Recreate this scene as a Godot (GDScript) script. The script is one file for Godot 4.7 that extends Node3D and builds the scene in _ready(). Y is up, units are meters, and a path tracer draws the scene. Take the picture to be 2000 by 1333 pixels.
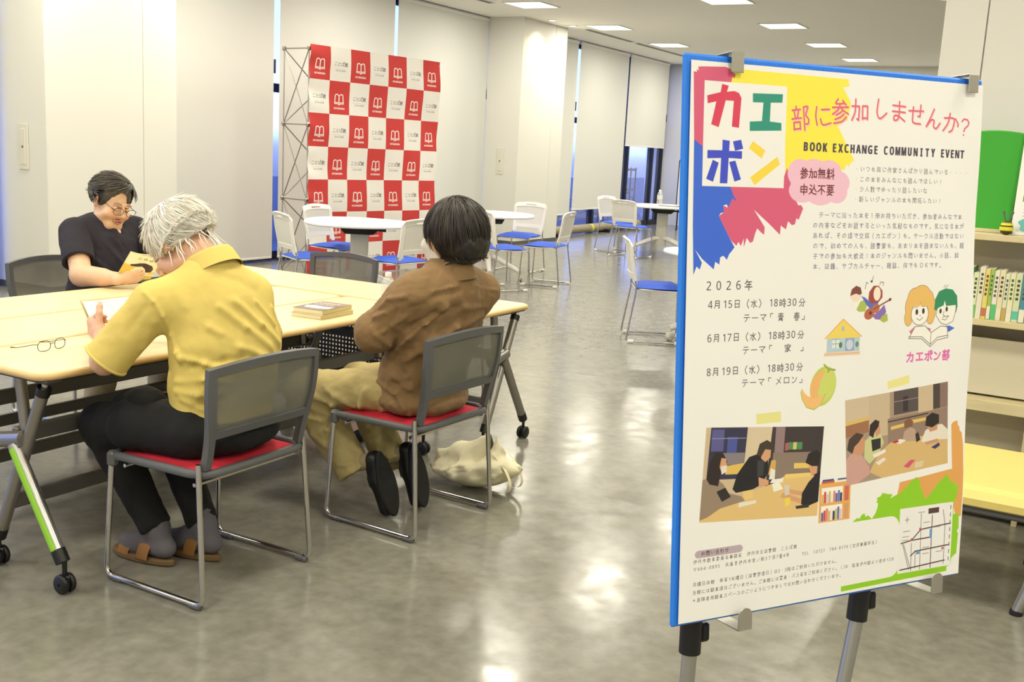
extends Node3D
# A library hall: reading group at folding tables, a poster on an easel, round tables and a banner behind.
# World: -z runs along the window wall away from the camera, -x towards the windows. Camera above the origin.

const CEILING := 3.43
var glyph_cache := {}
var mats := {}
var taken := {}
var rng := RandomNumberGenerator.new()

func _ready():
	rng.seed = 7
	# camera
	var cam := Camera3D.new()
	cam.name = "camera"
	cam.fov = 35.6
	cam.near = 0.05
	cam.far = 200.0
	add_child(cam)
	cam.transform = camera_pose(-0.180271, 0.053241, -0.514691, Vector3(0, 1.5, 0))
	cam.current = true
	# sky at dusk and the exposure
	var env := Environment.new()
	var sky := Sky.new()
	var air := ProceduralSkyMaterial.new()
	air.sky_top_color = Color(0.30, 0.42, 0.80)
	air.sky_horizon_color = Color(0.55, 0.65, 0.95)
	air.ground_bottom_color = Color(0.16, 0.17, 0.22)
	air.ground_horizon_color = Color(0.40, 0.46, 0.66)
	air.sky_energy_multiplier = 1.7
	air.ground_energy_multiplier = 1.6
	sky.sky_material = air
	env.background_mode = Environment.BG_SKY
	env.sky = sky
	env.tonemap_mode = Environment.TONE_MAPPER_LINEAR
	env.tonemap_exposure = 1.52
	env.sdfgi_enabled = true
	env.ssao_enabled = true
	env.ssil_enabled = true
	var around := WorldEnvironment.new()
	around.name = "world"
	around.environment = env
	add_child(around)
	# ceiling lamps, then the room and all that stands in it
	make_materials()
	build_lamps()
	build_room()
	build_outside()
	build_meeting_tables()
	build_grey_chairs()
	build_round_tables()
	build_banner()
	build_easel()
	build_library_corner()
	build_table_things()
	build_people()
	build_small_things()

func camera_pose(pitch: float, roll: float, yaw: float, at: Vector3) -> Transform3D:
	var fwd := Vector3(sin(yaw) * cos(pitch), sin(pitch), -cos(yaw) * cos(pitch))
	var right := Vector3(cos(yaw), 0, sin(yaw))
	var up := right.cross(fwd)
	var r2 := right * cos(roll) + up * sin(roll)
	var u2 := up * cos(roll) - right * sin(roll)
	return Transform3D(Basis(r2, u2, -fwd), at)

# ---------------------------------------------------------------- naming
func numbered(called: String) -> String:
	taken[called] = taken.get(called, -1) + 1
	return called if taken[called] == 0 else "%s_%03d" % [called, taken[called]]

func tag(o: Node, label: String, category: String, group := "", kind := "") -> Node:
	if label: o.set_meta("label", label)
	if category: o.set_meta("category", category)
	if group: o.set_meta("group", group)
	if kind: o.set_meta("kind", kind)
	return o

func thing(called: String, label: String, category: String, at := Vector3.ZERO, turn := 0.0, group := "") -> Node3D:
	var o := Node3D.new()
	o.name = numbered(called)
	add_child(o)
	o.position = at
	o.rotation.y = turn
	tag(o, label, category, group)
	return o

func obj(called: String, g, material: Material, parent: Node = self) -> MeshInstance3D:
	var o := MeshInstance3D.new()
	o.mesh = g.mesh() if g is Geo else g
	o.material_override = material
	if parent == self:
		o.name = numbered(called)
		add_child(o)
	else:
		o.name = called
		parent.add_child(o, true)
	return o

func struct(called: String, g, material: Material, parent: Node = self) -> MeshInstance3D:
	var o := obj(called, g, material, parent)
	if parent == self:
		o.set_meta("kind", "structure")
	return o

func dup(root: Node3D, at: Vector3, turn: float, label: String, group := "") -> Node3D:
	var base := String(root.name)
	var c: Node3D = root.duplicate()
	c.name = numbered(base)
	add_child(c)
	c.position = at
	c.rotation.y = turn
	c.set_meta("label", label)
	if group: c.set_meta("group", group)
	return c

# ---------------------------------------------------------------- geometry
class Geo:
	var v := PackedVector3Array()
	var n := PackedVector3Array()
	var uv := PackedVector2Array()
	var c := PackedColorArray()
	var idx := PackedInt32Array()

	func tri(a: int, b: int, d: int) -> void:
		# wound so that the front face agrees with the normals
		var g := (v[d] - v[a]).cross(v[b] - v[a])
		if g.dot(n[a] + n[b] + n[d]) < 0.0:
			idx.append_array([a, d, b])
		else:
			idx.append_array([a, b, d])

	func flat(points: Array, uvs := []) -> void:
		# a flat convex polygon with its own normal; points given counter-clockwise seen from outside
		var k := v.size()
		var m := Vector3.ZERO
		for i in range(1, points.size() - 1):
			m += (points[i] - points[0]).cross(points[i + 1] - points[0])
		m = m.normalized()
		for i in points.size():
			v.append(points[i])
			n.append(m)
			uv.append(uvs[i] if uvs else Vector2.ZERO)
		for i in range(1, points.size() - 1):
			tri(k, k + i, k + i + 1)

	func box(at: Vector3, size: Vector3, bevel := 0.0, turn := Basis.IDENTITY) -> Geo:
		var h := size / 2.0
		var b := minf(bevel, minf(h.x, minf(h.y, h.z)) * 0.9)
		var corner := func(sx, sy, sz, axis):
			var p := Vector3(sx * (h.x - b), sy * (h.y - b), sz * (h.z - b))
			p[axis] += b * [sx, sy, sz][axis]
			return at + turn * p
		if b <= 0.0:
			for axis in 3:
				for s in [-1.0, 1.0]:
					var q := []
					for e in [[-1.0, -1.0], [1.0, -1.0], [1.0, 1.0], [-1.0, 1.0]]:
						var p := Vector3.ZERO
						p[axis] = s * h[axis]
						p[(axis + 1) % 3] = e[0] * h[(axis + 1) % 3] * s
						p[(axis + 2) % 3] = e[1] * h[(axis + 2) % 3]
						q.append(at + turn * p)
					flat(q)
			return self
		for axis in 3:
			for s in [-1.0, 1.0]:
				var q := []
				for e in [[-1.0, -1.0], [1.0, -1.0], [1.0, 1.0], [-1.0, 1.0]]:
					var sg := [0.0, 0.0, 0.0]
					sg[axis] = s
					sg[(axis + 1) % 3] = e[0] * s
					sg[(axis + 2) % 3] = e[1]
					q.append(corner.call(sg[0], sg[1], sg[2], axis))
				flat(q)
		for axis in 3:
			var a1 := (axis + 1) % 3
			var a2 := (axis + 2) % 3
			for s1 in [-1.0, 1.0]:
				for s2 in [-1.0, 1.0]:
					var lo := [0.0, 0.0, 0.0]
					lo[axis] = -1.0
					lo[a1] = s1
					lo[a2] = s2
					var hi := lo.duplicate()
					hi[axis] = 1.0
					var q := [corner.call(lo[0], lo[1], lo[2], a1), corner.call(hi[0], hi[1], hi[2], a1), corner.call(hi[0], hi[1], hi[2], a2), corner.call(lo[0], lo[1], lo[2], a2)]
					if s1 * s2 < 0.0:
						q.reverse()
					flat(q)
		for sx in [-1.0, 1.0]:
			for sy in [-1.0, 1.0]:
				for sz in [-1.0, 1.0]:
					var q := [corner.call(sx, sy, sz, 0), corner.call(sx, sy, sz, 1), corner.call(sx, sy, sz, 2)]
					if sx * sy * sz < 0.0:
						q.reverse()
					flat(q)
		return self

	func grid(rows: Array, closed_u := false, closed_v := false, uvs := true, flip := false) -> Geo:
		# rows of points, smooth normals; u runs along a row
		var nr := rows.size()
		var nc: int = rows[0].size()
		var k := v.size()
		for r in nr:
			for q in nc:
				var l: Vector3 = rows[r][(q - 1 + nc) % nc if closed_u else maxi(q - 1, 0)]
				var rr: Vector3 = rows[r][(q + 1) % nc if closed_u else mini(q + 1, nc - 1)]
				var d: Vector3 = rows[(r - 1 + nr) % nr if closed_v else maxi(r - 1, 0)][q]
				var u: Vector3 = rows[(r + 1) % nr if closed_v else mini(r + 1, nr - 1)][q]
				var m := (rr - l).cross(u - d).normalized()
				v.append(rows[r][q])
				n.append(-m if flip else m)
				uv.append(Vector2(float(q) / (nc if closed_u else nc - 1), float(r) / maxi(1, (nr if closed_v else nr - 1))))
		for r in (nr if closed_v else nr - 1):
			for q in (nc if closed_u else nc - 1):
				var a := k + r * nc + q
				var b := k + r * nc + (q + 1) % nc
				var e := k + ((r + 1) % nr) * nc + q
				var f := k + ((r + 1) % nr) * nc + (q + 1) % nc
				tri(a, b, f)
				tri(a, f, e)
		return self

	func tube(path: Array, radius, sides := 8, closed := false, caps := true, squash := 1.0) -> Geo:
		# a tube along path; radius: one number or one for each point
		var np := path.size()
		var rows := []
		var up := Vector3.UP
		var t0: Vector3 = (path[1] - path[0]).normalized()
		if absf(t0.dot(up)) > 0.9:
			up = Vector3.RIGHT
		var side := t0.cross(up).normalized()
		var k := v.size()
		var last := t0
		for i in np:
			var t: Vector3
			if closed:
				t = (path[(i + 1) % np] - path[(i - 1 + np) % np]).normalized()
			else:
				t = (path[mini(i + 1, np - 1)] - path[maxi(i - 1, 0)]).normalized()
			side = (side - t * side.dot(t)).normalized()
			var nrm := side.cross(t).normalized()
			var rad: float = radius[i] if radius is Array or radius is PackedFloat32Array else radius
			for s in sides:
				var a := TAU * s / sides
				var o := side * cos(a) + nrm * sin(a) * squash
				v.append(path[i] + o * rad)
				n.append(o.normalized())
				uv.append(Vector2(float(s) / sides, float(i) / np))
			last = t
		for i in (np if closed else np - 1):
			for s in sides:
				var a := k + i * sides + s
				var b := k + i * sides + (s + 1) % sides
				var e := k + ((i + 1) % np) * sides + s
				var f := k + ((i + 1) % np) * sides + (s + 1) % sides
				tri(a, b, f)
				tri(a, f, e)
		if caps and not closed:
			for end in 2:
				var i := 0 if end == 0 else np - 1
				var q := []
				for s in sides:
					q.append(v[k + i * sides + s])
				if end == 0:
					q.reverse()
				var m: Vector3 = (path[0] - path[1]).normalized() if end == 0 else (path[np - 1] - path[np - 2]).normalized()
				var kk := v.size()
				for p in q:
					v.append(p)
					n.append(m)
					uv.append(Vector2.ZERO)
				for s in range(1, sides - 1):
					tri(kk, kk + s, kk + s + 1)
		return self

	func rod(a: Vector3, b: Vector3, r: float, sides := 8) -> Geo:
		return tube([a, b], r, sides)

	func lathe(profile: Array, at := Vector3.ZERO, turn := Basis.IDENTITY, sides := 16) -> Geo:
		# profile of Vector2(radius, height) from bottom to top; creases where neighbours meet sharply
		for i in profile.size() - 1:
			var p: Vector2 = profile[i]
			var q: Vector2 = profile[i + 1]
			var dn := Vector2(q.y - p.y, p.x - q.x).normalized()
			var before := dn
			var after := dn
			if i > 0:
				var w: Vector2 = (p - profile[i - 1])
				var d2 := Vector2(w.y, -w.x).normalized()
				if d2.dot(dn) > 0.5: before = (dn + d2).normalized()
			if i < profile.size() - 2:
				var w: Vector2 = (profile[i + 2] - q)
				var d2 := Vector2(w.y, -w.x).normalized()
				if d2.dot(dn) > 0.5: after = (dn + d2).normalized()
			var k := v.size()
			for s in sides:
				var a := TAU * s / sides
				var o := Vector3(cos(a), 0, sin(a))
				v.append(at + turn * (o * p.x + Vector3.UP * p.y))
				n.append(turn * (o * before.x + Vector3.UP * before.y))
				v.append(at + turn * (o * q.x + Vector3.UP * q.y))
				n.append(turn * (o * after.x + Vector3.UP * after.y))
				uv.append(Vector2(float(s) / sides, 0))
				uv.append(Vector2(float(s) / sides, 1))
			for s in sides:
				var a := k + s * 2
				var b := k + ((s + 1) % sides) * 2
				tri(a, b, b + 1)
				tri(a, b + 1, a + 1)
		return self

	func plate(outline: PackedVector2Array, thick: float, place: Transform3D, round := 0.0) -> Geo:
		# an outline in the local xy plane, front at z = thick / 2, back at -thick / 2, rims rounded by a chamfer
		var shape := outline
		if Geometry2D.is_polygon_clockwise(shape):
			shape.reverse()
		var inner := shape
		var count := shape.size()
		if round > 0.0:
			inner = PackedVector2Array()
			for i in count:
				var a := shape[(i - 1 + count) % count]
				var b := shape[i]
				var d := shape[(i + 1) % count]
				var e1 := (b - a).normalized()
				var e2 := (d - b).normalized()
				var m := Vector2(-e1.y - e2.y, e1.x + e2.x)
				m = m.normalized() if m.length() > 1e-6 else Vector2(-e1.y, e1.x)
				inner.append(b + m * round)
		var tris := Geometry2D.triangulate_polygon(inner)
		for side in [1.0, -1.0]:
			var k := v.size()
			for p in inner:
				v.append(place * Vector3(p.x, p.y, side * thick / 2.0))
				n.append(place.basis * Vector3(0, 0, side))
				uv.append(p)
			for i in range(0, tris.size(), 3):
				tri(k + tris[i], k + tris[i + 1], k + tris[i + 2])
		var rings := [[shape, thick / 2.0 - round], [shape, -thick / 2.0 + round]]
		if round > 0.0:
			rings = [[inner, thick / 2.0], [shape, thick / 2.0 - round], [shape, -thick / 2.0 + round], [inner, -thick / 2.0]]
		for r in rings.size() - 1:
			for i in count:
				var j := (i + 1) % count
				var a := place * Vector3(rings[r][0][i].x, rings[r][0][i].y, rings[r][1])
				var b := place * Vector3(rings[r][0][j].x, rings[r][0][j].y, rings[r][1])
				var d := place * Vector3(rings[r + 1][0][j].x, rings[r + 1][0][j].y, rings[r + 1][1])
				var e := place * Vector3(rings[r + 1][0][i].x, rings[r + 1][0][i].y, rings[r + 1][1])
				flat([e, d, b, a])
		return self

	func sheet(shape: Callable, keep: Callable, nu: int, nv: int, thick: float) -> Geo:
		# a bent sheet: shape(u, v) with u and v from 0 to 1; only the cells that keep(u, v) accepts; with front, back and rims
		var pts := []
		for j in nv + 1:
			var row := []
			for i in nu + 1:
				row.append(shape.call(float(i) / nu, float(j) / nv))
			pts.append(row)
		var nrm := []
		for j in nv + 1:
			var row := []
			for i in nu + 1:
				var du: Vector3 = pts[j][mini(i + 1, nu)] - pts[j][maxi(i - 1, 0)]
				var dv: Vector3 = pts[mini(j + 1, nv)][i] - pts[maxi(j - 1, 0)][i]
				row.append(du.cross(dv).normalized())
			nrm.append(row)
		var on := func(i, j): return i >= 0 and j >= 0 and i < nu and j < nv and keep.call((i + 0.5) / nu, (j + 0.5) / nv)
		for side in [1.0, -1.0]:
			var k := v.size()
			for j in nv + 1:
				for i in nu + 1:
					v.append(pts[j][i] + nrm[j][i] * side * thick / 2.0)
					n.append(nrm[j][i] * side)
					uv.append(Vector2(float(i) / nu, float(j) / nv))
			for j in nv:
				for i in nu:
					if on.call(i, j):
						var a := k + j * (nu + 1) + i
						tri(a, a + 1, a + nu + 2)
						tri(a, a + nu + 2, a + nu + 1)
		for j in nv:
			for i in nu:
				if not on.call(i, j):
					continue
				for e in [[0, -1, i, j, i + 1, j], [1, 0, i + 1, j, i + 1, j + 1], [0, 1, i + 1, j + 1, i, j + 1], [-1, 0, i, j + 1, i, j]]:
					if not on.call(i + e[0], j + e[1]):
						var a: Vector3 = pts[e[3]][e[2]]
						var b: Vector3 = pts[e[5]][e[4]]
						var na: Vector3 = nrm[e[3]][e[2]] * thick / 2.0
						var nb: Vector3 = nrm[e[5]][e[4]] * thick / 2.0
						flat([a - na, b - nb, b + nb, a + na])
		return self

	func add(other: Geo, place := Transform3D.IDENTITY) -> Geo:
		var k := v.size()
		for i in other.v.size():
			v.append(place * other.v[i])
			n.append((place.basis * other.n[i]).normalized())
			uv.append(other.uv[i] if i < other.uv.size() else Vector2.ZERO)
		if other.c.size():
			c.append_array(other.c)
		for i in other.idx:
			idx.append(i + k)
		return self

	func mesh() -> ArrayMesh:
		var a := []
		a.resize(Mesh.ARRAY_MAX)
		a[Mesh.ARRAY_VERTEX] = v
		a[Mesh.ARRAY_NORMAL] = n
		if uv.size() == v.size(): a[Mesh.ARRAY_TEX_UV] = uv
		if c.size() == v.size() and c.size(): a[Mesh.ARRAY_COLOR] = c
		a[Mesh.ARRAY_INDEX] = idx
		var m := ArrayMesh.new()
		m.add_surface_from_arrays(Mesh.PRIMITIVE_TRIANGLES, a)
		return m

# rounded path through corner points: each inner corner is replaced with an arc of points
func bent(points: Array, r: float, steps := 4, closed := false) -> Array:
	var out := []
	var count := points.size()
	for i in count:
		if not closed and (i == 0 or i == count - 1):
			out.append(points[i])
			continue
		var p: Vector3 = points[i]
		var a: Vector3 = points[(i - 1 + count) % count] - p
		var b: Vector3 = points[(i + 1) % count] - p
		var d := minf(r, minf(a.length(), b.length()) * 0.45)
		var s := p + a.normalized() * d
		var e := p + b.normalized() * d
		for k in steps + 1:
			var t := float(k) / steps
			out.append(s.lerp(p, t).lerp(p.lerp(e, t), t))
	return out

func rounded_rect(w: float, h: float, r: float, steps := 4) -> PackedVector2Array:
	var out := PackedVector2Array()
	for q in 4:
		var centre := Vector2((w / 2 - r) * [1, -1, -1, 1][q], (h / 2 - r) * [1, 1, -1, -1][q])
		for k in steps + 1:
			var a := PI / 2 * (q + float(k) / steps)
			out.append(centre + Vector2(cos(a), sin(a)) * r)
	return out

# ---------------------------------------------------------------- materials
func mat(called: String, color: Color, rough := 0.6, metal := 0.0) -> StandardMaterial3D:
	var m := StandardMaterial3D.new()
	m.resource_name = called
	m.albedo_color = color
	m.roughness = rough
	m.metallic = metal
	mats[called] = m
	return m

func noise_tex(size: int, freq: float, low: Color, high: Color, seed_value := 1, octaves := 4, kind := FastNoiseLite.TYPE_SIMPLEX_SMOOTH) -> NoiseTexture2D:
	var nz := FastNoiseLite.new()
	nz.seed = seed_value
	nz.frequency = freq
	nz.noise_type = kind
	nz.fractal_octaves = octaves
	var t := NoiseTexture2D.new()
	t.width = size
	t.height = size
	t.seamless = true
	t.noise = nz
	var ramp := Gradient.new()
	ramp.set_color(0, low)
	ramp.set_color(1, high)
	t.color_ramp = ramp
	return t

func triplanar(m: StandardMaterial3D, scale: float) -> StandardMaterial3D:
	m.uv1_triplanar = true
	m.uv1_world_triplanar = true
	m.uv1_scale = Vector3.ONE * scale
	return m

func grain(m: StandardMaterial3D, tex: Texture2D, depth: float, scale: float) -> StandardMaterial3D:
	m.heightmap_enabled = true
	m.heightmap_texture = tex
	m.heightmap_scale = depth
	return triplanar(m, scale)

func make_materials():
	var fine := noise_tex(256, 0.05, Color(0.3, 0.3, 0.3), Color(0.7, 0.7, 0.7), 3)
	var weave := noise_tex(256, 0.25, Color(0.2, 0.2, 0.2), Color(0.8, 0.8, 0.8), 5, 2)
	mats.fine = fine
	mats.weave = weave
	triplanar(mat("wall_paint", Color(0.875, 0.87, 0.845), 0.75), 1.0)
	grain(mat("ceiling_board", Color(0.965, 0.955, 0.93), 0.9), weave, 0.05, 3.0)
	var fl := mat("floor_vinyl", Color(1, 1, 1), 0.22)
	fl.albedo_texture = noise_tex(1024, 0.010, Color(0.515, 0.505, 0.465), Color(0.58, 0.57, 0.525), 11, 6)
	fl.detail_enabled = true
	fl.detail_blend_mode = BaseMaterial3D.BLEND_MODE_MUL
	fl.detail_albedo = noise_tex(1024, 0.03, Color(0.86, 0.86, 0.84), Color(1, 1, 1), 23, 5)
	fl.roughness = 1.0
	fl.roughness_texture = noise_tex(1024, 0.012, Color(0.13, 0.13, 0.13), Color(0.27, 0.27, 0.27), 17, 4)
	fl.heightmap_enabled = true
	fl.heightmap_texture = noise_tex(1024, 0.008, Color(0, 0, 0), Color(1, 1, 1), 29, 3)
	fl.heightmap_scale = 0.05
	triplanar(fl, 0.45)
	grain(mat("blind_cloth", Color(0.865, 0.865, 0.84), 0.85), weave, 0.02, 20.0)
	mats.blind_cloth.backlight_enabled = true
	mats.blind_cloth.backlight = Color(0.22, 0.22, 0.21)
	mat("dark_frame", Color(0.10, 0.10, 0.115), 0.4, 0.2)
	var glass := mat("window_glass", Color(1, 1, 1, 0.06), 0.02)
	glass.transparency = BaseMaterial3D.TRANSPARENCY_ALPHA
	mat("white_plastic", Color(0.93, 0.92, 0.90), 0.4)
	mat("switch_plastic", Color(0.86, 0.85, 0.80), 0.45)
	mat("slot_dark", Color(0.42, 0.41, 0.39), 0.7)
	mat("baseboard_grey", Color(0.36, 0.35, 0.33), 0.6)
	var glow := mat("lamp_diffuser", Color(0.9, 0.9, 0.9), 0.6)
	glow.emission_enabled = true
	glow.emission = Color(1.0, 0.985, 0.93)
	glow.emission_energy_multiplier = 2.2
	mat("lamp_frame", Color(0.93, 0.93, 0.92), 0.5)
	mat("chrome", Color(0.80, 0.79, 0.77), 0.16, 1.0)
	mat("steel_tube", Color(0.60, 0.585, 0.56), 0.34, 0.85)
	mat("silver_tube", Color(0.72, 0.72, 0.71), 0.3, 0.9)
	mat("grey_plastic", Color(0.36, 0.365, 0.37), 0.5)
	mat("dark_grey_metal", Color(0.27, 0.27, 0.265), 0.45, 0.3)
	mat("beam_grey", Color(0.40, 0.39, 0.37), 0.45, 0.3)
	mat("black_plastic", Color(0.055, 0.055, 0.058), 0.45)
	mat("black_rubber", Color(0.07, 0.07, 0.07), 0.8)
	grain(mat("red_cloth", Color(0.76, 0.12, 0.20), 0.85), weave, 0.03, 25.0)
	grain(mat("blue_cloth", Color(0.22, 0.37, 0.82), 0.8), weave, 0.03, 25.0)
	var mesh_grey := mat("grey_mesh", Color(0.50, 0.50, 0.455, 0.66), 0.7)
	mesh_grey.transparency = BaseMaterial3D.TRANSPARENCY_ALPHA
	var mesh_white := mat("white_mesh", Color(0.91, 0.905, 0.88, 0.80), 0.6)
	mesh_white.transparency = BaseMaterial3D.TRANSPARENCY_ALPHA
	# table top: pale maple board
	var wood := mat("maple_top", Color(1, 1, 1), 0.38)
	wood.albedo_texture = noise_tex(512, 0.012, Color(0.875, 0.79, 0.60), Color(0.92, 0.85, 0.675), 41, 5)
	triplanar(wood, 1.0)
	wood.uv1_scale = Vector3(3.0, 3.0, 0.45)
	var edge := mat("maple_edge", Color(0.82, 0.70, 0.47), 0.45)
	var beige := mat("shelf_board", Color(1, 1, 1), 0.5)
	beige.albedo_texture = noise_tex(512, 0.01, Color(0.80, 0.745, 0.58), Color(0.85, 0.80, 0.645), 43, 4)
	triplanar(beige, 1.0)
	beige.uv1_scale = Vector3(0.6, 4.0, 4.0)
	mat("shelf_back", Color(0.80, 0.775, 0.69), 0.6)
	mat("green_band", Color(0.57, 0.80, 0.22), 0.5)
	grain(mat("bench_vinyl", Color(0.90, 0.82, 0.49), 0.45), fine, 0.03, 12.0)
	mat("paper_white", Color(0.93, 0.925, 0.90), 0.8)

# ---------------------------------------------------------------- lamps
func lamp_panel() -> Node3D:
	var t := thing("ceiling_light", "", "ceiling light")
	var frame := Geo.new()
	for s in [-1.0, 1.0]:
		frame.box(Vector3(s * 0.285, -0.006, 0), Vector3(0.02, 0.014, 0.59), 0.002)
		frame.box(Vector3(0, -0.006, s * 0.285), Vector3(0.55, 0.014, 0.02), 0.002)
	obj("frame", frame, mats.lamp_frame, t)
	obj("diffuser", Geo.new().box(Vector3(0, -0.003, 0), Vector3(0.55, 0.006, 0.55)), mats.lamp_diffuser, t)
	var l := AreaLight3D.new()
	l.name = "panel_light"
	l.area_size = Vector2(0.54, 0.54)
	l.area_normalize_energy = true
	l.light_energy = 2.5
	l.light_color = Color(1.0, 0.975, 0.90)
	l.shadow_enabled = true
	l.set("area_range", 40.0)
	l.rotation.x = -PI / 2
	l.position.y = -0.016
	t.add_child(l)
	return t

func build_lamps():
	var proto: Node3D = null
	var order := ["nearest", "second", "third", "fourth", "fifth"]
	for xi in 5:
		var x: float = [-7.42, -4.66, -1.9, 0.86, 3.62][xi]
		for i in 10:
			var z := -20.75 + 2.53 * i
			if xi > 2 and z < -4.0:
				continue
			var label := "square white ceiling light panel out over the near part of the hall"
			if xi == 0 and i in [1, 2, 3]:
				label = "square ceiling light panel in the row beside the blinds, %s of three in view" % ["farthest", "middle", "nearest"][i - 1]
			elif xi == 1 and i < 4:
				label = "square ceiling light panel in the row above the poster, %s of four in view" % ["farthest", "third", "second", "nearest"][i]
			if proto == null:
				proto = lamp_panel()
				proto.position = Vector3(x, CEILING, z)
				tag(proto, label, "ceiling light", "square ceiling light panels")
			else:
				dup(proto, Vector3(x, CEILING, z), 0.0, label, "square ceiling light panels")
	# small downlights that wash the pillars
	for spot in [[-7.94, -14.75, "small round ceiling downlight in front of the far pillar, camera side"], [-7.94, -15.45, "small round ceiling downlight in front of the far pillar, rear side"], [-7.94, -6.45, "small round ceiling downlight before the near pillar, left side"], [-7.94, -7.40, "small round ceiling downlight before the near pillar, right side"]]:
		var t := thing("downlight", spot[2], "ceiling light", Vector3(spot[0], CEILING, spot[1]), 0.0, "pillar downlights")
		obj("trim_ring", Geo.new().lathe([Vector2(0.055, -0.001), Vector2(0.055, -0.01), Vector2(0.075, -0.01), Vector2(0.078, -0.001)], Vector3.ZERO, Basis.IDENTITY, 24), mats.lamp_frame, t)
		obj("bulb", Geo.new().lathe([Vector2(0.001, -0.012), Vector2(0.035, -0.01), Vector2(0.054, -0.002)], Vector3.ZERO, Basis.IDENTITY, 20), mats.lamp_diffuser, t)
		var l := SpotLight3D.new()
		l.name = "spot"
		l.light_energy = 1.0
		l.light_color = Color(1.0, 0.95, 0.80)
		l.spot_angle = 65.0
		l.spot_angle_attenuation = 1.0
		l.spot_range = 12.0
		l.light_size = 0.08
		l.shadow_enabled = true
		l.rotation.x = -PI / 2
		l.position.y = -0.03
		t.add_child(l)

# ---------------------------------------------------------------- the room
func slab(x0: float, x1: float, y0: float, y1: float, z0: float, z1: float, bevel := 0.0) -> Geo:
	return Geo.new().box(Vector3((x0 + x1) / 2, (y0 + y1) / 2, (z0 + z1) / 2), Vector3(absf(x1 - x0), absf(y1 - y0), absf(z1 - z0)), bevel)

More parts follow.
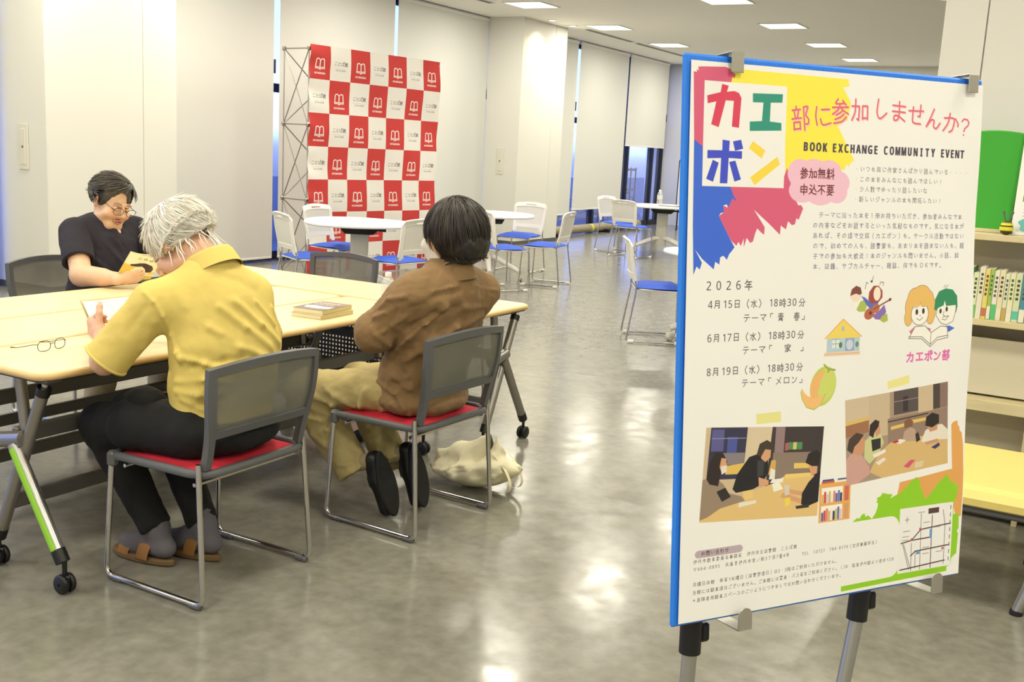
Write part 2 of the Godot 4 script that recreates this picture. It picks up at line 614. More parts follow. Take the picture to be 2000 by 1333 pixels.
func build_room():
	struct("floor", slab(-9.3, 6.2, -0.2, 0, -22.4, 4.2), mats.floor_vinyl)
	struct("ceiling", slab(-9.3, 6.2, CEILING, CEILING + 0.2, -22.4, 4.2), mats.ceiling_board)
	struct("wall_far", slab(-9.3, 6.2, 0, CEILING, -22.3, -22.1), mats.wall_paint)
	struct("wall_right", slab(6.0, 6.2, 0, CEILING, -22.1, 4.0), mats.wall_paint)
	struct("wall_back", slab(-9.3, 6.2, 0, CEILING, 4.0, 4.2), mats.wall_paint)
	# the block behind the bookshelf: faced with panels
	var block := struct("wall_shelf", slab(-0.80, 6.0, 0, CEILING, -6.2, -5.215), mats.wall_paint)
	for p in [[-0.82, -0.645], [-0.639, 1.2], [1.206, 3.2]]:
		struct("panel", slab(p[0], p[1], 0.06, CEILING, -5.215, -5.2, 0.001), mats.wall_paint, block)
	struct("baseboard_shelf", slab(-0.82, 6.0, 0, 0.06, -5.215, -5.196), mats.baseboard_grey)
	# pillars by the windows, faced with panels, with a switch plate on the side towards the camera
	for k in 2:
		var z0: float = [-6.10, -14.34][k]
		var z1: float = [-7.58, -15.78][k]
		var t := struct("pillar", slab(-9.0, -8.20, 0, CEILING, z0 - 0.012, z1 + 0.012), mats.wall_paint)
		tag(t, ["wide cream panelled pillar at the left behind the reading woman", "cream panelled pillar between the blinds past the banner"][k], "pillar")
		var zj := z0 - 1.06 if k == 0 else z0 - 1.03
		for p in [[z0 - 0.012, zj + 0.003], [zj - 0.003, z1 + 0.012]]:
			struct("panel", slab(-8.20, -8.188, 0.06, CEILING, p[0], p[1], 0.001), mats.wall_paint, t)
		struct("panel", slab(-9.0, -8.188, 0.06, CEILING, z0 - 0.012, z0, 0.001), mats.wall_paint, t)
		struct("skirting", slab(-9.0, -8.184, 0, 0.06, z0 + 0.003, z1), mats.baseboard_grey, t)
		var sw := thing("switch_plate", ["tall cream switch plate on the side of the wide near pillar", "tall cream switch plate on the side of the far pillar"][k], "switch", Vector3(-8.49, 1.28, z0 + 0.001))
		obj("plate", Geo.new().box(Vector3(0, 0, 0.006), Vector3(0.13, 0.40, 0.012), 0.004), mats.switch_plastic, sw)
		obj("cover", Geo.new().box(Vector3(0, 0, 0.013), Vector3(0.065, 0.31, 0.008), 0.003), mats.switch_plastic, sw)
		obj("button", Geo.new().lathe([Vector2(0.012, 0), Vector2(0.011, 0.004), Vector2(0.001, 0.005)], Vector3(0, 0, 0.017), Basis(Vector3.RIGHT, PI / 2), 12), mats.slot_dark, sw)
	# windows: dark frames with panes, from floor to ceiling
	var bays := [[3.9, -6.10, [1.9, -0.4, -2.7, -5.0]], [-7.58, -14.34, [-9.65, -11.97]], [-15.78, -22.1, [-17.15, -18.75, -20.25, -21.55]]]
	for b in bays.size():
		var w := Node3D.new()
		w.name = "window_%d" % (b + 1)
		w.set_meta("kind", "structure")
		add_child(w)
		var posts: Array = [bays[b][0] - 0.03] + bays[b][2] + [bays[b][1] + 0.03]
		for i in posts.size():
			struct("mullion", slab(-9.08, -8.96, 0, CEILING, posts[i] - 0.04, posts[i] + 0.04, 0.004), mats.dark_frame, w)
		for y in [0.05, 2.05, CEILING - 0.05]:
			struct("rail", slab(-9.07, -8.97, y - 0.05, y + 0.05, bays[b][0], bays[b][1]), mats.dark_frame, w)
		for i in posts.size() - 1:
			for y in [[0.1, 2.0], [2.1, CEILING - 0.1]]:
				struct("pane", slab(-9.026, -9.02, y[0], y[1], posts[i] - 0.04, posts[i + 1] + 0.04), mats.window_glass, w)
	# roller blinds
	var blinds := [
		[-6.03, -3.72, 0.04, "white roller blind at the left edge, half out of the picture"], [-3.66, -1.5, 0.04, "white roller blind left of the picture"],
		[-7.60, -9.60, 0.04, "white roller blind just right of the near pillar"], [-9.70, -11.93, 0.04, "white roller blind behind the truss side of the banner"], [-12.00, -14.33, 0.04, "white roller blind between the banner and the far pillar"],
		[-15.79, -17.40, 0.34, "narrow white roller blind just right of the far pillar"], [-17.50, -19.62, 0.42, "white roller blind pulled almost down, behind the two nested white chairs"], [-19.69, -21.72, 1.64, "half-raised white roller blind above the dark window"],
	]
	for b in blinds:
		var t := thing("roller_blind", b[3], "blind", Vector3(-8.80, 0, (b[0] + b[1]) / 2), 0.0, "roller blinds")
		var w := absf(b[1] - b[0])
		var rows := []
		for j in 9:
			var row := []
			for i in 9:
				var y := lerpf(b[2] + 0.02, CEILING - 0.06, j / 8.0)
				row.append(Vector3(0.006 * sin(i * 0.9 + w) * (1.0 - j / 8.0), y, (i / 8.0 - 0.5) * w))
			rows.append(row)
		obj("cloth", Geo.new().grid(rows), mats.blind_cloth, t)
		obj("roller", Geo.new().rod(Vector3(-0.02, CEILING - 0.04, -w / 2), Vector3(-0.02, CEILING - 0.04, w / 2), 0.032, 12), mats.white_plastic, t)
		obj("bottom_bar", Geo.new().box(Vector3(0, b[2] + 0.012, 0), Vector3(0.014, 0.026, w), 0.004), mats.white_plastic, t)
		# weight clips of the blind cord seen as dark marks in the gaps
		obj("guide_clip", Geo.new().box(Vector3(0.0, 2.28, -w / 2 - 0.02), Vector3(0.02, 0.16, 0.02), 0.003), mats.black_plastic, t)
	# ceiling slots of the air conditioning
	for s in [[-10.6, -12.95, "long grey air slot in the ceiling above the banner"], [-15.95, -17.75, "long grey air slot in the ceiling after the far pillar"], [-17.95, -21.4, "long grey air slot in the ceiling at the far end"]]:
		var t := thing("ceiling_slot", s[2], "air vent", Vector3(-7.92, CEILING, (s[0] + s[1]) / 2), 0.0, "ceiling air slots")
		var w := absf(s[1] - s[0])
		obj("slot", Geo.new().box(Vector3(0, -0.002, 0), Vector3(0.10, 0.004, w)), mats.slot_dark, t)
		for sx in [-1.0, 1.0]:
			obj("rim", Geo.new().box(Vector3(sx * 0.056, -0.004, 0), Vector3(0.012, 0.008, w), 0.002), mats.lamp_frame, t)
	# pipe rail along the foot of the far windows
	var pipe := thing("floor_duct", "beige round duct lying along the foot of the far windows", "duct", Vector3(-8.62, 0, -18.0))
	obj("duct", Geo.new().rod(Vector3(0, 0.10, 2.1), Vector3(0, 0.10, -2.2), 0.075, 14), mat("duct_beige", Color(0.60, 0.56, 0.47), 0.6), pipe)
	for z in [1.6, -0.5, -1.9]:
		obj("bracket", Geo.new().box(Vector3(0.03, 0.03, z), Vector3(0.26, 0.06, 0.05), 0.006), mats.black_plastic, pipe)
	obj("yellow_mark", Geo.new().lathe([Vector2(0.0765, 0), Vector2(0.0765, 0.08)], Vector3(0, 0.10, 0.0), Basis(Vector3.RIGHT, PI / 2), 14), mat("mark_yellow", Color(0.85, 0.83, 0.25), 0.6), pipe)

func build_outside():
	struct("terrace", slab(-16, -9.1, -0.35, -0.15, -34, 8), mat("terrace_stone", Color(0.42, 0.43, 0.46), 0.8))
	var wall := struct("trim_1", slab(-11.9, -11.7, -0.15, 0.85, -34, 8), mat("parapet", Color(0.55, 0.57, 0.62), 0.8))
	wall.set_meta("label", "grey parapet of the terrace outside the windows")
	var post := thing("terrace_post", "pale round post standing on the terrace outside", "post", Vector3(-10.9, -0.15, -26.2))
	obj("shaft", Geo.new().lathe([Vector2(0.22, 0), Vector2(0.22, 0.1), Vector2(0.17, 0.14), Vector2(0.17, 3.6)], Vector3.ZERO, Basis.IDENTITY, 20), mats.white_plastic, post)
	obj("cap", Geo.new().lathe([Vector2(0.17, 3.6), Vector2(0.24, 3.64), Vector2(0.24, 3.7), Vector2(0.001, 3.72)], Vector3.ZERO, Basis.IDENTITY, 20), mats.white_plastic, post)
	# railing of dark bars
	var rail := thing("terrace_railing", "black barred railing outside the far window", "railing", Vector3(-11.0, -0.15, -25.2))
	for y in [0.2, 0.75, 1.25]:
		obj("rail", Geo.new().rod(Vector3(0, y, 2.2), Vector3(0, y, -0.2), 0.03, 6), mats.dark_frame, rail)
	for i in 9:
		obj("bar", Geo.new().rod(Vector3(0, 0, 2.2 - i * 0.3), Vector3(0, 1.3, 2.2 - i * 0.3), 0.018, 6), mats.dark_frame, rail)
	# shrubs beyond the glass
	var leaf := mat("shrub_leaf", Color(0.16, 0.20, 0.17), 0.8)
	for s in [[-10.3, -19.6, 0.5], [-10.5, -21.0, 0.62], [-10.4, -18.4, 0.45], [-10.5, -23.4, 0.8]]:
		var t := thing("shrub", ["low dark shrub outside the almost lowered blind, middle one", "low dark shrub outside the almost lowered blind, far one", "low dark shrub outside the almost lowered blind, near one", "taller dark shrub outside the half-raised blind"][[0.5, 0.62, 0.45, 0.8].find(s[2])], "shrub", Vector3(s[0], -0.15, s[1]), 0.0, "shrubs on the terrace")
		obj("stem", Geo.new().tube([Vector3.ZERO, Vector3(0.02, s[2] * 0.5, 0.01), Vector3(0, s[2] * 0.8, 0)], [0.02, 0.014, 0.006], 6), mats.dark_frame, t)
		var g := Geo.new()
		for i in 260:
			var d := Vector3(rng.randf_range(-1, 1), rng.randf_range(-0.6, 1), rng.randf_range(-1, 1))
			if d.length() > 1.0: continue
			var p: Vector3 = Vector3(0, s[2] * 0.65, 0) + d * Vector3(0.5, 0.4, 0.5) * s[2]
			var e := Vector3(rng.randf_range(-1, 1), rng.randf_range(-0.5, 1), rng.randf_range(-1, 1)).normalized()
			var w := e.cross(Vector3.UP).normalized() * 0.018
			g.flat([p, p + e * 0.04 + w, p + e * 0.09, p + e * 0.04 - w])
		obj("foliage", g, leaf, t)

# ---------------------------------------------------------------- folding tables
func caster(t: Node3D, at: Vector3, material: Material, r := 0.032) -> void:
	var g := Geo.new()
	for s in [-1.0, 1.0]:
		g.lathe([Vector2(0.004, -0.009), Vector2(r - 0.004, -0.009), Vector2(r, -0.005), Vector2(r, 0.005), Vector2(r - 0.004, 0.009), Vector2(0.004, 0.009)], at + Vector3(0, r, s * 0.014), Basis(Vector3.RIGHT, PI / 2), 18)
	g.box(at + Vector3(0, r * 1.25, 0), Vector3(r * 1.5, r * 1.3, 0.010), 0.004)
	g.rod(at + Vector3(0, r * 1.4, 0), at + Vector3(0, r * 3.5, 0), 0.008, 8)
	obj("caster", g, material, t)

func folding_table(length: float, depth: float, panel := true) -> Node3D:
	# long side along local z; the sitter's side is +x
	var t := thing("folding_table", "", "table")
	var place := Transform3D(Basis(Vector3.RIGHT, PI / 2), Vector3(0, 0.707, 0))
	var outline := rounded_rect(depth - 0.02, length - 0.02, 0.05, 5)
	obj("table_top", Geo.new().plate(outline, 0.026, place, 0.003), mats.maple_top, t)
	var ring := []
	for p in outline:
		ring.append(Vector3(p.x, 0.7065, p.y))
	obj("edge_band", Geo.new().tube(ring, 0.0125, 8, true), mats.maple_edge, t)
	var zl := length / 2 - 0.055
	for s in [-1.0, 1.0]:
		var z: float = s * zl
		obj("leg", Geo.new().tube([Vector3(0.18, 0.66, z), Vector3(-0.07, 0.115, z)], 0.021, 12), mats.steel_tube, t)
		obj("leg", Geo.new().tube([Vector3(0.015, 0.69, z - s * 0.03), Vector3(0.045, 0.46, z - s * 0.03)], 0.019, 12), mats.steel_tube, t)
		obj("front_leg", Geo.new().tube([Vector3(0.05, 0.455, z + s * 0.022), Vector3(0.272, 0.115, z + s * 0.022)], 0.022, 14), mats.steel_tube if panel else mats.silver_tube, t)
		# the coloured strip let into the outer side of the front leg
		var a := Vector3(0.058, 0.443, z + s * 0.022)
		var b := Vector3(0.258, 0.137, z + s * 0.022)
		var strip := Geo.new()
		var across := (b - a).normalized().cross(Vector3(0, 0, s)).normalized()
		var rows := []
		for k in 2:
			var row := []
			for i in 7:
				var an := lerpf(-0.75, 0.75, i / 6.0)
				row.append((a if k == 0 else b) + (Vector3(0, 0, s) * cos(an) + across * sin(an)) * 0.0228)
			rows.append(row)
		strip.grid(rows)
		if not panel:
			obj("colour_strip", strip, mats.green_band, t)
		obj("hub", Geo.new().tube([Vector3(-0.045, 0.452, z + s * 0.01), Vector3(0.085, 0.478, z + s * 0.01)], 0.027, 14), mats.steel_tube, t)
		obj("hub_cap", Geo.new().tube([Vector3(-0.060, 0.449, z + s * 0.01), Vector3(-0.044, 0.452, z + s * 0.01)], 0.028, 14), mats.black_plastic, t)
		obj("top_bracket", Geo.new().box(Vector3(0.10, 0.69, z), Vector3(0.26, 0.014, 0.06), 0.003), mats.dark_grey_metal, t)
		obj("pivot", Geo.new().tube([Vector3(0.195, 0.692, z), Vector3(0.18, 0.66, z)], 0.012, 10), mats.chrome, t)
		obj("collar", Geo.new().tube([Vector3(0.182, 0.663, z), Vector3(0.170, 0.638, z)], 0.0235, 12), mats.black_plastic, t)
		obj("foot_sleeve", Geo.new().tube([Vector3(0.256, 0.140, z + s * 0.022), Vector3(0.281, 0.102, z + s * 0.022)], 0.0235, 12), mats.black_plastic, t)
		obj("foot_sleeve", Geo.new().tube([Vector3(-0.060, 0.137, z), Vector3(-0.077, 0.10, z)], 0.0225, 12), mats.black_plastic, t)
		caster(t, Vector3(0.287, 0, z + s * 0.022), mats.black_plastic)
		caster(t, Vector3(-0.082, 0, z), mats.black_plastic)
	obj("beam", Geo.new().box(Vector3(0.02, 0.475, 0), Vector3(0.03, 0.055, zl * 2), 0.005), mats.beam_grey, t)
	obj("beam", Geo.new().box(Vector3(-0.02, 0.235, 0), Vector3(0.025, 0.05, zl * 2), 0.005), mats.beam_grey, t)
	if not panel:
		return t
	# perforated modesty panel: bars around square holes
	var g := Geo.new()
	var half := length / 2 - 0.20
	var pitch := 0.0215
	var count := int(half * 2 / pitch)
	for i in count + 1:
		g.box(Vector3(-0.17, 0.485, -half + i * pitch), Vector3(0.002, 0.24, 0.0115))
	for j in 12:
		g.box(Vector3(-0.17, 0.365 + j * pitch, 0), Vector3(0.0022, 0.0115, half * 2))
	g.box(Vector3(-0.17, 0.33, 0), Vector3(0.006, 0.06, half * 2 + 0.02), 0.002)
	g.box(Vector3(-0.17, 0.63, 0), Vector3(0.006, 0.06, half * 2 + 0.02), 0.002)
	obj("perforated_panel", g, mats.dark_grey_metal, t)
	return t

func build_meeting_tables():
	var group := "folding tables pushed together for the reading group"
	var t := folding_table(2.10, 0.475, false)
	t.position = Vector3(-3.108, 0, -3.145)
	tag(t, "pale wood folding table nearest the camera, with a green strip on its leg", "table", group)
	dup(t, Vector3(-3.588, 0, -3.145), 0.0, "middle one of three parallel pale wood folding tables", group)
	dup(t, Vector3(-4.068, 0, -3.145), PI, "pale wood folding table on which the woman in navy leans", group)
	var b := folding_table(2.10, 0.505)
	b.position = Vector3(-3.61, 0, -4.465)
	b.rotation.y = PI / 2
	tag(b, "pale wood folding table set crosswise at the far end, with a perforated panel", "table", group)

# ---------------------------------------------------------------- grey mesh chairs
func grey_back(u: float, v: float) -> Vector3:
	# u across, v from the foot of the uprights to the top
	var y := lerpf(0.455, 0.785, v)
	var lean := -0.19 - 0.045 * v - 0.01 * sin(v * PI)
	var half := lerpf(0.228, 0.252, smoothstep(0.1, 0.8, v))
	var s := u * 2.0 - 1.0
	return Vector3(s * half, y + 0.022 * (1.0 - s * s) * v, lean - 0.035 * (1.0 - s * s) * smoothstep(0.15, 0.6, v))

func make_grey_chair() -> Node3D:
	var t := thing("mesh_chair", "", "chair")
	var lower := 0.40
	var rim := func(u, v):
		var s := absf(u * 2.0 - 1.0)
		if v < lower - 0.11:
			return s > 0.86
		if v < lower:
			return s > 0.86 or v > lower - 0.11 + 0.02 * (1.0 - s)
		return s > 0.885 or v > 0.92
	obj("back_frame", Geo.new().sheet(grey_back, rim, 34, 26, 0.024), mats.grey_plastic, t)
	var inner := func(u, v): return absf(u * 2.0 - 1.0) < 0.90 and v > lower - 0.06 and v < 0.94
	obj("mesh_back", Geo.new().sheet(grey_back, inner, 24, 18, 0.003), mats.grey_mesh, t)
	# seat: plastic rim and cushion
	var ring := []
	for p in rounded_rect(0.475, 0.44, 0.07, 6):
		ring.append(Vector3(p.x, 0.437 - 0.012 * smoothstep(0.1, 0.22, p.y), p.y + 0.015))
	obj("seat_frame", Geo.new().tube(ring, 0.018, 8, true, false, 0.8), mats.grey_plastic, t)
	var rows := []
	for j in 11:
		var row := []
		for i in 13:
			var a := i / 12.0 * 2.0 - 1.0
			var b := j / 10.0 * 2.0 - 1.0
			var e := minf(1.0 - absf(a), 1.0 - absf(b))
			row.append(Vector3(a * 0.228, 0.436 + 0.016 * smoothstep(0.0, 0.3, e) - 0.010 * maxf(b, 0.0), b * 0.208 + 0.015))
		rows.append(row)
	obj("cushion", Geo.new().grid(rows, false, false, true, true), mats.red_cloth, t)
	obj("seat_pan", Geo.new().box(Vector3(0, 0.424, 0.015), Vector3(0.44, 0.012, 0.40), 0.004), mats.grey_plastic, t)
	for s in [-1.0, 1.0]:
		var path := bent([Vector3(s * 0.243, 0.475, -0.188), Vector3(s * 0.256, 0.016, -0.222), Vector3(s * 0.256, 0.016, 0.228), Vector3(s * 0.240, 0.425, 0.212), Vector3(s * 0.20, 0.425, 0.212)], 0.035, 5)
		obj("sled_leg", Geo.new().tube(path, 0.0095, 10), mats.chrome, t)
		obj("corner_cap", Geo.new().box(Vector3(s * 0.236, 0.418, 0.212), Vector3(0.036, 0.055, 0.034), 0.01), mats.grey_plastic, t)
		for z in [0.175, -0.185]:
			obj("glide", Geo.new().box(Vector3(s * 0.252, 0.010, z), Vector3(0.026, 0.02, 0.052), 0.006), mats.grey_plastic, t)
	obj("cross_rod", Geo.new().rod(Vector3(-0.24, 0.405, 0.15), Vector3(0.24, 0.405, 0.15), 0.007), mats.chrome, t)
	obj("cross_rod", Geo.new().rod(Vector3(-0.243, 0.405, -0.17), Vector3(0.243, 0.405, -0.17), 0.007), mats.chrome, t)
	return t

func build_grey_chairs():
	var group := "grey mesh chairs with red seats"
	var c := make_grey_chair()
	c.position = Vector3(-2.585, 0, -2.54)
	c.rotation.y = -PI / 2
	tag(c, "grey mesh-backed sled chair with red seat under the man in yellow", "chair", group)
	dup(c, Vector3(-2.378, 0, -3.435), deg_to_rad(-92.5), "grey mesh-backed sled chair with red seat under the person in brown", group)
	dup(c, Vector3(-4.67, 0, -3.66), deg_to_rad(94), "grey mesh-backed chair under the woman in navy", group)
	dup(c, Vector3(-4.12, 0, -4.91), deg_to_rad(2), "empty grey mesh-backed chair across the table, before the banner", group)
	dup(c, Vector3(-3.34, 0, -4.93), deg_to_rad(-3), "empty grey mesh-backed chair mostly hidden behind the person in brown", group)

# ---------------------------------------------------------------- white chairs and round tables
func white_back(u: float, v: float) -> Vector3:
	var y := lerpf(0.47, 0.82, v)
	var s := u * 2.0 - 1.0
	var half := lerpf(0.205, 0.225, v) * (1.0 - 0.10 * smoothstep(0.85, 1.0, v))
	var lean := -0.19 - 0.06 * v - 0.03 * sin(v * 3.0) * 0.3
	return Vector3(s * half, y + 0.018 * (1.0 - s * s) * v, lean - 0.03 * (1.0 - s * s) - 0.02 * smoothstep(0.88, 1.0, v))

func make_white_chair() -> Node3D:
	var t := thing("stacking_chair", "", "chair")
	var slot := func(u, v): return v > 0.885 and v < 0.945 and absf(u - 0.5) < 0.15
	var foot := func(u, v): return v < 0.16 and absf(u - 0.5) < 0.40 - 0.1 * v
	var pane := func(u, v): return absf(u - 0.5) < 0.42 and v > 0.24 and v < 0.86
	obj("back_shell", Geo.new().sheet(white_back, func(u, v): return not slot.call(u, v) and not foot.call(u, v) and not pane.call(u, v), 24, 28, 0.016), mats.white_plastic, t)
	obj("mesh_panel", Geo.new().sheet(white_back, pane, 12, 14, 0.005), mats.white_mesh, t)
	var rows := []
	for j in 9:
		var row := []
		for i in 11:
			var a := i / 10.0 * 2.0 - 1.0
			var b := j / 8.0 * 2.0 - 1.0
			var e := minf(1.0 - absf(a), 1.0 - absf(b))
			row.append(Vector3(a * 0.225 * (1.0 - 0.06 * b * b), 0.445 + 0.028 * smoothstep(0.0, 0.45, e) - 0.02 * smoothstep(0.5, 1.0, b), b * 0.215 + 0.02))
		rows.append(row)
	var pad := Geo.new().grid(rows, false, false, true, true)
	var under := []
	for r in rows:
		var row := []
		for p in r:
			row.append(Vector3(p.x, 0.437 - 0.02 * smoothstep(0.12, 0.235, p.z), p.z))
		under.append(row)
	pad.grid(under)
	obj("seat_pad", pad, mats.blue_cloth, t)
	var pan := []
	for p in rounded_rect(0.43, 0.42, 0.06, 5):
		pan.append(Vector3(p.x, 0.434 - 0.02 * smoothstep(0.1, 0.22, p.y), p.y + 0.02))
	obj("seat_rim", Geo.new().tube(pan, 0.007, 6, true), mats.white_plastic, t)
	for s in [-1.0, 1.0]:
		var path := bent([Vector3(s * 0.205, 0.50, -0.20), Vector3(s * 0.212, 0.43, -0.19), Vector3(s * 0.235, 0.014, -0.25), Vector3(s * 0.235, 0.014, 0.22), Vector3(s * 0.215, 0.428, 0.20), Vector3(s * 0.19, 0.43, -0.10)], 0.035, 4)
		obj("sled_leg", Geo.new().tube(path, 0.0075, 8), mats.chrome, t)
		for z in [0.17, -0.21]:
			obj("glide", Geo.new().box(Vector3(s * 0.233, 0.013, z), Vector3(0.03, 0.026, 0.055), 0.006), mats.white_plastic, t)
	return t

func make_round_table() -> Node3D:
	var t := thing("round_table", "", "table")
	var outline := PackedVector2Array()
	for i in 72:
		var a := TAU * i / 72.0
		outline.append(Vector2(cos(a), sin(a)) * (0.545 + 0.028 * cos(3.0 * a)))
	obj("table_top", Geo.new().plate(outline, 0.028, Transform3D(Basis(Vector3.RIGHT, PI / 2), Vector3(0, 0.726, 0)), 0.008), mats.white_plastic, t)
	obj("cable_cap", Geo.new().lathe([Vector2(0.085, 0.740), Vector2(0.082, 0.743), Vector2(0.001, 0.744)], Vector3.ZERO, Basis.IDENTITY, 28), mats.switch_plastic, t)
	var profile := PackedVector2Array([Vector2(-0.19, 0.712), Vector2(0.19, 0.712), Vector2(0.17, 0.66), Vector2(0.13, 0.625), Vector2(-0.13, 0.625), Vector2(-0.17, 0.66)])
	obj("tilt_mechanism", Geo.new().plate(profile, 0.20, Transform3D(Basis.IDENTITY, Vector3.ZERO), 0.008), mats.black_plastic, t)
	obj("lever", Geo.new().tube([Vector3(0.12, 0.675, 0.10), Vector3(0.22, 0.672, 0.11), Vector3(0.25, 0.672, 0.11)], [0.012, 0.012, 0.016], 8), mats.black_plastic, t)
	obj("column", Geo.new().plate(rounded_rect(0.17, 0.10, 0.045, 5), 0.50, Transform3D(Basis(Vector3.RIGHT, PI / 2), Vector3(0, 0.38, 0)), 0.004), mats.switch_plastic, t)
	for s in [-1.0, 1.0]:
		for q in [-1.0, 1.0]:
			var end := Vector3(s * 0.42, 0.105, q * 0.20)
			obj("leg", Geo.new().tube([Vector3(s * 0.03, 0.24, q * 0.02), Vector3(s * 0.10, 0.235, q * 0.05), end], [0.034, 0.032, 0.024], 10), mats.white_plastic, t)
			caster(t, Vector3(end.x, 0, end.z), mats.switch_plastic, 0.034)
	return t

func build_round_tables():
	var group := "white round tables"
	var t := make_round_table()
	t.position = Vector3(-6.22, 0, -7.98)
	t.rotation.y = deg_to_rad(35)
	tag(t, "white round tilt-top table in front of the red and white banner", "table", group)
	dup(t, Vector3(-6.35, 0, -10.55), deg_to_rad(-30), "white round table partly behind the person in brown, before the far pillar", group)
	dup(t, Vector3(-6.15, 0, -15.35), deg_to_rad(20), "farthest white round table, with a clear bottle on it", group)
	dup(t, Vector3(-2.74, 0, -8.42), deg_to_rad(60), "white round table mostly hidden behind the poster", group)
	var cg := "white stacking chairs with blue seats"
	var c := make_white_chair()
	c.position = Vector3(-6.30, 0, -7.36)
	c.rotation.y = deg_to_rad(152)
	tag(c, "white chair with blue seat, left of the banner table, its back to the camera", "chair", cg)
	dup(c, Vector3(-6.78, 0, -8.34), deg_to_rad(92), "white chair between the round table and the banner, facing the camera", cg)
	dup(c, Vector3(-5.64, 0, -7.80), deg_to_rad(-98), "white chair with blue seat just left of the head of the person in brown", cg)
	dup(c, Vector3(-5.70, 0, -9.76), deg_to_rad(152), "white chair with blue seat just right of the head of the person in brown", cg)
	dup(c, Vector3(-6.43, 0, -11.44), deg_to_rad(4), "white chair facing the camera in front of the far pillar", cg)
	dup(c, Vector3(-5.57, 0, -10.50), deg_to_rad(-80), "white chair seen from the side, at the right of the pillar table", cg)
	dup(c, Vector3(-6.26, 0, -14.46), deg_to_rad(170), "front one of two overlapping white chairs beside the far bottle table", cg)
	dup(c, Vector3(-6.75, 0, -15.05), deg_to_rad(75), "rear one of two overlapping white chairs beside the far bottle table", cg)
	dup(c, Vector3(-3.25, 0, -8.11), deg_to_rad(119), "white chair in side view close to the left edge of the poster", cg)
	dup(c, Vector3(-5.35, 0, -15.3), deg_to_rad(-95), "white chair of which only a blue seat shows beside the poster", cg)

# ---------------------------------------------------------------- banner
func build_banner():
	var a := Vector3(-7.53, 0, -8.75)
	var b := Vector3(-7.25, 0, -10.75)
	var along := (b - a).normalized()
	var w := a.distance_to(b)
	var out := Vector3.UP.cross(along).normalized()
	if out.x < 0: out = -out
	# local frame: x along the cloth from left to right, z out towards the room
	var t := thing("banner_stand", "checked red and white cloth banner with book logos on a folding truss frame", "banner", a)
	t.transform = Transform3D(Basis(along, Vector3.UP, along.cross(Vector3.UP)), a)
	if (t.basis.z).x < 0:
		t.transform = Transform3D(Basis(along, Vector3.UP, -along.cross(Vector3.UP)), a)
	var h := 2.43
	var rows := []
	for j in 49:
		var row := []
		for i in 57:
			var u := i / 56.0
			var v := j / 48.0
			var wave := 0.010 * sin(u * 17.0 + v * 2.0) * (0.3 + 0.7 * (1.0 - v)) + 0.008 * sin(v * 21.0 + u * 3.0) + 0.010 * sin(v * 60.0 + u * 9.0) * exp(-u * 9.0) + 0.006 * sin((u + v) * 34.0) * exp(-(1.0 - u) * 6.0)
			row.append(Vector3(u * w + 0.010 * sin(v * 9.0) * u, h * v + 0.012, wave))
		rows.append(row)
	var cloth := Geo.new().grid(rows)
	for i in cloth.uv.size():
		cloth.uv[i].y = 1.0 - cloth.uv[i].y
	var m := mat("banner_print", Color(1, 1, 1), 0.8)
	m.albedo_texture = banner_picture()
	obj("cloth", cloth, m, t)
	# truss frame behind: three bays high, scissor struts between hubs
	var depth := -0.42
	var xs := [0.02, w / 2, w - 0.02]
	var ys := [0.03, 0.83, 1.62, h - 0.03]
	for x in xs:
		for z in [-0.03, depth]:
			obj("upright", Geo.new().rod(Vector3(x, 0, z), Vector3(x, h - 0.02, z), 0.007, 6), mats.silver_tube, t)
			for y in ys:
				obj("hub", Geo.new().box(Vector3(x, y, z), Vector3(0.045, 0.045, 0.035), 0.01), mats.steel_tube, t)
		for y in ys:
			obj("spacer", Geo.new().rod(Vector3(x, y, -0.03), Vector3(x, y, depth), 0.007, 6), mats.steel_tube, t)
		for k in 3:
			obj("strut", Geo.new().rod(Vector3(x, ys[k], depth), Vector3(x, ys[k + 1], -0.03), 0.006, 6), mats.steel_tube, t)
			obj("strut", Geo.new().rod(Vector3(x, ys[k], -0.03), Vector3(x, ys[k + 1], depth), 0.005, 6), mats.steel_tube, t)
	for k in 3:
		for i in 2:
			obj("strut", Geo.new().rod(Vector3(xs[i], ys[k], depth), Vector3(xs[i + 1], ys[k + 1], depth), 0.006, 6), mats.steel_tube, t)
			obj("strut", Geo.new().rod(Vector3(xs[i + 1], ys[k], depth), Vector3(xs[i], ys[k + 1], depth), 0.006, 6), mats.steel_tube, t)

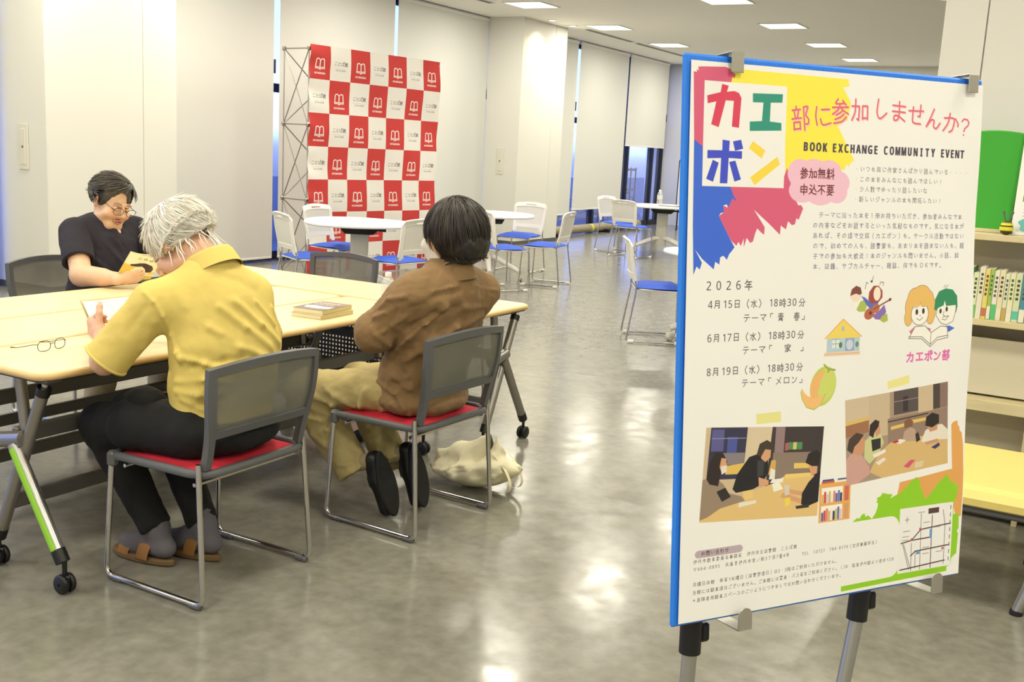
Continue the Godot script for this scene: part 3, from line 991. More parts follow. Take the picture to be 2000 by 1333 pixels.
# ---------------------------------------------------------------- easel with the poster
func build_easel():
	var x := Vector3(0.566, 0.009, -0.824).normalized()
	var y := Vector3(-0.077, 0.996, -0.042)
	y = (y - x * y.dot(x)).normalized()
	var z := x.cross(y)
	var frame := Transform3D(Basis(x, y, z), Vector3(-0.5273, 0.7746, -1.487))
	var w := 0.6185
	var h := 0.88
	# the board: twin-walled blue plastic
	var board := thing("sign_board", "blue corrugated plastic board behind the poster on the easel", "board", frame.origin)
	board.transform = frame
	var blue := mat("blue_board", Color(0.16, 0.50, 0.93), 0.42)
	var skin := Geo.new().box(Vector3(w / 2, h / 2, -0.0055), Vector3(w, h, 0.009), 0.0035)
	obj("panel", skin, blue, board)
	var ribs := Geo.new()
	for i in 102:
		ribs.box(Vector3(0.006 + i * 0.006, h / 2, -0.0012), Vector3(0.0016, h - 0.01, 0.0012))
	obj("ribs", ribs, blue, board)
	# the poster: one sheet, a little buckled
	var poster := thing("poster", "large white event poster with Japanese lettering, colour splashes and two photographs", "poster", frame.origin)
	poster.transform = frame
	var left := 0.0095
	var right := w - 0.0045
	var low := 0.006
	var high := h - 0.0105
	var rows := []
	for j in 41:
		var row := []
		for i in 29:
			var u := i / 28.0
			var v := j / 40.0
			var buckle := 0.0030 + 0.0011 * sin(v * 11.0 + u * 2.0) * u * u + 0.0008 * sin(u * 7.0 + v * 5.0) + 0.003 * smoothstep(0.93, 1.0, u) * sin(v * 9.0) * sin(v * 9.0)
			row.append(Vector3(lerpf(left, right, u), lerpf(low, high, v) + 0.0016 * sin(v * 8.0 + 1.0) * (0.0), buckle))
		rows.append(row)
	var sheet := Geo.new().grid(rows)
	for i in sheet.uv.size():
		sheet.uv[i].y = 1.0 - sheet.uv[i].y
	var m := mat("poster_print", Color(1, 1, 1), 0.55)
	m.albedo_texture = poster_picture()
	obj("sheet", sheet, m, poster)
	# the stand
	var t := thing("easel_stand", "silver tubular easel with black sleeves and metal clips holding the poster board", "easel", frame.origin)
	t.transform = frame
	var grip := mat("clip_metal", Color(0.70, 0.685, 0.64), 0.32, 0.7)
	var down := func(p: Vector3, lean: Vector3) -> Vector3:
		# from local point p along world direction lean to the floor, in local coordinates
		var a := frame * p
		var k := -a.y / lean.y
		return frame.affine_inverse() * (a + lean * k)
	for s in [[0.068, Vector3(0.01, -1, 0.03)], [0.431, Vector3(-0.06, -1, 0.14)]]:
		var top := Vector3(s[0], -0.02, -0.042)
		var foot: Vector3 = down.call(top, s[1])
		obj("leg", Geo.new().tube([top, foot], 0.0125, 16), mats.silver_tube, t)
		obj("sleeve", Geo.new().tube([Vector3(s[0], 0.02, -0.042), top.lerp(foot, 0.062)], 0.018, 16), mats.black_plastic, t)
		obj("knob", Geo.new().box(top.lerp(foot, 0.02) + Vector3(0.024, 0, 0), Vector3(0.018, 0.032, 0.016), 0.004), mats.black_plastic, t)
		obj("post", Geo.new().rod(Vector3(s[0], 0.0, -0.042), Vector3(s[0] * 0.6 + 0.12, h - 0.05, -0.030), 0.011, 12), mats.silver_tube, t)
		var a: Vector3 = frame * foot
		var bar := [frame.affine_inverse() * (a + Vector3(-0.18, 0.014, -0.13)), frame.affine_inverse() * (a + Vector3(0.12, 0.014, 0.085))]
		obj("foot_bar", Geo.new().tube(bar, 0.013, 12), mats.silver_tube, t)
		obj("rubber_foot", Geo.new().tube([foot.lerp(top, 0.04), foot], [0.015, 0.018], 12), mats.black_rubber, t)
	obj("cross_bar", Geo.new().rod(Vector3(0.05, 0.012, -0.035), Vector3(w - 0.05, 0.012, -0.035), 0.009, 10), mats.silver_tube, t)
	obj("cross_bar", Geo.new().rod(Vector3(0.08, h - 0.06, -0.028), Vector3(w - 0.03, h - 0.06, -0.028), 0.009, 10), mats.silver_tube, t)
	# upper clips: folded over the top edge, front lip over the paper
	for cx in [0.088, 0.583]:
		var g := Geo.new()
		g.box(Vector3(cx, h - 0.010, 0.0105), Vector3(0.023, 0.030, 0.002), 0.0008)
		g.box(Vector3(cx, h + 0.005, -0.009), Vector3(0.023, 0.002, 0.040), 0.0008)
		g.box(Vector3(cx, h - 0.030, -0.028), Vector3(0.023, 0.070, 0.002), 0.0008)
		obj("top_clip", g, grip, t)
	# lower hooks: rounded tongues in front of the board
	for cx in [0.126, 0.545]:
		var shape := PackedVector2Array([Vector2(-0.0135, -0.014), Vector2(0.0135, -0.014)])
		for k in 9:
			var an := PI * k / 8.0
			shape.append(Vector2(cos(an) * 0.0135, 0.010 + sin(an) * 0.0125))
		var g := Geo.new().plate(shape, 0.0018, Transform3D(Basis.IDENTITY, Vector3(cx, -0.002, 0.020)), 0.0004)
		g.box(Vector3(cx, -0.0155, -0.010), Vector3(0.027, 0.002, 0.062), 0.0006)
		obj("bottom_hook", g, grip, t)

# ---------------------------------------------------------------- bench and bookshelf at the right
func build_library_corner():
	var bench := thing("bench", "yellow padded bench with grey underframe at the right edge", "bench", Vector3(0.35, 0, -4.18))
	var seat := Geo.new()
	var profile := PackedVector2Array([Vector2(-0.335, 0.365), Vector2(0.325, 0.365), Vector2(0.345, 0.375), Vector2(0.348, 0.400), Vector2(0.330, 0.425), Vector2(0.29, 0.435), Vector2(0.0, 0.430), Vector2(-0.30, 0.435), Vector2(-0.335, 0.42)])
	seat.plate(profile, 2.4, Transform3D(Basis(Vector3.UP, -PI / 2), Vector3.ZERO), 0.01)
	obj("cushion", seat, mats.bench_vinyl, bench)
	obj("seat_base", Geo.new().box(Vector3(0, 0.352, 0), Vector3(2.38, 0.026, 0.64), 0.008), mats.grey_plastic, bench)
	for s in [-1.0, 1.0]:
		for q in [-1.0, 1.0]:
			var x: float = 0.55 if s > 0 else -0.46
			obj("leg", Geo.new().tube([Vector3(x + 0.03, 0.34, q * 0.25), Vector3(x - 0.01, 0.10, q * 0.27), Vector3(x - 0.035, 0.012, q * 0.278)], [0.022, 0.021, 0.019], 14), mats.silver_tube, bench)
			obj("foot", Geo.new().lathe([Vector2(0.022, 0), Vector2(0.022, 0.012), Vector2(0.019, 0.018)], Vector3(x - 0.037, 0, q * 0.279), Basis.IDENTITY, 14), mats.black_rubber, bench)
	# bookshelf unit
	var zf := -4.90
	var x0 := -0.82
	var x1 := 1.2
	var unit := thing("bookshelf", "beige wooden bookshelf standing behind the yellow bench", "bookshelf", Vector3(0, 0, 0))
	for y in [[1.218, 1.245], [0.855, 0.882], [0.485, 0.535], [0.08, 0.105]]:
		obj("shelf_board", slab(x0 + 0.02, x1 - 0.02, y[0], y[1], zf, -5.195, 0.002), mats.shelf_board, unit)
	for x in [x0, -0.255, 0.46, x1 - 0.02]:
		obj("upright", slab(x, x + 0.022, 0.0, 0.485 if x > x0 + 0.1 and x < 1.0 else 1.245, zf - 0.004, -5.19, 0.002), mats.shelf_board, unit)
	obj("back_panel", slab(x0, x1, 0.02, 1.22, -5.195, -5.185), mats.shelf_back, unit)
	# the white display box on the middle shelf: front panel with open top
	obj("front_panel", slab(x0 + 0.03, -0.262, 0.545, 0.792, zf - 0.10, zf - 0.09, 0.001), mats.shelf_back, unit)
	obj("front_panel", slab(-0.255, 0.45, 0.545, 0.792, zf - 0.10, zf - 0.09, 0.001), mats.shelf_back, unit)
	# books in a row
	var spines := [[0.30, 0.55, 0.25], [0.86, 0.90, 0.72], [0.90, 0.88, 0.80], [0.90, 0.82, 0.45], [0.62, 0.75, 0.35], [0.90, 0.89, 0.84], [0.90, 0.86, 0.70], [0.85, 0.88, 0.78], [0.90, 0.88, 0.72], [0.82, 0.86, 0.70], [0.30, 0.55, 0.62], [0.86, 0.80, 0.62], [0.90, 0.90, 0.88], [0.42, 0.62, 0.75], [0.20, 0.55, 0.35]]
	var bx := x0 + 0.27
	var k := 0
	while bx < 0.42:
		var thick := rng.randf_range(0.014, 0.026)
		var high := rng.randf_range(0.195, 0.222) if k < 14 else rng.randf_range(0.18, 0.21)
		var deep := rng.randf_range(0.14, 0.155)
		var col: Array = spines[k % spines.size()]
		var tone := Color(col[0], col[1], col[2]).darkened(0.02)
		var b := thing("shelf_book", "%s-spined book, %s from the left end of the row on the shelf" % [colour_word(tone), ordinal(k + 1)], "book", Vector3(bx + thick / 2, 0.882, zf - 0.02 - deep / 2), 0.0, "books in the shelf row")
		obj("cover", Geo.new().box(Vector3(0, high / 2, 0), Vector3(thick, high, deep), 0.0015), mat("spine_%d" % k, tone, 0.55), b)
		obj("pages", Geo.new().box(Vector3(0, high / 2, -0.003), Vector3(thick - 0.004, high + 0.0006, deep - 0.004)), mats.paper_white, b)
		var second := Color.from_hsv(fmod(0.13 + k * 0.17, 0.6), 0.55, 0.75)
		obj("spine_label", Geo.new().box(Vector3(0, 0.03, deep / 2 + 0.0004), Vector3(thick * 0.92, 0.035 + 0.02 * (k % 3), 0.0008)), mat("label_%d" % k, second if k % 2 else Color(0.88, 0.87, 0.80), 0.6), b)
		var title := Geo.new()
		for q in 5:
			title.box(Vector3(0, high * 0.86 - q * 0.019, deep / 2 + 0.0004), Vector3(thick * 0.42, 0.011, 0.0008))
		obj("title_marks", title, mat("title_%d" % k, Color(0.30, 0.30, 0.26) if k % 4 else Color(0.20, 0.40, 0.22), 0.7), b)
		bx += thick + 0.0012
		k += 1
	# things on the top shelf
	var folder := thing("green_panel", "upright green felt panel with a rounded top on the shelf top", "panel", Vector3(-0.535, 1.245, zf - 0.16))
	var shape := PackedVector2Array([Vector2(-0.12, 0), Vector2(0.105, 0), Vector2(0.135, 0.40)])
	for q in 7:
		var an := q / 6.0
		shape.append(Vector2(lerpf(0.135, -0.11, an), 0.412 + 0.012 * sin(an * PI)))
	grain(mat("green_felt", Color(0.26, 0.66, 0.22), 0.85), mats.weave, 0.04, 18.0)
	obj("felt", Geo.new().plate(shape, 0.02, Transform3D(Basis(Vector3.RIGHT, -0.05), Vector3(0, 0.012, 0)), 0.005), mats.green_felt, folder)
	obj("foot", Geo.new().box(Vector3(0, 0.008, 0), Vector3(0.20, 0.016, 0.08), 0.003), mats.shelf_board, folder)
	var sign := thing("notice_stand", "white printed notice with a green band standing on the shelf top", "sign", Vector3(-0.27, 1.245, zf - 0.10))
	var sm := mat("notice_print", Color(1, 1, 1), 0.6)
	sm.albedo_texture = notice_picture()
	var tilt := Basis(Vector3.UP, -0.08) * Basis(Vector3.RIGHT, -0.10)
	var face := Geo.new()
	face.flat([tilt * Vector3(-0.15, 0.01, 0.003), tilt * Vector3(0.15, 0.01, 0.003), tilt * Vector3(0.15, 0.43, 0.003), tilt * Vector3(-0.15, 0.43, 0.003)], [Vector2(0, 1), Vector2(1, 1), Vector2(1, 0), Vector2(0, 0)])
	obj("sheet", face, sm, sign)
	obj("backing", Geo.new().box(tilt * Vector3(0, 0.22, 0), Vector3(0.302, 0.422, 0.004), 0.001, tilt), mats.white_plastic, sign)
	obj("stand_foot", Geo.new().box(Vector3(0, 0.008, 0.01), Vector3(0.28, 0.016, 0.07), 0.003), mats.white_plastic, sign)
	# small felt cut-outs in front of the notice
	var cloud := thing("cloud_cutout", "turquoise cloud-shaped felt cut-out before the white notice", "decoration", Vector3(-0.30, 1.245, zf - 0.05))
	var edge := PackedVector2Array()
	for q in 40:
		var an := TAU * q / 40.0
		var bump := 1.0 + 0.07 * sin(an * 9.0)
		edge.append(Vector2(cos(an) * 0.088 * bump, 0.048 + maxf(sin(an), -0.95) * 0.046 * bump))
	obj("felt", Geo.new().plate(edge, 0.008, Transform3D(Basis(Vector3.RIGHT, -0.08), Vector3(0, 0.002, 0)), 0.002), mat("turquoise_felt", Color(0.42, 0.72, 0.70), 0.85), cloud)
	obj("foot", Geo.new().box(Vector3(0, 0.004, 0), Vector3(0.12, 0.008, 0.03), 0.002), mats.turquoise_felt, cloud)
	var bee := thing("bee_figure", "small striped bee figure with dark feelers on the shelf top", "figurine", Vector3(-0.432, 1.245, zf - 0.045))
	obj("body", Geo.new().lathe([Vector2(0.006, 0), Vector2(0.022, 0.008), Vector2(0.027, 0.028), Vector2(0.020, 0.052), Vector2(0.001, 0.060)], Vector3.ZERO, Basis.IDENTITY, 16), mat("bee_brown", Color(0.28, 0.24, 0.14), 0.6), bee)
	obj("stripe", Geo.new().lathe([Vector2(0.0265, 0.018), Vector2(0.0283, 0.026), Vector2(0.0265, 0.034)], Vector3.ZERO, Basis.IDENTITY, 16), mat("bee_yellow", Color(0.88, 0.84, 0.18), 0.5), bee)
	obj("stripe", Geo.new().lathe([Vector2(0.0245, 0.040), Vector2(0.0235, 0.046), Vector2(0.0185, 0.053)], Vector3.ZERO, Basis.IDENTITY, 16), mats.bee_yellow, bee)
	for s in [-1.0, 1.0]:
		obj("feeler", Geo.new().tube([Vector3(s * 0.006, 0.056, 0), Vector3(s * 0.014, 0.078, 0), Vector3(s * 0.018, 0.098, 0)], [0.003, 0.003, 0.0055], 6), mats.grey_plastic, bee)
	var flower := thing("yellow_flower", "small yellow felt flower at the edge of the shelf top", "decoration", Vector3(-0.185, 1.245, zf - 0.04))
	obj("stem", Geo.new().rod(Vector3(0, 0, 0), Vector3(0, 0.05, 0), 0.004, 6), mats.green_felt, flower)
	var petals := Geo.new()
	for q in 6:
		var an := TAU * q / 6.0
		petals.lathe([Vector2(0.001, -0.004), Vector2(0.012, 0), Vector2(0.001, 0.004)], Vector3(cos(an) * 0.016, 0.06 + sin(an) * 0.016, 0), Basis(Vector3.RIGHT, PI / 2), 10)
	obj("petals", petals, mats.bee_yellow, flower)

func colour_word(c: Color) -> String:
	if c.s < 0.12: return "white"
	if c.h < 0.11: return "tan"
	if c.h < 0.19: return "cream" if c.s < 0.35 else "yellow"
	if c.h < 0.42: return "pale green" if c.v > 0.7 else "green"
	return "blue"

func ordinal(k: int) -> String:
	var low := ["", "first", "second", "third", "fourth", "fifth", "sixth", "seventh", "eighth", "ninth", "tenth", "eleventh", "twelfth", "thirteenth", "fourteenth", "fifteenth", "sixteenth", "seventeenth", "eighteenth", "nineteenth"]
	if k < 20: return low[k]
	var ten: String = ["twent", "thirt", "fort", "fift", "sixt"][k / 10 - 2]
	return ten + "ieth" if k % 10 == 0 else ten + "y-" + low[k % 10]

# ---------------------------------------------------------------- things on and under the tables
func make_book(called: String, label: String, size: Vector3, cover: Material, page: Material) -> Node3D:
	# lying flat, base at the origin: size x across the spine, y thick, z tall; spine at +x
	var b := thing(called, label, "book")
	var shell := Geo.new()
	shell.box(Vector3(0, 0.0012, 0), Vector3(size.x, 0.0024, size.z), 0.0008)
	shell.box(Vector3(size.x / 2 - 0.0012, size.y / 2, 0), Vector3(0.0024, size.y, size.z), 0.0008)
	obj("case", shell, page, b)
	obj("pages", Geo.new().box(Vector3(-0.002, size.y / 2, 0), Vector3(size.x - 0.008, size.y - 0.005, size.z - 0.007)), mats.paper_cream, b)
	var top := Geo.new()
	top.box(Vector3(0, size.y - 0.0016, 0), Vector3(size.x, 0.0022, size.z), 0.0006)
	obj("cover_board", top, page, b)
	var art := Geo.new()
	var hx := size.x / 2
	var hz := size.z / 2
	art.flat([Vector3(-hx, size.y, hz), Vector3(hx, size.y, hz), Vector3(hx, size.y, -hz), Vector3(-hx, size.y, -hz)], [Vector2(0, 1), Vector2(1, 1), Vector2(1, 0), Vector2(0, 0)])
	obj("cover_print", art, cover, b)
	return b

func make_bottle(called: String, label: String, at: Vector3, scale := 1.0) -> Node3D:
	var b := thing(called, label, "bottle", at)
	var clear := mats.get("bottle_clear")
	if clear == null:
		clear = mat("bottle_clear", Color(0.93, 0.95, 0.95, 0.22), 0.08)
		clear.transparency = BaseMaterial3D.TRANSPARENCY_ALPHA
		var water := mat("bottle_label", Color(0.86, 0.87, 0.85, 0.55), 0.5)
		water.transparency = BaseMaterial3D.TRANSPARENCY_ALPHA
	var s := scale
	obj("bottle_body", Geo.new().lathe([Vector2(0.004, 0.003), Vector2(0.028, 0.0), Vector2(0.032, 0.006), Vector2(0.032, 0.05), Vector2(0.030, 0.055), Vector2(0.032, 0.06), Vector2(0.032, 0.112), Vector2(0.029, 0.128), Vector2(0.018, 0.146), Vector2(0.0125, 0.152), Vector2(0.0125, 0.160)].map(func(p): return p * s), Vector3.ZERO, Basis.IDENTITY, 24), clear, b)
	obj("label_wrap", Geo.new().lathe([Vector2(0.0325, 0.062), Vector2(0.0325, 0.108)].map(func(p): return p * s), Vector3.ZERO, Basis.IDENTITY, 24), mats.bottle_label, b)
	obj("cap", Geo.new().lathe([Vector2(0.0145, 0.152), Vector2(0.0150, 0.154), Vector2(0.0150, 0.168), Vector2(0.0138, 0.171), Vector2(0.001, 0.1715)].map(func(p): return p * s), Vector3.ZERO, Basis.IDENTITY, 20), mats.white_plastic, b)
	return b

func build_table_things():
	mat("paper_cream", Color(0.93, 0.90, 0.78), 0.85)
	var kraft := mat("book_case", Color(0.80, 0.74, 0.52), 0.6)
	var dark := mat("dark_cover", Color(1, 1, 1), 0.35)
	dark.albedo_texture = dark_book_picture()
	var plain := mat("plain_cover", Color(0.84, 0.78, 0.58), 0.5)
	var low := make_book("lying_book", "cream-edged book lowest in the pile on the near table", Vector3(0.165, 0.018, 0.235), plain, kraft)
	low.position = Vector3(-3.045, 0.7202, -3.655)
	low.rotation.y = 0.05
	var high := make_book("lying_book", "dark-covered book on top of the pile on the near table", Vector3(0.160, 0.020, 0.228), dark, kraft)
	high.position = Vector3(-3.055, 0.7384, -3.668)
	high.rotation.y = 0.10
	make_bottle("water_bottle", "clear plastic water bottle with white cap before the person in brown", Vector3(-2.965, 0.7202, -4.03))
	var far_book := make_book("lying_book", "thin brown book lying beyond the shoulder of the man in yellow", Vector3(0.13, 0.012, 0.19), mat("brown_cover", Color(0.62, 0.45, 0.26), 0.5), kraft)
	far_book.position = Vector3(-4.45, 0.7202, -4.52)
	far_book.rotation.y = 0.9
	# spectacles lying open on the table
	var sp := thing("eyeglasses", "thin-framed spectacles lying open on the table by the left corner", "glasses", Vector3(-3.175, 0.7205, -2.37))
	sp.rotation.y = deg_to_rad(97)
	spectacles(sp, mats.dark_wire if mats.has("dark_wire") else mat("dark_wire", Color(0.16, 0.14, 0.15), 0.35, 0.6))
	# the open book that the man in yellow holds up from the table
	var bk := thing("open_book", "open white-paged book propped on the table in the hands of the man in yellow", "book", Vector3(-3.2, 0.722, -2.60))
	var up := Vector3(-0.12, 0.115, -0.03).normalized()
	var pages := Geo.new()
	var cover := Geo.new()
	for s in 2:
		var rows := []
		var back := []
		for j in 7:
			var row := []
			var brow := []
			for i in 11:
				var a := i / 10.0
				var v := j / 6.0
				var bow := 0.016 * sin(a * PI * 0.9) * (1.0 - 0.3 * a)
				var dir := Vector3(-0.10 if s == 0 else 0.03, 0, 0.99 if s == 0 else -0.99)
				var p: Vector3 = Vector3(0, 0, -0.115) + dir * a * 0.125 + up * (v * 0.185) + Vector3(bow, 0, 0)
				if s == 1 and v > 0.5:
					p += Vector3(0.03, 0.015, 0) * (v - 0.5) * a
				row.append(p)
				brow.append(Vector3(0, 0, -0.115) + dir * a * 0.128 + up * (v * 0.188) - Vector3(0.008, 0, 0))
			rows.append(row)
			back.append(brow)
		pages.grid(rows)
		cover.grid(back)
	obj("pages", pages, mats.paper_white, bk)
	obj("cover", cover, kraft, bk)
	# cloth bag on the floor
	build_tote()

func spectacles(parent: Node3D, wire: Material, worn := false) -> void:
	# lens plane at z = 0, bridge at the origin, side arms along -z; lying: on the lower rims
	var lift := 0.0 if worn else 0.019
	for s in [-1.0, 1.0]:
		var rim := []
		for i in 22:
			var a := TAU * i / 22.0
			var e := Vector2(signf(cos(a)) * pow(absf(cos(a)), 0.75) * 0.0255, signf(sin(a)) * pow(absf(sin(a)), 0.75) * 0.0178)
			rim.append(Vector3(s * 0.035 + e.x, lift + e.y, -0.003 * absf(e.x + s * 0.035) / 0.03))
		obj("rim", Geo.new().tube(rim, 0.0012, 6, true), wire, parent)
		var glass: StandardMaterial3D = mats.get("lens_glass")
		if glass == null:
			glass = mat("lens_glass", Color(1, 1, 1, 0.05), 0.02)
			glass.transparency = BaseMaterial3D.TRANSPARENCY_ALPHA
		var disc := Geo.new()
		disc.flat(rim)
		obj("lens", disc, glass, parent)
		var drop := 0.0 if worn else -0.014
		obj("arm", Geo.new().tube([Vector3(s * 0.062, lift + 0.008, -0.004), Vector3(s * 0.066, lift + 0.007, -0.02), Vector3(s * 0.067, lift + 0.002 + drop, -0.095), Vector3(s * 0.064, lift - 0.012 + drop * 0.2, -0.128)], [0.0014, 0.0013, 0.0013, 0.0022], 6), wire, parent)
	obj("bridge", Geo.new().tube([Vector3(-0.0095, lift + 0.004, 0), Vector3(0, lift + 0.0075, 0.002), Vector3(0.0095, lift + 0.004, 0)], 0.0012, 6), wire, parent)

func build_tote():
	var t := thing("tote_bag", "limp cream cloth bag lying on the floor behind the brown-clad person's chair", "bag", Vector3(-2.37, 0, -3.90))
	var cloth := grain(mat("canvas_cream", Color(0.90, 0.87, 0.74), 0.85), mats.weave, 0.04, 20.0)
	var nz := FastNoiseLite.new()
	nz.seed = 5
	nz.frequency = 7.0
	var rows := []
	for j in 22:
		var v := j / 21.0
		var row := []
		for i in 40:
			var a := TAU * i / 40.0
			# slumped sack: wide low body with a raised gathered mouth at one side
			var prof := sin(PI * pow(v, 0.75))
			var rx := 0.20 * (0.15 + prof) * (1.0 - 0.25 * v)
			var rz := 0.125 * (0.15 + prof) * (1.0 - 0.2 * v)
			var p := Vector3(cos(a) * rx, 0.0, sin(a) * rz)
			p.x += 0.10 * v * v
			p.y = 0.20 * pow(v, 0.8) + 0.05 * v * sin(a * 2.0 + 0.6)
			var d := nz.get_noise_3dv(p * 1.4) * 0.055 + 0.012 * sin(a * 5.0 + v * 7.0) * v
			p += Vector3(cos(a), 0.25, sin(a)) * d * (0.3 + 0.7 * prof)
			p.y = maxf(p.y, 0.004)
			row.append(p)
		rows.append(row)
	obj("sack", Geo.new().grid(rows, true), cloth, t)
	for s in [-1.0, 1.0]:
		var strap := []
		var wide := 0.011
		for k in 2:
			var row := []
			for i in 17:
				var f := i / 16.0
				var p := Vector3(0.13 + 0.10 * sin(f * PI) + 0.02 * f, lerpf(0.17, 0.02, f) * (0.6 + 0.4 * cos(f * PI)) + 0.012, s * 0.05 + 0.03 * sin(f * 3.0))
				if f > 0.55: p.y = maxf(p.y, 0.008)
				row.append(p + Vector3(0.0, 0.004 * k, wide * (k * 2 - 1)))
			strap.append(row)
		obj("strap", Geo.new().grid(strap), cloth, t)

func build_small_things():
	make_bottle("water_bottle", "clear bottle standing on the farthest round table", Vector3(-6.30, 0.7405, -15.55), 1.35)
	var tray := thing("paper_tray", "white shallow tray with papers on the farthest round table", "tray", Vector3(-6.05, 0.7402, -15.35))
	obj("tray", Geo.new().lathe([Vector2(0.001, 0.002), Vector2(0.15, 0.002), Vector2(0.18, 0.02), Vector2(0.185, 0.02), Vector2(0.155, 0.0), Vector2(0.001, 0.0)], Vector3.ZERO, Basis.IDENTITY, 24), mats.white_plastic, tray)
	var tape := thing("tape_roll", "small green and purple roll beside the far bottle", "tape", Vector3(-5.80, 0.7402, -15.28))
	obj("roll", Geo.new().lathe([Vector2(0.03, 0), Vector2(0.05, 0), Vector2(0.05, 0.03), Vector2(0.03, 0.03), Vector2(0.03, 0)], Vector3.ZERO, Basis.IDENTITY, 20), mat("tape_purple", Color(0.36, 0.22, 0.66), 0.5), tape)
	obj("top_roll", Geo.new().lathe([Vector2(0.03, 0.031), Vector2(0.055, 0.031), Vector2(0.055, 0.055), Vector2(0.03, 0.055), Vector2(0.03, 0.031)], Vector3.ZERO, Basis.IDENTITY, 20), mats.green_band, tape)
	# standing board by the far wall
	var wb := thing("standing_board", "tall rounded notice board on a stand by the far window", "board", Vector3(-7.80, 0, -21.0))
	wb.rotation.y = deg_to_rad(20)
	obj("frame", Geo.new().plate(rounded_rect(0.64, 1.04, 0.06, 4), 0.03, Transform3D(Basis.IDENTITY, Vector3(0, 0.93, 0)), 0.006), mats.black_plastic, wb)
	obj("face", Geo.new().plate(rounded_rect(0.60, 1.00, 0.05, 4), 0.006, Transform3D(Basis.IDENTITY, Vector3(0, 0.93, 0.015)), 0.001), mats.paper_white, wb)
	obj("grey_drawing", Geo.new().lathe([Vector2(0.001, 0.0), Vector2(0.16, 0.0), Vector2(0.16, 0.002), Vector2(0.001, 0.002)], Vector3(-0.05, 1.10, 0.019), Basis(Vector3.RIGHT, PI / 2), 24), mat("drawing_grey", Color(0.55, 0.60, 0.60), 0.8), wb)
	for s in [-1.0, 1.0]:
		obj("leg", Geo.new().rod(Vector3(s * 0.27, 0, 0), Vector3(s * 0.27, 0.45, 0), 0.014, 8), mats.dark_frame, wb)
		obj("foot", Geo.new().box(Vector3(s * 0.27, 0.012, 0), Vector3(0.04, 0.024, 0.40), 0.006), mats.dark_frame, wb)

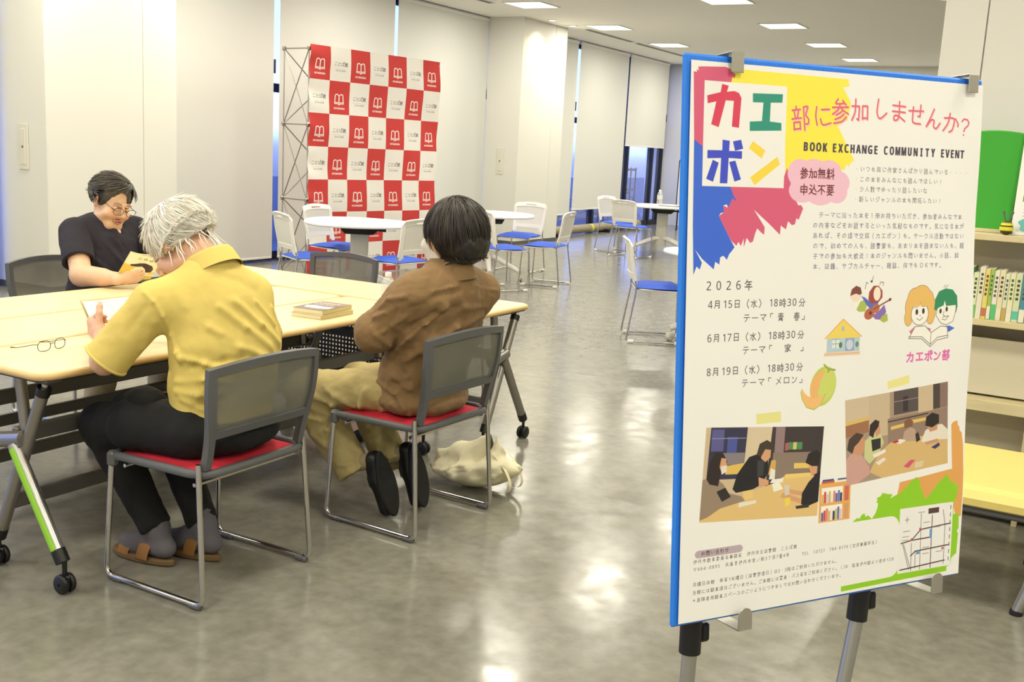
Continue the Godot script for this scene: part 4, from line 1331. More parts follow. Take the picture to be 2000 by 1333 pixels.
# ---------------------------------------------------------------- people: distance fields meshed as surface nets
class Field:
	var o: Vector3
	var s: float
	var nx: int
	var ny: int
	var nz: int
	var d := PackedFloat32Array()

	func _init(lo: Vector3, hi: Vector3, cell: float):
		o = lo
		s = cell
		nx = int(ceil((hi.x - lo.x) / cell)) + 1
		ny = int(ceil((hi.y - lo.y) / cell)) + 1
		nz = int(ceil((hi.z - lo.z) / cell)) + 1
		d.resize(nx * ny * nz)
		d.fill(1.0)

	func span(lo: Vector3, hi: Vector3) -> Array:
		return [maxi(0, int((lo.x - o.x) / s)), mini(nx - 1, int((hi.x - o.x) / s) + 1), maxi(0, int((lo.y - o.y) / s)), mini(ny - 1, int((hi.y - o.y) / s) + 1), maxi(0, int((lo.z - o.z) / s)), mini(nz - 1, int((hi.z - o.z) / s) + 1)]

	func cap(a: Vector3, b: Vector3, ra: float, rb: float, k := 0.02) -> Field:
		var m := maxf(ra, rb) + k + s * 2.5
		var r := span(a.min(b) - Vector3.ONE * m, a.max(b) + Vector3.ONE * m)
		var ba := b - a
		var inv := 1.0 / maxf(ba.length_squared(), 1e-9)
		for z in range(r[4], r[5] + 1):
			for y in range(r[2], r[3] + 1):
				var i: int = (z * ny + y) * nx + r[0]
				var p := Vector3(o.x + r[0] * s, o.y + y * s, o.z + z * s) - a
				for x in range(r[0], r[1] + 1):
					var h := clampf(p.dot(ba) * inv, 0.0, 1.0)
					var v := (p - ba * h).length() - lerpf(ra, rb, h)
					var w := d[i]
					var e := k - absf(v - w)
					d[i] = (minf(v, w) - e * e * 0.25 / k) if e > 0.0 else minf(v, w)
					i += 1
					p.x += s
		return self

	func chain(points: Array, radii: Array, k := 0.02) -> Field:
		for i in points.size() - 1:
			cap(points[i], points[i + 1], radii[i], radii[i + 1], k)
		return self

	func egg(c: Vector3, radii: Vector3, turn := Basis.IDENTITY, k := 0.02) -> Field:
		var big := maxf(radii.x, maxf(radii.y, radii.z)) + k + s * 2.5
		var r := span(c - Vector3.ONE * big, c + Vector3.ONE * big)
		var back := turn.transposed()
		var q := Vector3(1.0 / radii.x, 1.0 / radii.y, 1.0 / radii.z)
		for z in range(r[4], r[5] + 1):
			for y in range(r[2], r[3] + 1):
				var i: int = (z * ny + y) * nx + r[0]
				for x in range(r[0], r[1] + 1):
					var p := back * (Vector3(o.x + x * s, o.y + y * s, o.z + z * s) - c) * q
					var k0 := p.length()
					var v := k0 * (k0 - 1.0) / maxf((p * q).length(), 1e-6)
					var w := d[i]
					var e := k - absf(v - w)
					d[i] = (minf(v, w) - e * e * 0.25 / k) if e > 0.0 else minf(v, w)
					i += 1
		return self

	func dent(a: Vector3, b: Vector3, rad: float, k := 0.006) -> Field:
		# take a round groove or hollow away
		var m := rad + k + s * 2.5
		var r := span(a.min(b) - Vector3.ONE * m, a.max(b) + Vector3.ONE * m)
		var ba := b - a
		var inv := 1.0 / maxf(ba.length_squared(), 1e-9)
		for z in range(r[4], r[5] + 1):
			for y in range(r[2], r[3] + 1):
				for x in range(r[0], r[1] + 1):
					var i: int = (z * ny + y) * nx + x
					var p := Vector3(o.x + x * s, o.y + y * s, o.z + z * s) - a
					var v := rad - (p - ba * clampf(p.dot(ba) * inv, 0.0, 1.0)).length()
					var w := d[i]
					var e := k - absf(v - w)
					d[i] = (maxf(v, w) + e * e * 0.25 / k) if e > 0.0 else maxf(v, w)
		return self

	func slice(at: Vector3, out: Vector3, reach: float) -> Field:
		# cut away what lies beyond a plane, near the point
		var r := span(at - Vector3.ONE * reach, at + Vector3.ONE * reach)
		for z in range(r[4], r[5] + 1):
			for y in range(r[2], r[3] + 1):
				for x in range(r[0], r[1] + 1):
					var p := Vector3(o.x + x * s, o.y + y * s, o.z + z * s) - at
					if p.length() < reach:
						var i: int = (z * ny + y) * nx + x
						d[i] = maxf(d[i], p.dot(out))
		return self

	func mesh_into(g: Geo, bend = null, paint = null) -> void:
		var first := g.v.size()
		var at := PackedInt32Array()
		at.resize(nx * ny * nz)
		at.fill(-1)
		var step := [0, 1, nx, nx + 1, nx * ny, nx * ny + 1, nx * ny + nx, nx * ny + nx + 1]
		var edges := [[0, 1], [2, 3], [4, 5], [6, 7], [0, 2], [1, 3], [4, 6], [5, 7], [0, 4], [1, 5], [2, 6], [3, 7]]
		var corner := []
		for q in 8:
			corner.append(Vector3(q & 1, (q >> 1) & 1, q >> 2))
		var lim := s * 2.0
		for z in nz - 1:
			for y in ny - 1:
				var i := (z * ny + y) * nx
				for x in nx - 1:
					if absf(d[i]) < lim:
						var inside := 0
						for q in 8:
							if d[i + step[q]] < 0.0: inside += 1
						if inside > 0 and inside < 8:
							var sum := Vector3.ZERO
							var n := 0
							for e in edges:
								var va := d[i + step[e[0]]]
								var vb := d[i + step[e[1]]]
								if (va < 0.0) != (vb < 0.0):
									sum += corner[e[0]].lerp(corner[e[1]], va / (va - vb))
									n += 1
							at[i] = g.v.size()
							g.v.append(o + (Vector3(x, y, z) + sum / n) * s)
							g.n.append(Vector3.ZERO)
							g.uv.append(Vector2.ZERO)
					i += 1
		var tris := PackedInt32Array()
		var sx := 1
		var sy := nx
		var sz := nx * ny
		for z in range(1, nz - 1):
			for y in range(1, ny - 1):
				var i := (z * ny + y) * nx + 1
				for x in range(1, nx - 1):
					var v := d[i]
					if absf(v) < lim:
						var neg := v < 0.0
						if neg != (d[i + sx] < 0.0):
							quad(tris, at[i], at[i - sy], at[i - sy - sz], at[i - sz], neg)
						if neg != (d[i + sy] < 0.0):
							quad(tris, at[i], at[i - sz], at[i - sz - sx], at[i - sx], neg)
						if neg != (d[i + sz] < 0.0):
							quad(tris, at[i], at[i - sx], at[i - sx - sy], at[i - sy], neg)
					i += 1
		if bend != null:
			normals(g, tris, first)
			for i in range(first, g.v.size()):
				g.v[i] = bend.call(g.v[i], g.n[i])
		normals(g, tris, first)
		if paint != null:
			while g.c.size() < first:
				g.c.append(Color.WHITE)
			for i in range(first, g.v.size()):
				g.c.append(paint.call(g.v[i], g.n[i]))
		g.idx.append_array(tris)

	func quad(t: PackedInt32Array, a: int, b: int, c: int, e: int, neg: bool) -> void:
		if a < 0 or b < 0 or c < 0 or e < 0: return
		if neg:
			t.append_array([a, b, c, a, c, e])
		else:
			t.append_array([a, c, b, a, e, c])

	func normals(g: Geo, t: PackedInt32Array, first: int) -> void:
		for i in range(first, g.v.size()):
			g.n[i] = Vector3.ZERO
		for i in range(0, t.size(), 3):
			var m := (g.v[t[i + 2]] - g.v[t[i]]).cross(g.v[t[i + 1]] - g.v[t[i]])
			g.n[t[i]] += m
			g.n[t[i + 1]] += m
			g.n[t[i + 2]] += m
		for i in range(first, g.v.size()):
			g.n[i] = g.n[i].normalized()

# folds of cloth: each [from, to, half width, depth]; a negative depth raises a ridge
func folded(folds: Array, grain_size := 0.0, seed_value := 3) -> Callable:
	var nz := FastNoiseLite.new()
	nz.seed = seed_value
	nz.frequency = 9.0
	return func(p: Vector3, n: Vector3) -> Vector3:
		var sink := 0.0
		for f in folds:
			var a: Vector3 = f[0]
			var ba: Vector3 = f[1] - a
			var h := clampf((p - a).dot(ba) / maxf(ba.length_squared(), 1e-9), 0.0, 1.0)
			var q: float = (p - a - ba * h).length() / f[2]
			if q < 2.6:
				sink += f[3] * exp(-q * q) * 0.75
		return p - n * (sink + grain_size * nz.get_noise_3dv(p))

func limb_hand(g: Geo, wrist: Vector3, along: Vector3, palm: Vector3, thumb_side: Vector3, curl: float, paint: Callable, spread := 1.0) -> void:
	var d := along.normalized()
	var n := (palm - d * palm.dot(d)).normalized()
	var t := d.cross(n)
	if t.dot(thumb_side) < 0.0: t = -t
	var c := wrist + d * 0.08
	var f := Field.new(c - Vector3.ONE * 0.125, c + Vector3.ONE * 0.125, 0.0035)
	f.cap(wrist - d * 0.02, wrist + d * 0.02, 0.026, 0.026, 0.01)
	for q in [0.026, 0.009, -0.009, -0.025]:
		f.cap(wrist + d * 0.015 + t * q * 0.6, wrist + d * 0.085 + t * q, 0.0155, 0.0125, 0.014)
	f.cap(wrist + d * 0.03 + t * 0.02 + n * 0.008, wrist + d * 0.05 + t * 0.028 + n * 0.008, 0.017, 0.014, 0.012)
	for q in 4:
		var root: Vector3 = wrist + d * (0.088 - 0.006 * absf(q - 1.2)) + t * [0.028, 0.0095, -0.009, -0.027][q] * spread
		var length: float = [0.070, 0.077, 0.071, 0.056][q]
		var r: float = [0.0095, 0.0098, 0.0092, 0.0082][q]
		var p := root
		var a := 0.0
		for j in 3:
			a += curl * [0.75, 1.0, 0.7][j] * (1.0 + 0.07 * q)
			var e: Vector3 = p + (d * cos(a) + n * sin(a)) * length * [0.46, 0.30, 0.24][j]
			f.cap(p, e, r * (1.0 - 0.07 * j), r * (0.95 - 0.08 * j), 0.004)
			p = e
	var p := wrist + d * 0.03 + t * 0.03 + n * 0.006
	for j in 3:
		var dir: Vector3 = (d * [0.55, 0.80, 0.90][j] + t * [0.75, 0.45, 0.15][j] + n * [0.35, 0.40, 0.45][j]).normalized()
		var e: Vector3 = p + dir * [0.038, 0.030, 0.024][j]
		f.cap(p, e, [0.0135, 0.0115, 0.0105][j], [0.0115, 0.0105, 0.0085][j], 0.006)
		p = e
	f.mesh_into(g, null, paint)

# a head in its own fine grid; the frame has x to the figure's left or right, y up, z out of the face
func head_into(g: Geo, H: Transform3D, skin: Color, neck_to: Vector3, look: Dictionary) -> void:
	var c := H.origin
	var f := Field.new(c - Vector3.ONE * 0.165, c + Vector3.ONE * 0.165, look.get("cell", 0.0042))
	var at := func(x, y, z) -> Vector3: return H * Vector3(x, y, z)
	var b := H.basis
	var wide: float = look.get("wide", 1.0)
	f.egg(at.call(0, 0.036, -0.016), Vector3(0.076, 0.086, 0.096), b, 0.02)
	f.egg(at.call(0, -0.030, 0.024), Vector3(0.064 * wide, 0.086, 0.066), b, 0.03)
	f.cap(at.call(-0.022 * wide, -0.090, 0.058), at.call(0.022 * wide, -0.090, 0.058), 0.022, 0.022, 0.03)
	for s in [-1.0, 1.0]:
		f.cap(at.call(s * 0.040 * wide, -0.035, 0.054), at.call(s * 0.045 * wide, -0.060, 0.030), 0.028, 0.026, 0.02)
		f.cap(at.call(s * 0.050 * wide, -0.075, 0.0), at.call(s * 0.022 * wide, -0.098, 0.05), 0.020, 0.018, 0.03)
	f.cap(at.call(-0.036, 0.022, 0.078), at.call(0.036, 0.022, 0.078), 0.010, 0.010, 0.015)
	# eyes: hollows with closed or lowered lids in them
	for s in [-1.0, 1.0]:
		f.dent(at.call(s * 0.031, 0.004, 0.101), at.call(s * 0.036, 0.004, 0.097), 0.0125, 0.012)
		f.egg(at.call(s * 0.032, 0.001, 0.078), Vector3(0.0145, 0.0120, 0.0135), b, 0.003)
		f.dent(at.call(s * 0.022, -0.006, 0.0935), at.call(s * 0.043, -0.006, 0.0885), 0.0022, 0.002)
		f.cap(at.call(s * 0.014, 0.018, 0.091), at.call(s * 0.046, 0.020, 0.082), 0.0042, 0.003, 0.006)
	# nose
	f.cap(at.call(0, 0.008, 0.088), at.call(0, -0.026, 0.106), 0.0075, 0.0115, 0.010)
	for s in [-1.0, 1.0]:
		f.cap(at.call(s * 0.010, -0.030, 0.096), at.call(s * 0.013, -0.031, 0.090), 0.0085, 0.007, 0.007)
		f.dent(at.call(s * 0.006, -0.040, 0.102), at.call(s * 0.007, -0.034, 0.100), 0.0028, 0.002)
	# lips, a little parted
	f.cap(at.call(-0.021, -0.058, 0.083), at.call(0, -0.0545, 0.092), 0.0045, 0.0055, 0.004)
	f.cap(at.call(0.021, -0.058, 0.083), at.call(0, -0.0545, 0.092), 0.0045, 0.0055, 0.004)
	f.cap(at.call(-0.017, -0.066, 0.083), at.call(0.0, -0.0685, 0.090), 0.0048, 0.0062, 0.004)
	f.cap(at.call(0.017, -0.066, 0.083), at.call(0.0, -0.0685, 0.090), 0.0048, 0.0062, 0.004)
	f.dent(at.call(-0.016, -0.0610, 0.094), at.call(0.016, -0.0610, 0.094), 0.0026, 0.002)
	# ears
	for s in [-1.0, 1.0]:
		var e: Basis = b * Basis(Vector3.UP, s * 0.45)
		f.egg(at.call(s * 0.078, -0.004, -0.012), Vector3(0.008, 0.031, 0.020), e, 0.006)
		f.dent(at.call(s * 0.089, 0.004, -0.008), at.call(s * 0.088, -0.008, -0.006), 0.0095, 0.005)
		f.cap(at.call(s * 0.076, -0.028, -0.006), at.call(s * 0.075, -0.020, -0.008), 0.008, 0.009, 0.006)
	# neck
	f.cap(at.call(0, -0.045, -0.030), neck_to, look.get("neck", 0.055), look.get("neck", 0.055) * 1.06, 0.03)
	var inv := H.affine_inverse()
	var lip: Color = look.get("lip", Color(0.48, 0.16, 0.13))
	var brow: Color = look.get("brow", Color(0.08, 0.06, 0.05))
	var paint := func(p: Vector3, n: Vector3) -> Color:
		var q := inv * p
		var out := skin
		if q.z > 0.06:
			var m := Vector2(q.x / 0.0235, (q.y + 0.0610) / (0.0135 - 0.004 * absf(q.x) / 0.02))
			if m.length() < 1.0:
				out = lip if absf(q.y + 0.0612) > 0.0022 or absf(q.x) > 0.016 else lip.darkened(0.65)
			var e := absf(absf(q.x) - 0.031)
			if absf(q.y - 0.026 + 0.10 * (absf(q.x) - 0.031) * signf(absf(q.x) - 0.031)) < 0.0042 and e < 0.018 and q.z > 0.065:
				out = brow.lerp(skin, 0.35)
			if absf(q.y + 0.0065) < 0.0020 and e < 0.0125:
				out = brow
			if Vector2(absf(q.x) - 0.042, q.y + 0.030).length() < 0.022:
				out = skin.lerp(Color(skin.r, skin.g * 0.86, skin.b * 0.84), 0.5)
			if Vector2(q.x, q.y + 0.026).length() < 0.013 and q.z > 0.098:
				out = skin.lerp(Color(skin.r, skin.g * 0.90, skin.b * 0.88), 0.5)
		elif absf(q.x) > 0.073 and absf(q.y) < 0.045:
			out = skin.lerp(Color(skin.r * 0.95, skin.g * 0.66, skin.b * 0.62), 0.7)
		return out
	f.mesh_into(g, null, paint)

# locks of hair grown over an egg-shaped scalp. spec: frame, radii, crown, count, keep(dir), length(dir), lift(t), drop, curl
func hair_into(g: Geo, spec: Dictionary, tones: Array, seed_value: int) -> void:
	var r := RandomNumberGenerator.new()
	r.seed = seed_value
	var F: Transform3D = spec.frame
	var rad: Vector3 = spec.radii
	var crown: Vector3 = spec.crown.normalized()
	var made := 0
	var tries := 0
	while made < spec.count and tries < spec.count * 8:
		tries += 1
		var dir := Vector3(r.randf_range(-1, 1), r.randf_range(-1, 1), r.randf_range(-1, 1))
		if dir.length() > 1.0 or dir.length() < 0.1: continue
		dir = dir.normalized()
		if not spec.keep.call(dir): continue
		made += 1
		var steps: int = spec.get("steps", 7)
		var length: float = spec.length.call(dir) * r.randf_range(0.75, 1.15)
		var p := dir * rad
		var path := []
		var radii := []
		var thick: float = spec.get("thick", 0.0035) * r.randf_range(0.7, 1.25)
		var wob := r.randf_range(-1, 1)
		var lift_by := r.randf_range(0.3, 1.0)
		var flow: Vector3 = (dir - crown * dir.dot(crown)).normalized()
		for j in steps + 1:
			var t := float(j) / steps
			var nrm := (p / (rad * rad)).normalized()
			var out: Vector3 = p + nrm * (spec.lift.call(t) * lift_by + spec.get("puff", 0.0))
			path.append(F * out)
			radii.append(thick * (1.0 - 0.85 * t * t))
			var away := (p.normalized() - crown * p.normalized().dot(crown)).normalized()
			var want: Vector3 = away.lerp(spec.get("comb", away), spec.get("combed", 0.0)) + Vector3(0, -1, 0) * spec.get("drop", 0.3) + nrm.cross(away) * wob * spec.get("curl", 0.25) * (0.4 + t) + spec.get("sweep", Vector3.ZERO)
			var free: bool = spec.has("hang_below") and p.y < spec.hang_below
			if not free:
				want -= nrm * want.dot(nrm)
			else:
				want = Vector3(0, -1, 0) + away * 0.12 + nrm.cross(away) * sin(t * 6.0 + wob * 3.0) * spec.get("curl", 0.25)
			flow = (flow * 0.35 + want.normalized() * 0.65).normalized()
			p += flow * length / steps
			if not free:
				p = p.normalized() * (p.normalized() * rad).length() if false else p / (p / rad).length()
		var first := g.v.size()
		g.tube(path, radii, 4, false, false, 0.55)
		var tone: Color = tones[r.randi() % tones.size()]
		while g.c.size() < first: g.c.append(tone)
		for i in range(first, g.v.size()): g.c.append(tone)

func hair_cap(g: Geo, F: Transform3D, radii: Vector3, cuts: Array, tone: Color, extra := [], cell := 0.0055) -> void:
	var big := maxf(radii.x, maxf(radii.y, radii.z)) + 0.05
	var f := Field.new(F.origin - Vector3.ONE * big, F.origin + Vector3.ONE * big, cell)
	f.egg(F.origin, radii, F.basis, 0.01)
	for e in extra:
		f.egg(F * e[0], e[1], F.basis, 0.03)
	for c in cuts:
		f.dent(F * c[0], F * c[1], c[2], 0.012)
	var nz := FastNoiseLite.new()
	nz.frequency = 30.0
	f.mesh_into(g, func(p, n): return p + n * nz.get_noise_3dv(p) * 0.004, func(_p, _n): return tone)

func skin_material(called: String) -> StandardMaterial3D:
	var m := mat(called, Color(1, 1, 1), 0.5)
	m.vertex_color_use_as_albedo = true
	m.subsurf_scatter_enabled = true
	m.subsurf_scatter_strength = 0.12
	return m

func hair_material(called: String) -> StandardMaterial3D:
	var m := mat(called, Color(1, 1, 1), 0.45)
	m.vertex_color_use_as_albedo = true
	return m

func cloth_material(called: String, c: Color, depth := 0.03) -> StandardMaterial3D:
	var m := grain(mat(called, c, 0.88), mats.weave, depth, 18.0)
	return m

func build_people():
	var skin_m := skin_material("skin")
	var hair_m := hair_material("hair")
	man_in_yellow(skin_m, hair_m)
	person_in_brown(skin_m, hair_m)
	woman_in_navy(skin_m, hair_m)

# collar as a folded band round a neck axis
func collar(at: Vector3, axis: Vector3, front: Vector3, inner: float, outer: float, high: float, low: float, gap := 0.5) -> Geo:
	var u := axis.normalized()
	var f := (front - u * front.dot(u)).normalized()
	var r := u.cross(f)
	var rows := []
	for j in 7:
		var row := []
		for i in 33:
			var a := lerpf(gap, TAU - gap, i / 32.0)
			var dir := f * cos(a) * 1.08 + r * sin(a)
			var prof: Vector2 = [Vector2(inner - 0.004, 0.0), Vector2(inner, high * 0.6), Vector2(inner + 0.004, high), Vector2(inner + 0.010, high + 0.003), Vector2(inner + 0.016, high * 0.85), Vector2(outer - 0.003, low * 0.4), Vector2(outer, low)][j]
			var droop := 0.5 + 0.5 * cos(a)
			row.append(at + dir * (prof.x + 0.006 * droop * (1.0 if j > 4 else 0.0)) + u * (prof.y - (0.02 * droop if j > 3 else 0.012 * droop)))
		rows.append(row)
	return Geo.new().grid(rows)

func man_in_yellow(skin_m: Material, hair_m: Material):
	var t := thing("person", "white-haired man in a yellow polo shirt and black trousers, bent over an open book", "person", Vector3.ZERO)
	var skin := Color(0.66, 0.385, 0.255)
	var flat := func(_p, _n): return skin
	var sh_l := Vector3(-2.665, 0.945, -2.365)
	var sh_r := Vector3(-2.585, 0.950, -2.715)
	var el_l := Vector3(-2.790, 0.748, -2.270)
	var el_r := Vector3(-2.740, 0.755, -2.790)
	var wr_l := Vector3(-3.030, 0.782, -2.455)
	var wr_r := Vector3(-3.040, 0.790, -2.720)
	var neck := Vector3(-2.620, 1.060, -2.550)
	var H := Transform3D(Basis(Vector3.UP, deg_to_rad(-90)) * Basis(Vector3.UP, deg_to_rad(4)) * Basis(Vector3.RIGHT, deg_to_rad(43)) * Basis(Vector3.BACK, deg_to_rad(3)) * Basis.from_scale(Vector3.ONE * 1.13), Vector3(-2.742, 1.124, -2.547))
	# skin
	var g := Geo.new()
	var f := Field.new(Vector3(-3.10, 0.42, -2.95), Vector3(-2.34, 1.16, -2.15), 0.012)
	f.egg(Vector3(-2.57, 0.70, -2.55), Vector3(0.105, 0.16, 0.155), Basis.IDENTITY, 0.05).egg(Vector3(-2.61, 0.88, -2.55), Vector3(0.09, 0.13, 0.16), Basis.IDENTITY, 0.05)
	f.cap(Vector3(-2.62, 0.95, -2.55), neck, 0.06, 0.055, 0.03)
	f.chain([sh_l, el_l, wr_l], [0.046, 0.040, 0.027], 0.015).chain([sh_r, el_r, wr_r], [0.046, 0.040, 0.027], 0.015)
	f.cap(el_l.lerp(wr_l, 0.1), el_l.lerp(wr_l, 0.45), 0.042, 0.040, 0.02).cap(el_r.lerp(wr_r, 0.1), el_r.lerp(wr_r, 0.45), 0.042, 0.040, 0.02)
	f.mesh_into(g, null, flat)
	head_into(g, H, skin, Vector3(-2.612, 1.035, -2.55), {"neck": 0.060, "cell": 0.005})
	limb_hand(g, wr_l, Vector3(-0.10, 0.02, -0.03), Vector3(-0.3, 0.2, -0.8), Vector3(-0.2, 0.9, 0), 1.05, flat)
	limb_hand(g, wr_r, Vector3(-0.12, 0.03, 0.02), Vector3(-0.2, 0.1, 0.8), Vector3(-0.2, 0.9, 0), 0.6, flat)
	obj("body", g, skin_m, t)
	# polo shirt
	var s := Geo.new()
	f = Field.new(Vector3(-2.93, 0.44, -2.96), Vector3(-2.32, 1.16, -2.16), 0.0068)
	f.egg(Vector3(-2.56, 0.655, -2.565), Vector3(0.150, 0.150, 0.200), Basis.IDENTITY, 0.05)
	f.egg(Vector3(-2.560, 0.80, -2.580), Vector3(0.135, 0.180, 0.222), Basis(Vector3.BACK, 0.18), 0.06)
	f.egg(Vector3(-2.590, 0.930, -2.560), Vector3(0.112, 0.110, 0.195), Basis.IDENTITY, 0.06)
	f.cap(Vector3(-2.575, 0.955, -2.55), Vector3(-2.592, 1.050, -2.55), 0.095, 0.070, 0.06)
	f.cap(sh_l, Vector3(-2.60, 1.015, -2.49), 0.062, 0.058, 0.07).cap(sh_r, Vector3(-2.59, 1.015, -2.61), 0.062, 0.058, 0.07)
	var hem_l := sh_l.lerp(el_l, 0.98)
	var hem_r := sh_r.lerp(el_r, 0.98)
	f.cap(sh_l, hem_l + (el_l - sh_l) * 0.2, 0.070, 0.074, 0.035).cap(sh_r, hem_r + (el_r - sh_r) * 0.2, 0.070, 0.072, 0.035)
	f.egg(Vector3(-2.555, 0.56, -2.545), Vector3(0.165, 0.075, 0.190), Basis.IDENTITY, 0.04)
	f.slice(hem_l, (el_l - sh_l).normalized() * 0.96 + Vector3(-0.05, -0.1, 0.1), 0.13).slice(hem_r, (el_r - sh_r).normalized(), 0.13)
	f.slice(Vector3(-2.55, 0.520, -2.55), Vector3(-0.12, -1, 0.0).normalized(), 0.30)
	f.dent(Vector3(-2.615, 1.065, -2.55), Vector3(-2.66, 1.12, -2.55), 0.060, 0.004)
	var folds := [
		[Vector3(-2.642, 0.989, -2.308), Vector3(-2.610, 0.963, -2.314), 0.006, 0.0080],
		[Vector3(-2.610, 0.963, -2.314), Vector3(-2.593, 0.917, -2.336), 0.006, 0.0080],
		[Vector3(-2.593, 0.917, -2.336), Vector3(-2.590, 0.852, -2.366), 0.006, 0.0080],
		[Vector3(-2.590, 0.852, -2.366), Vector3(-2.554, 0.800, -2.358), 0.006, 0.0080],
		[Vector3(-2.554, 0.800, -2.358), Vector3(-2.543, 0.776, -2.361), 0.010, 0.0160],
		[Vector3(-2.537, 0.789, -2.361), Vector3(-2.477, 0.768, -2.401), 0.010, 0.0140],
		[Vector3(-2.477, 0.768, -2.401), Vector3(-2.437, 0.748, -2.462), 0.010, 0.0140],
		[Vector3(-2.629, 0.725, -2.392), Vector3(-2.501, 0.761, -2.380), 0.012, -0.0080],
		[Vector3(-2.501, 0.761, -2.380), Vector3(-2.443, 0.777, -2.457), 0.012, -0.0080],
		[Vector3(-2.443, 0.777, -2.457), Vector3(-2.423, 0.778, -2.528), 0.012, -0.0080],
		[Vector3(-2.565, 0.705, -2.365), Vector3(-2.476, 0.719, -2.400), 0.011, 0.0110],
		[Vector3(-2.476, 0.719, -2.400), Vector3(-2.430, 0.705, -2.466), 0.011, 0.0110],
		[Vector3(-2.564, 0.672, -2.364), Vector3(-2.487, 0.668, -2.389), 0.011, 0.0110],
		[Vector3(-2.487, 0.668, -2.389), Vector3(-2.444, 0.671, -2.435), 0.011, 0.0110],
		[Vector3(-2.495, 0.634, -2.386), Vector3(-2.445, 0.650, -2.436), 0.011, -0.0090],
		[Vector3(-2.445, 0.650, -2.436), Vector3(-2.423, 0.666, -2.482), 0.011, -0.0090],
		[Vector3(-2.543, 0.650, -2.366), Vector3(-2.476, 0.621, -2.400), 0.010, 0.0100],
		[Vector3(-2.478, 0.946, -2.468), Vector3(-2.442, 0.875, -2.546), 0.014, 0.0100],
		[Vector3(-2.442, 0.875, -2.546), Vector3(-2.431, 0.793, -2.656), 0.014, 0.0100],
		[Vector3(-2.464, 0.960, -2.521), Vector3(-2.443, 0.875, -2.619), 0.013, 0.0110],
		[Vector3(-2.443, 0.875, -2.619), Vector3(-2.453, 0.799, -2.718), 0.013, 0.0110],
		[Vector3(-2.467, 0.949, -2.619), Vector3(-2.460, 0.863, -2.700), 0.010, 0.0120],
		[Vector3(-2.483, 0.884, -2.428), Vector3(-2.432, 0.813, -2.513), 0.014, 0.0100],
		[Vector3(-2.432, 0.813, -2.513), Vector3(-2.421, 0.764, -2.622), 0.014, 0.0100],
		[Vector3(-2.453, 0.850, -2.466), Vector3(-2.419, 0.772, -2.571), 0.013, -0.0080],
		[Vector3(-2.489, 0.919, -2.717), Vector3(-2.480, 0.827, -2.755), 0.008, 0.0120],
		[Vector3(-2.617, 0.896, -2.319), Vector3(-2.668, 0.806, -2.323), 0.013, 0.0060],
		[Vector3(-2.628, 0.946, -2.299), Vector3(-2.675, 0.862, -2.268), 0.014, -0.0050],
		[Vector3(-2.511, 1.040, -2.501), Vector3(-2.485, 0.980, -2.637), 0.018, -0.0050],
		[Vector3(-2.588, 1.008, -2.378), Vector3(-2.544, 0.948, -2.379), 0.016, 0.0040],
	]
	f.mesh_into(s, folded(folds, 0.004, 4))
	var yellow := cloth_material("yellow_pique", Color(0.855, 0.765, 0.42), 0.035)
	var shirt := obj("polo_shirt", s, yellow, t)
	obj("collar", collar(Vector3(-2.606, 1.062, -2.55), Vector3(-0.55, 1, 0), Vector3(-1, -0.4, 0.05), 0.070, 0.098, 0.036, -0.022, 0.35), yellow, shirt)
	for q in [[hem_l, el_l - sh_l, 0.0725], [hem_r, el_r - sh_r, 0.0715]]:
		var ring := []
		var ax: Vector3 = q[1].normalized()
		var a1 := ax.cross(Vector3.RIGHT).normalized()
		var a2 := ax.cross(a1)
		for i in 24:
			var an := TAU * i / 24.0
			ring.append(q[0] - ax * 0.006 + (a1 * cos(an) + a2 * sin(an)) * q[2])
		obj("sleeve_hem", Geo.new().tube(ring, 0.0055, 6, true), yellow, shirt)
	# trousers
	var kn_l := Vector3(-2.985, 0.478, -2.415)
	var kn_r := Vector3(-2.960, 0.470, -2.665)
	var an_l := Vector3(-2.785, 0.130, -2.475)
	var an_r := Vector3(-2.690, 0.130, -2.600)
	var tr := Geo.new()
	f = Field.new(Vector3(-3.12, 0.06, -2.86), Vector3(-2.32, 0.68, -2.26), 0.011)
	f.egg(Vector3(-2.53, 0.528, -2.545), Vector3(0.165, 0.088, 0.205), Basis.IDENTITY, 0.05)
	f.chain([Vector3(-2.55, 0.530, -2.425), Vector3(-2.78, 0.520, -2.400), kn_l, an_l], [0.100, 0.092, 0.072, 0.056], 0.03).chain([Vector3(-2.55, 0.530, -2.655), kn_r, an_r], [0.098, 0.070, 0.056], 0.03)
	f.slice(an_l, (an_l - kn_l).normalized(), 0.078).slice(an_r, (an_r - kn_r).normalized(), 0.078)
	f.mesh_into(tr, folded([[Vector3(-2.72, 0.60, -2.40), Vector3(-2.62, 0.56, -2.37), 0.012, 0.012], [Vector3(-2.93, 0.43, -2.36), Vector3(-2.86, 0.46, -2.36), 0.012, 0.010], [Vector3(-2.70, 0.52, -2.36), Vector3(-2.58, 0.50, -2.36), 0.012, 0.010]], 0.007, 8))
	obj("trousers", tr, cloth_material("black_cloth", Color(0.045, 0.045, 0.048), 0.02), t)
	# black pouch worn at the hip
	var pouch := Geo.new()
	f = Field.new(Vector3(-2.98, 0.50, -2.52), Vector3(-2.58, 0.75, -2.28), 0.009)
	f.egg(Vector3(-2.80, 0.600, -2.41), Vector3(0.110, 0.030, 0.050), Basis(Vector3.BACK, 0.10), 0.02).egg(Vector3(-2.73, 0.605, -2.40), Vector3(0.07, 0.045, 0.05), Basis(Vector3.BACK, -0.3), 0.03)
	f.mesh_into(pouch, folded([], 0.008, 6))
	obj("waist_pouch", pouch, mats.black_cloth, t)
	# socks and sandals
	var sock_m := cloth_material("grey_sock", Color(0.38, 0.365, 0.385), 0.02)
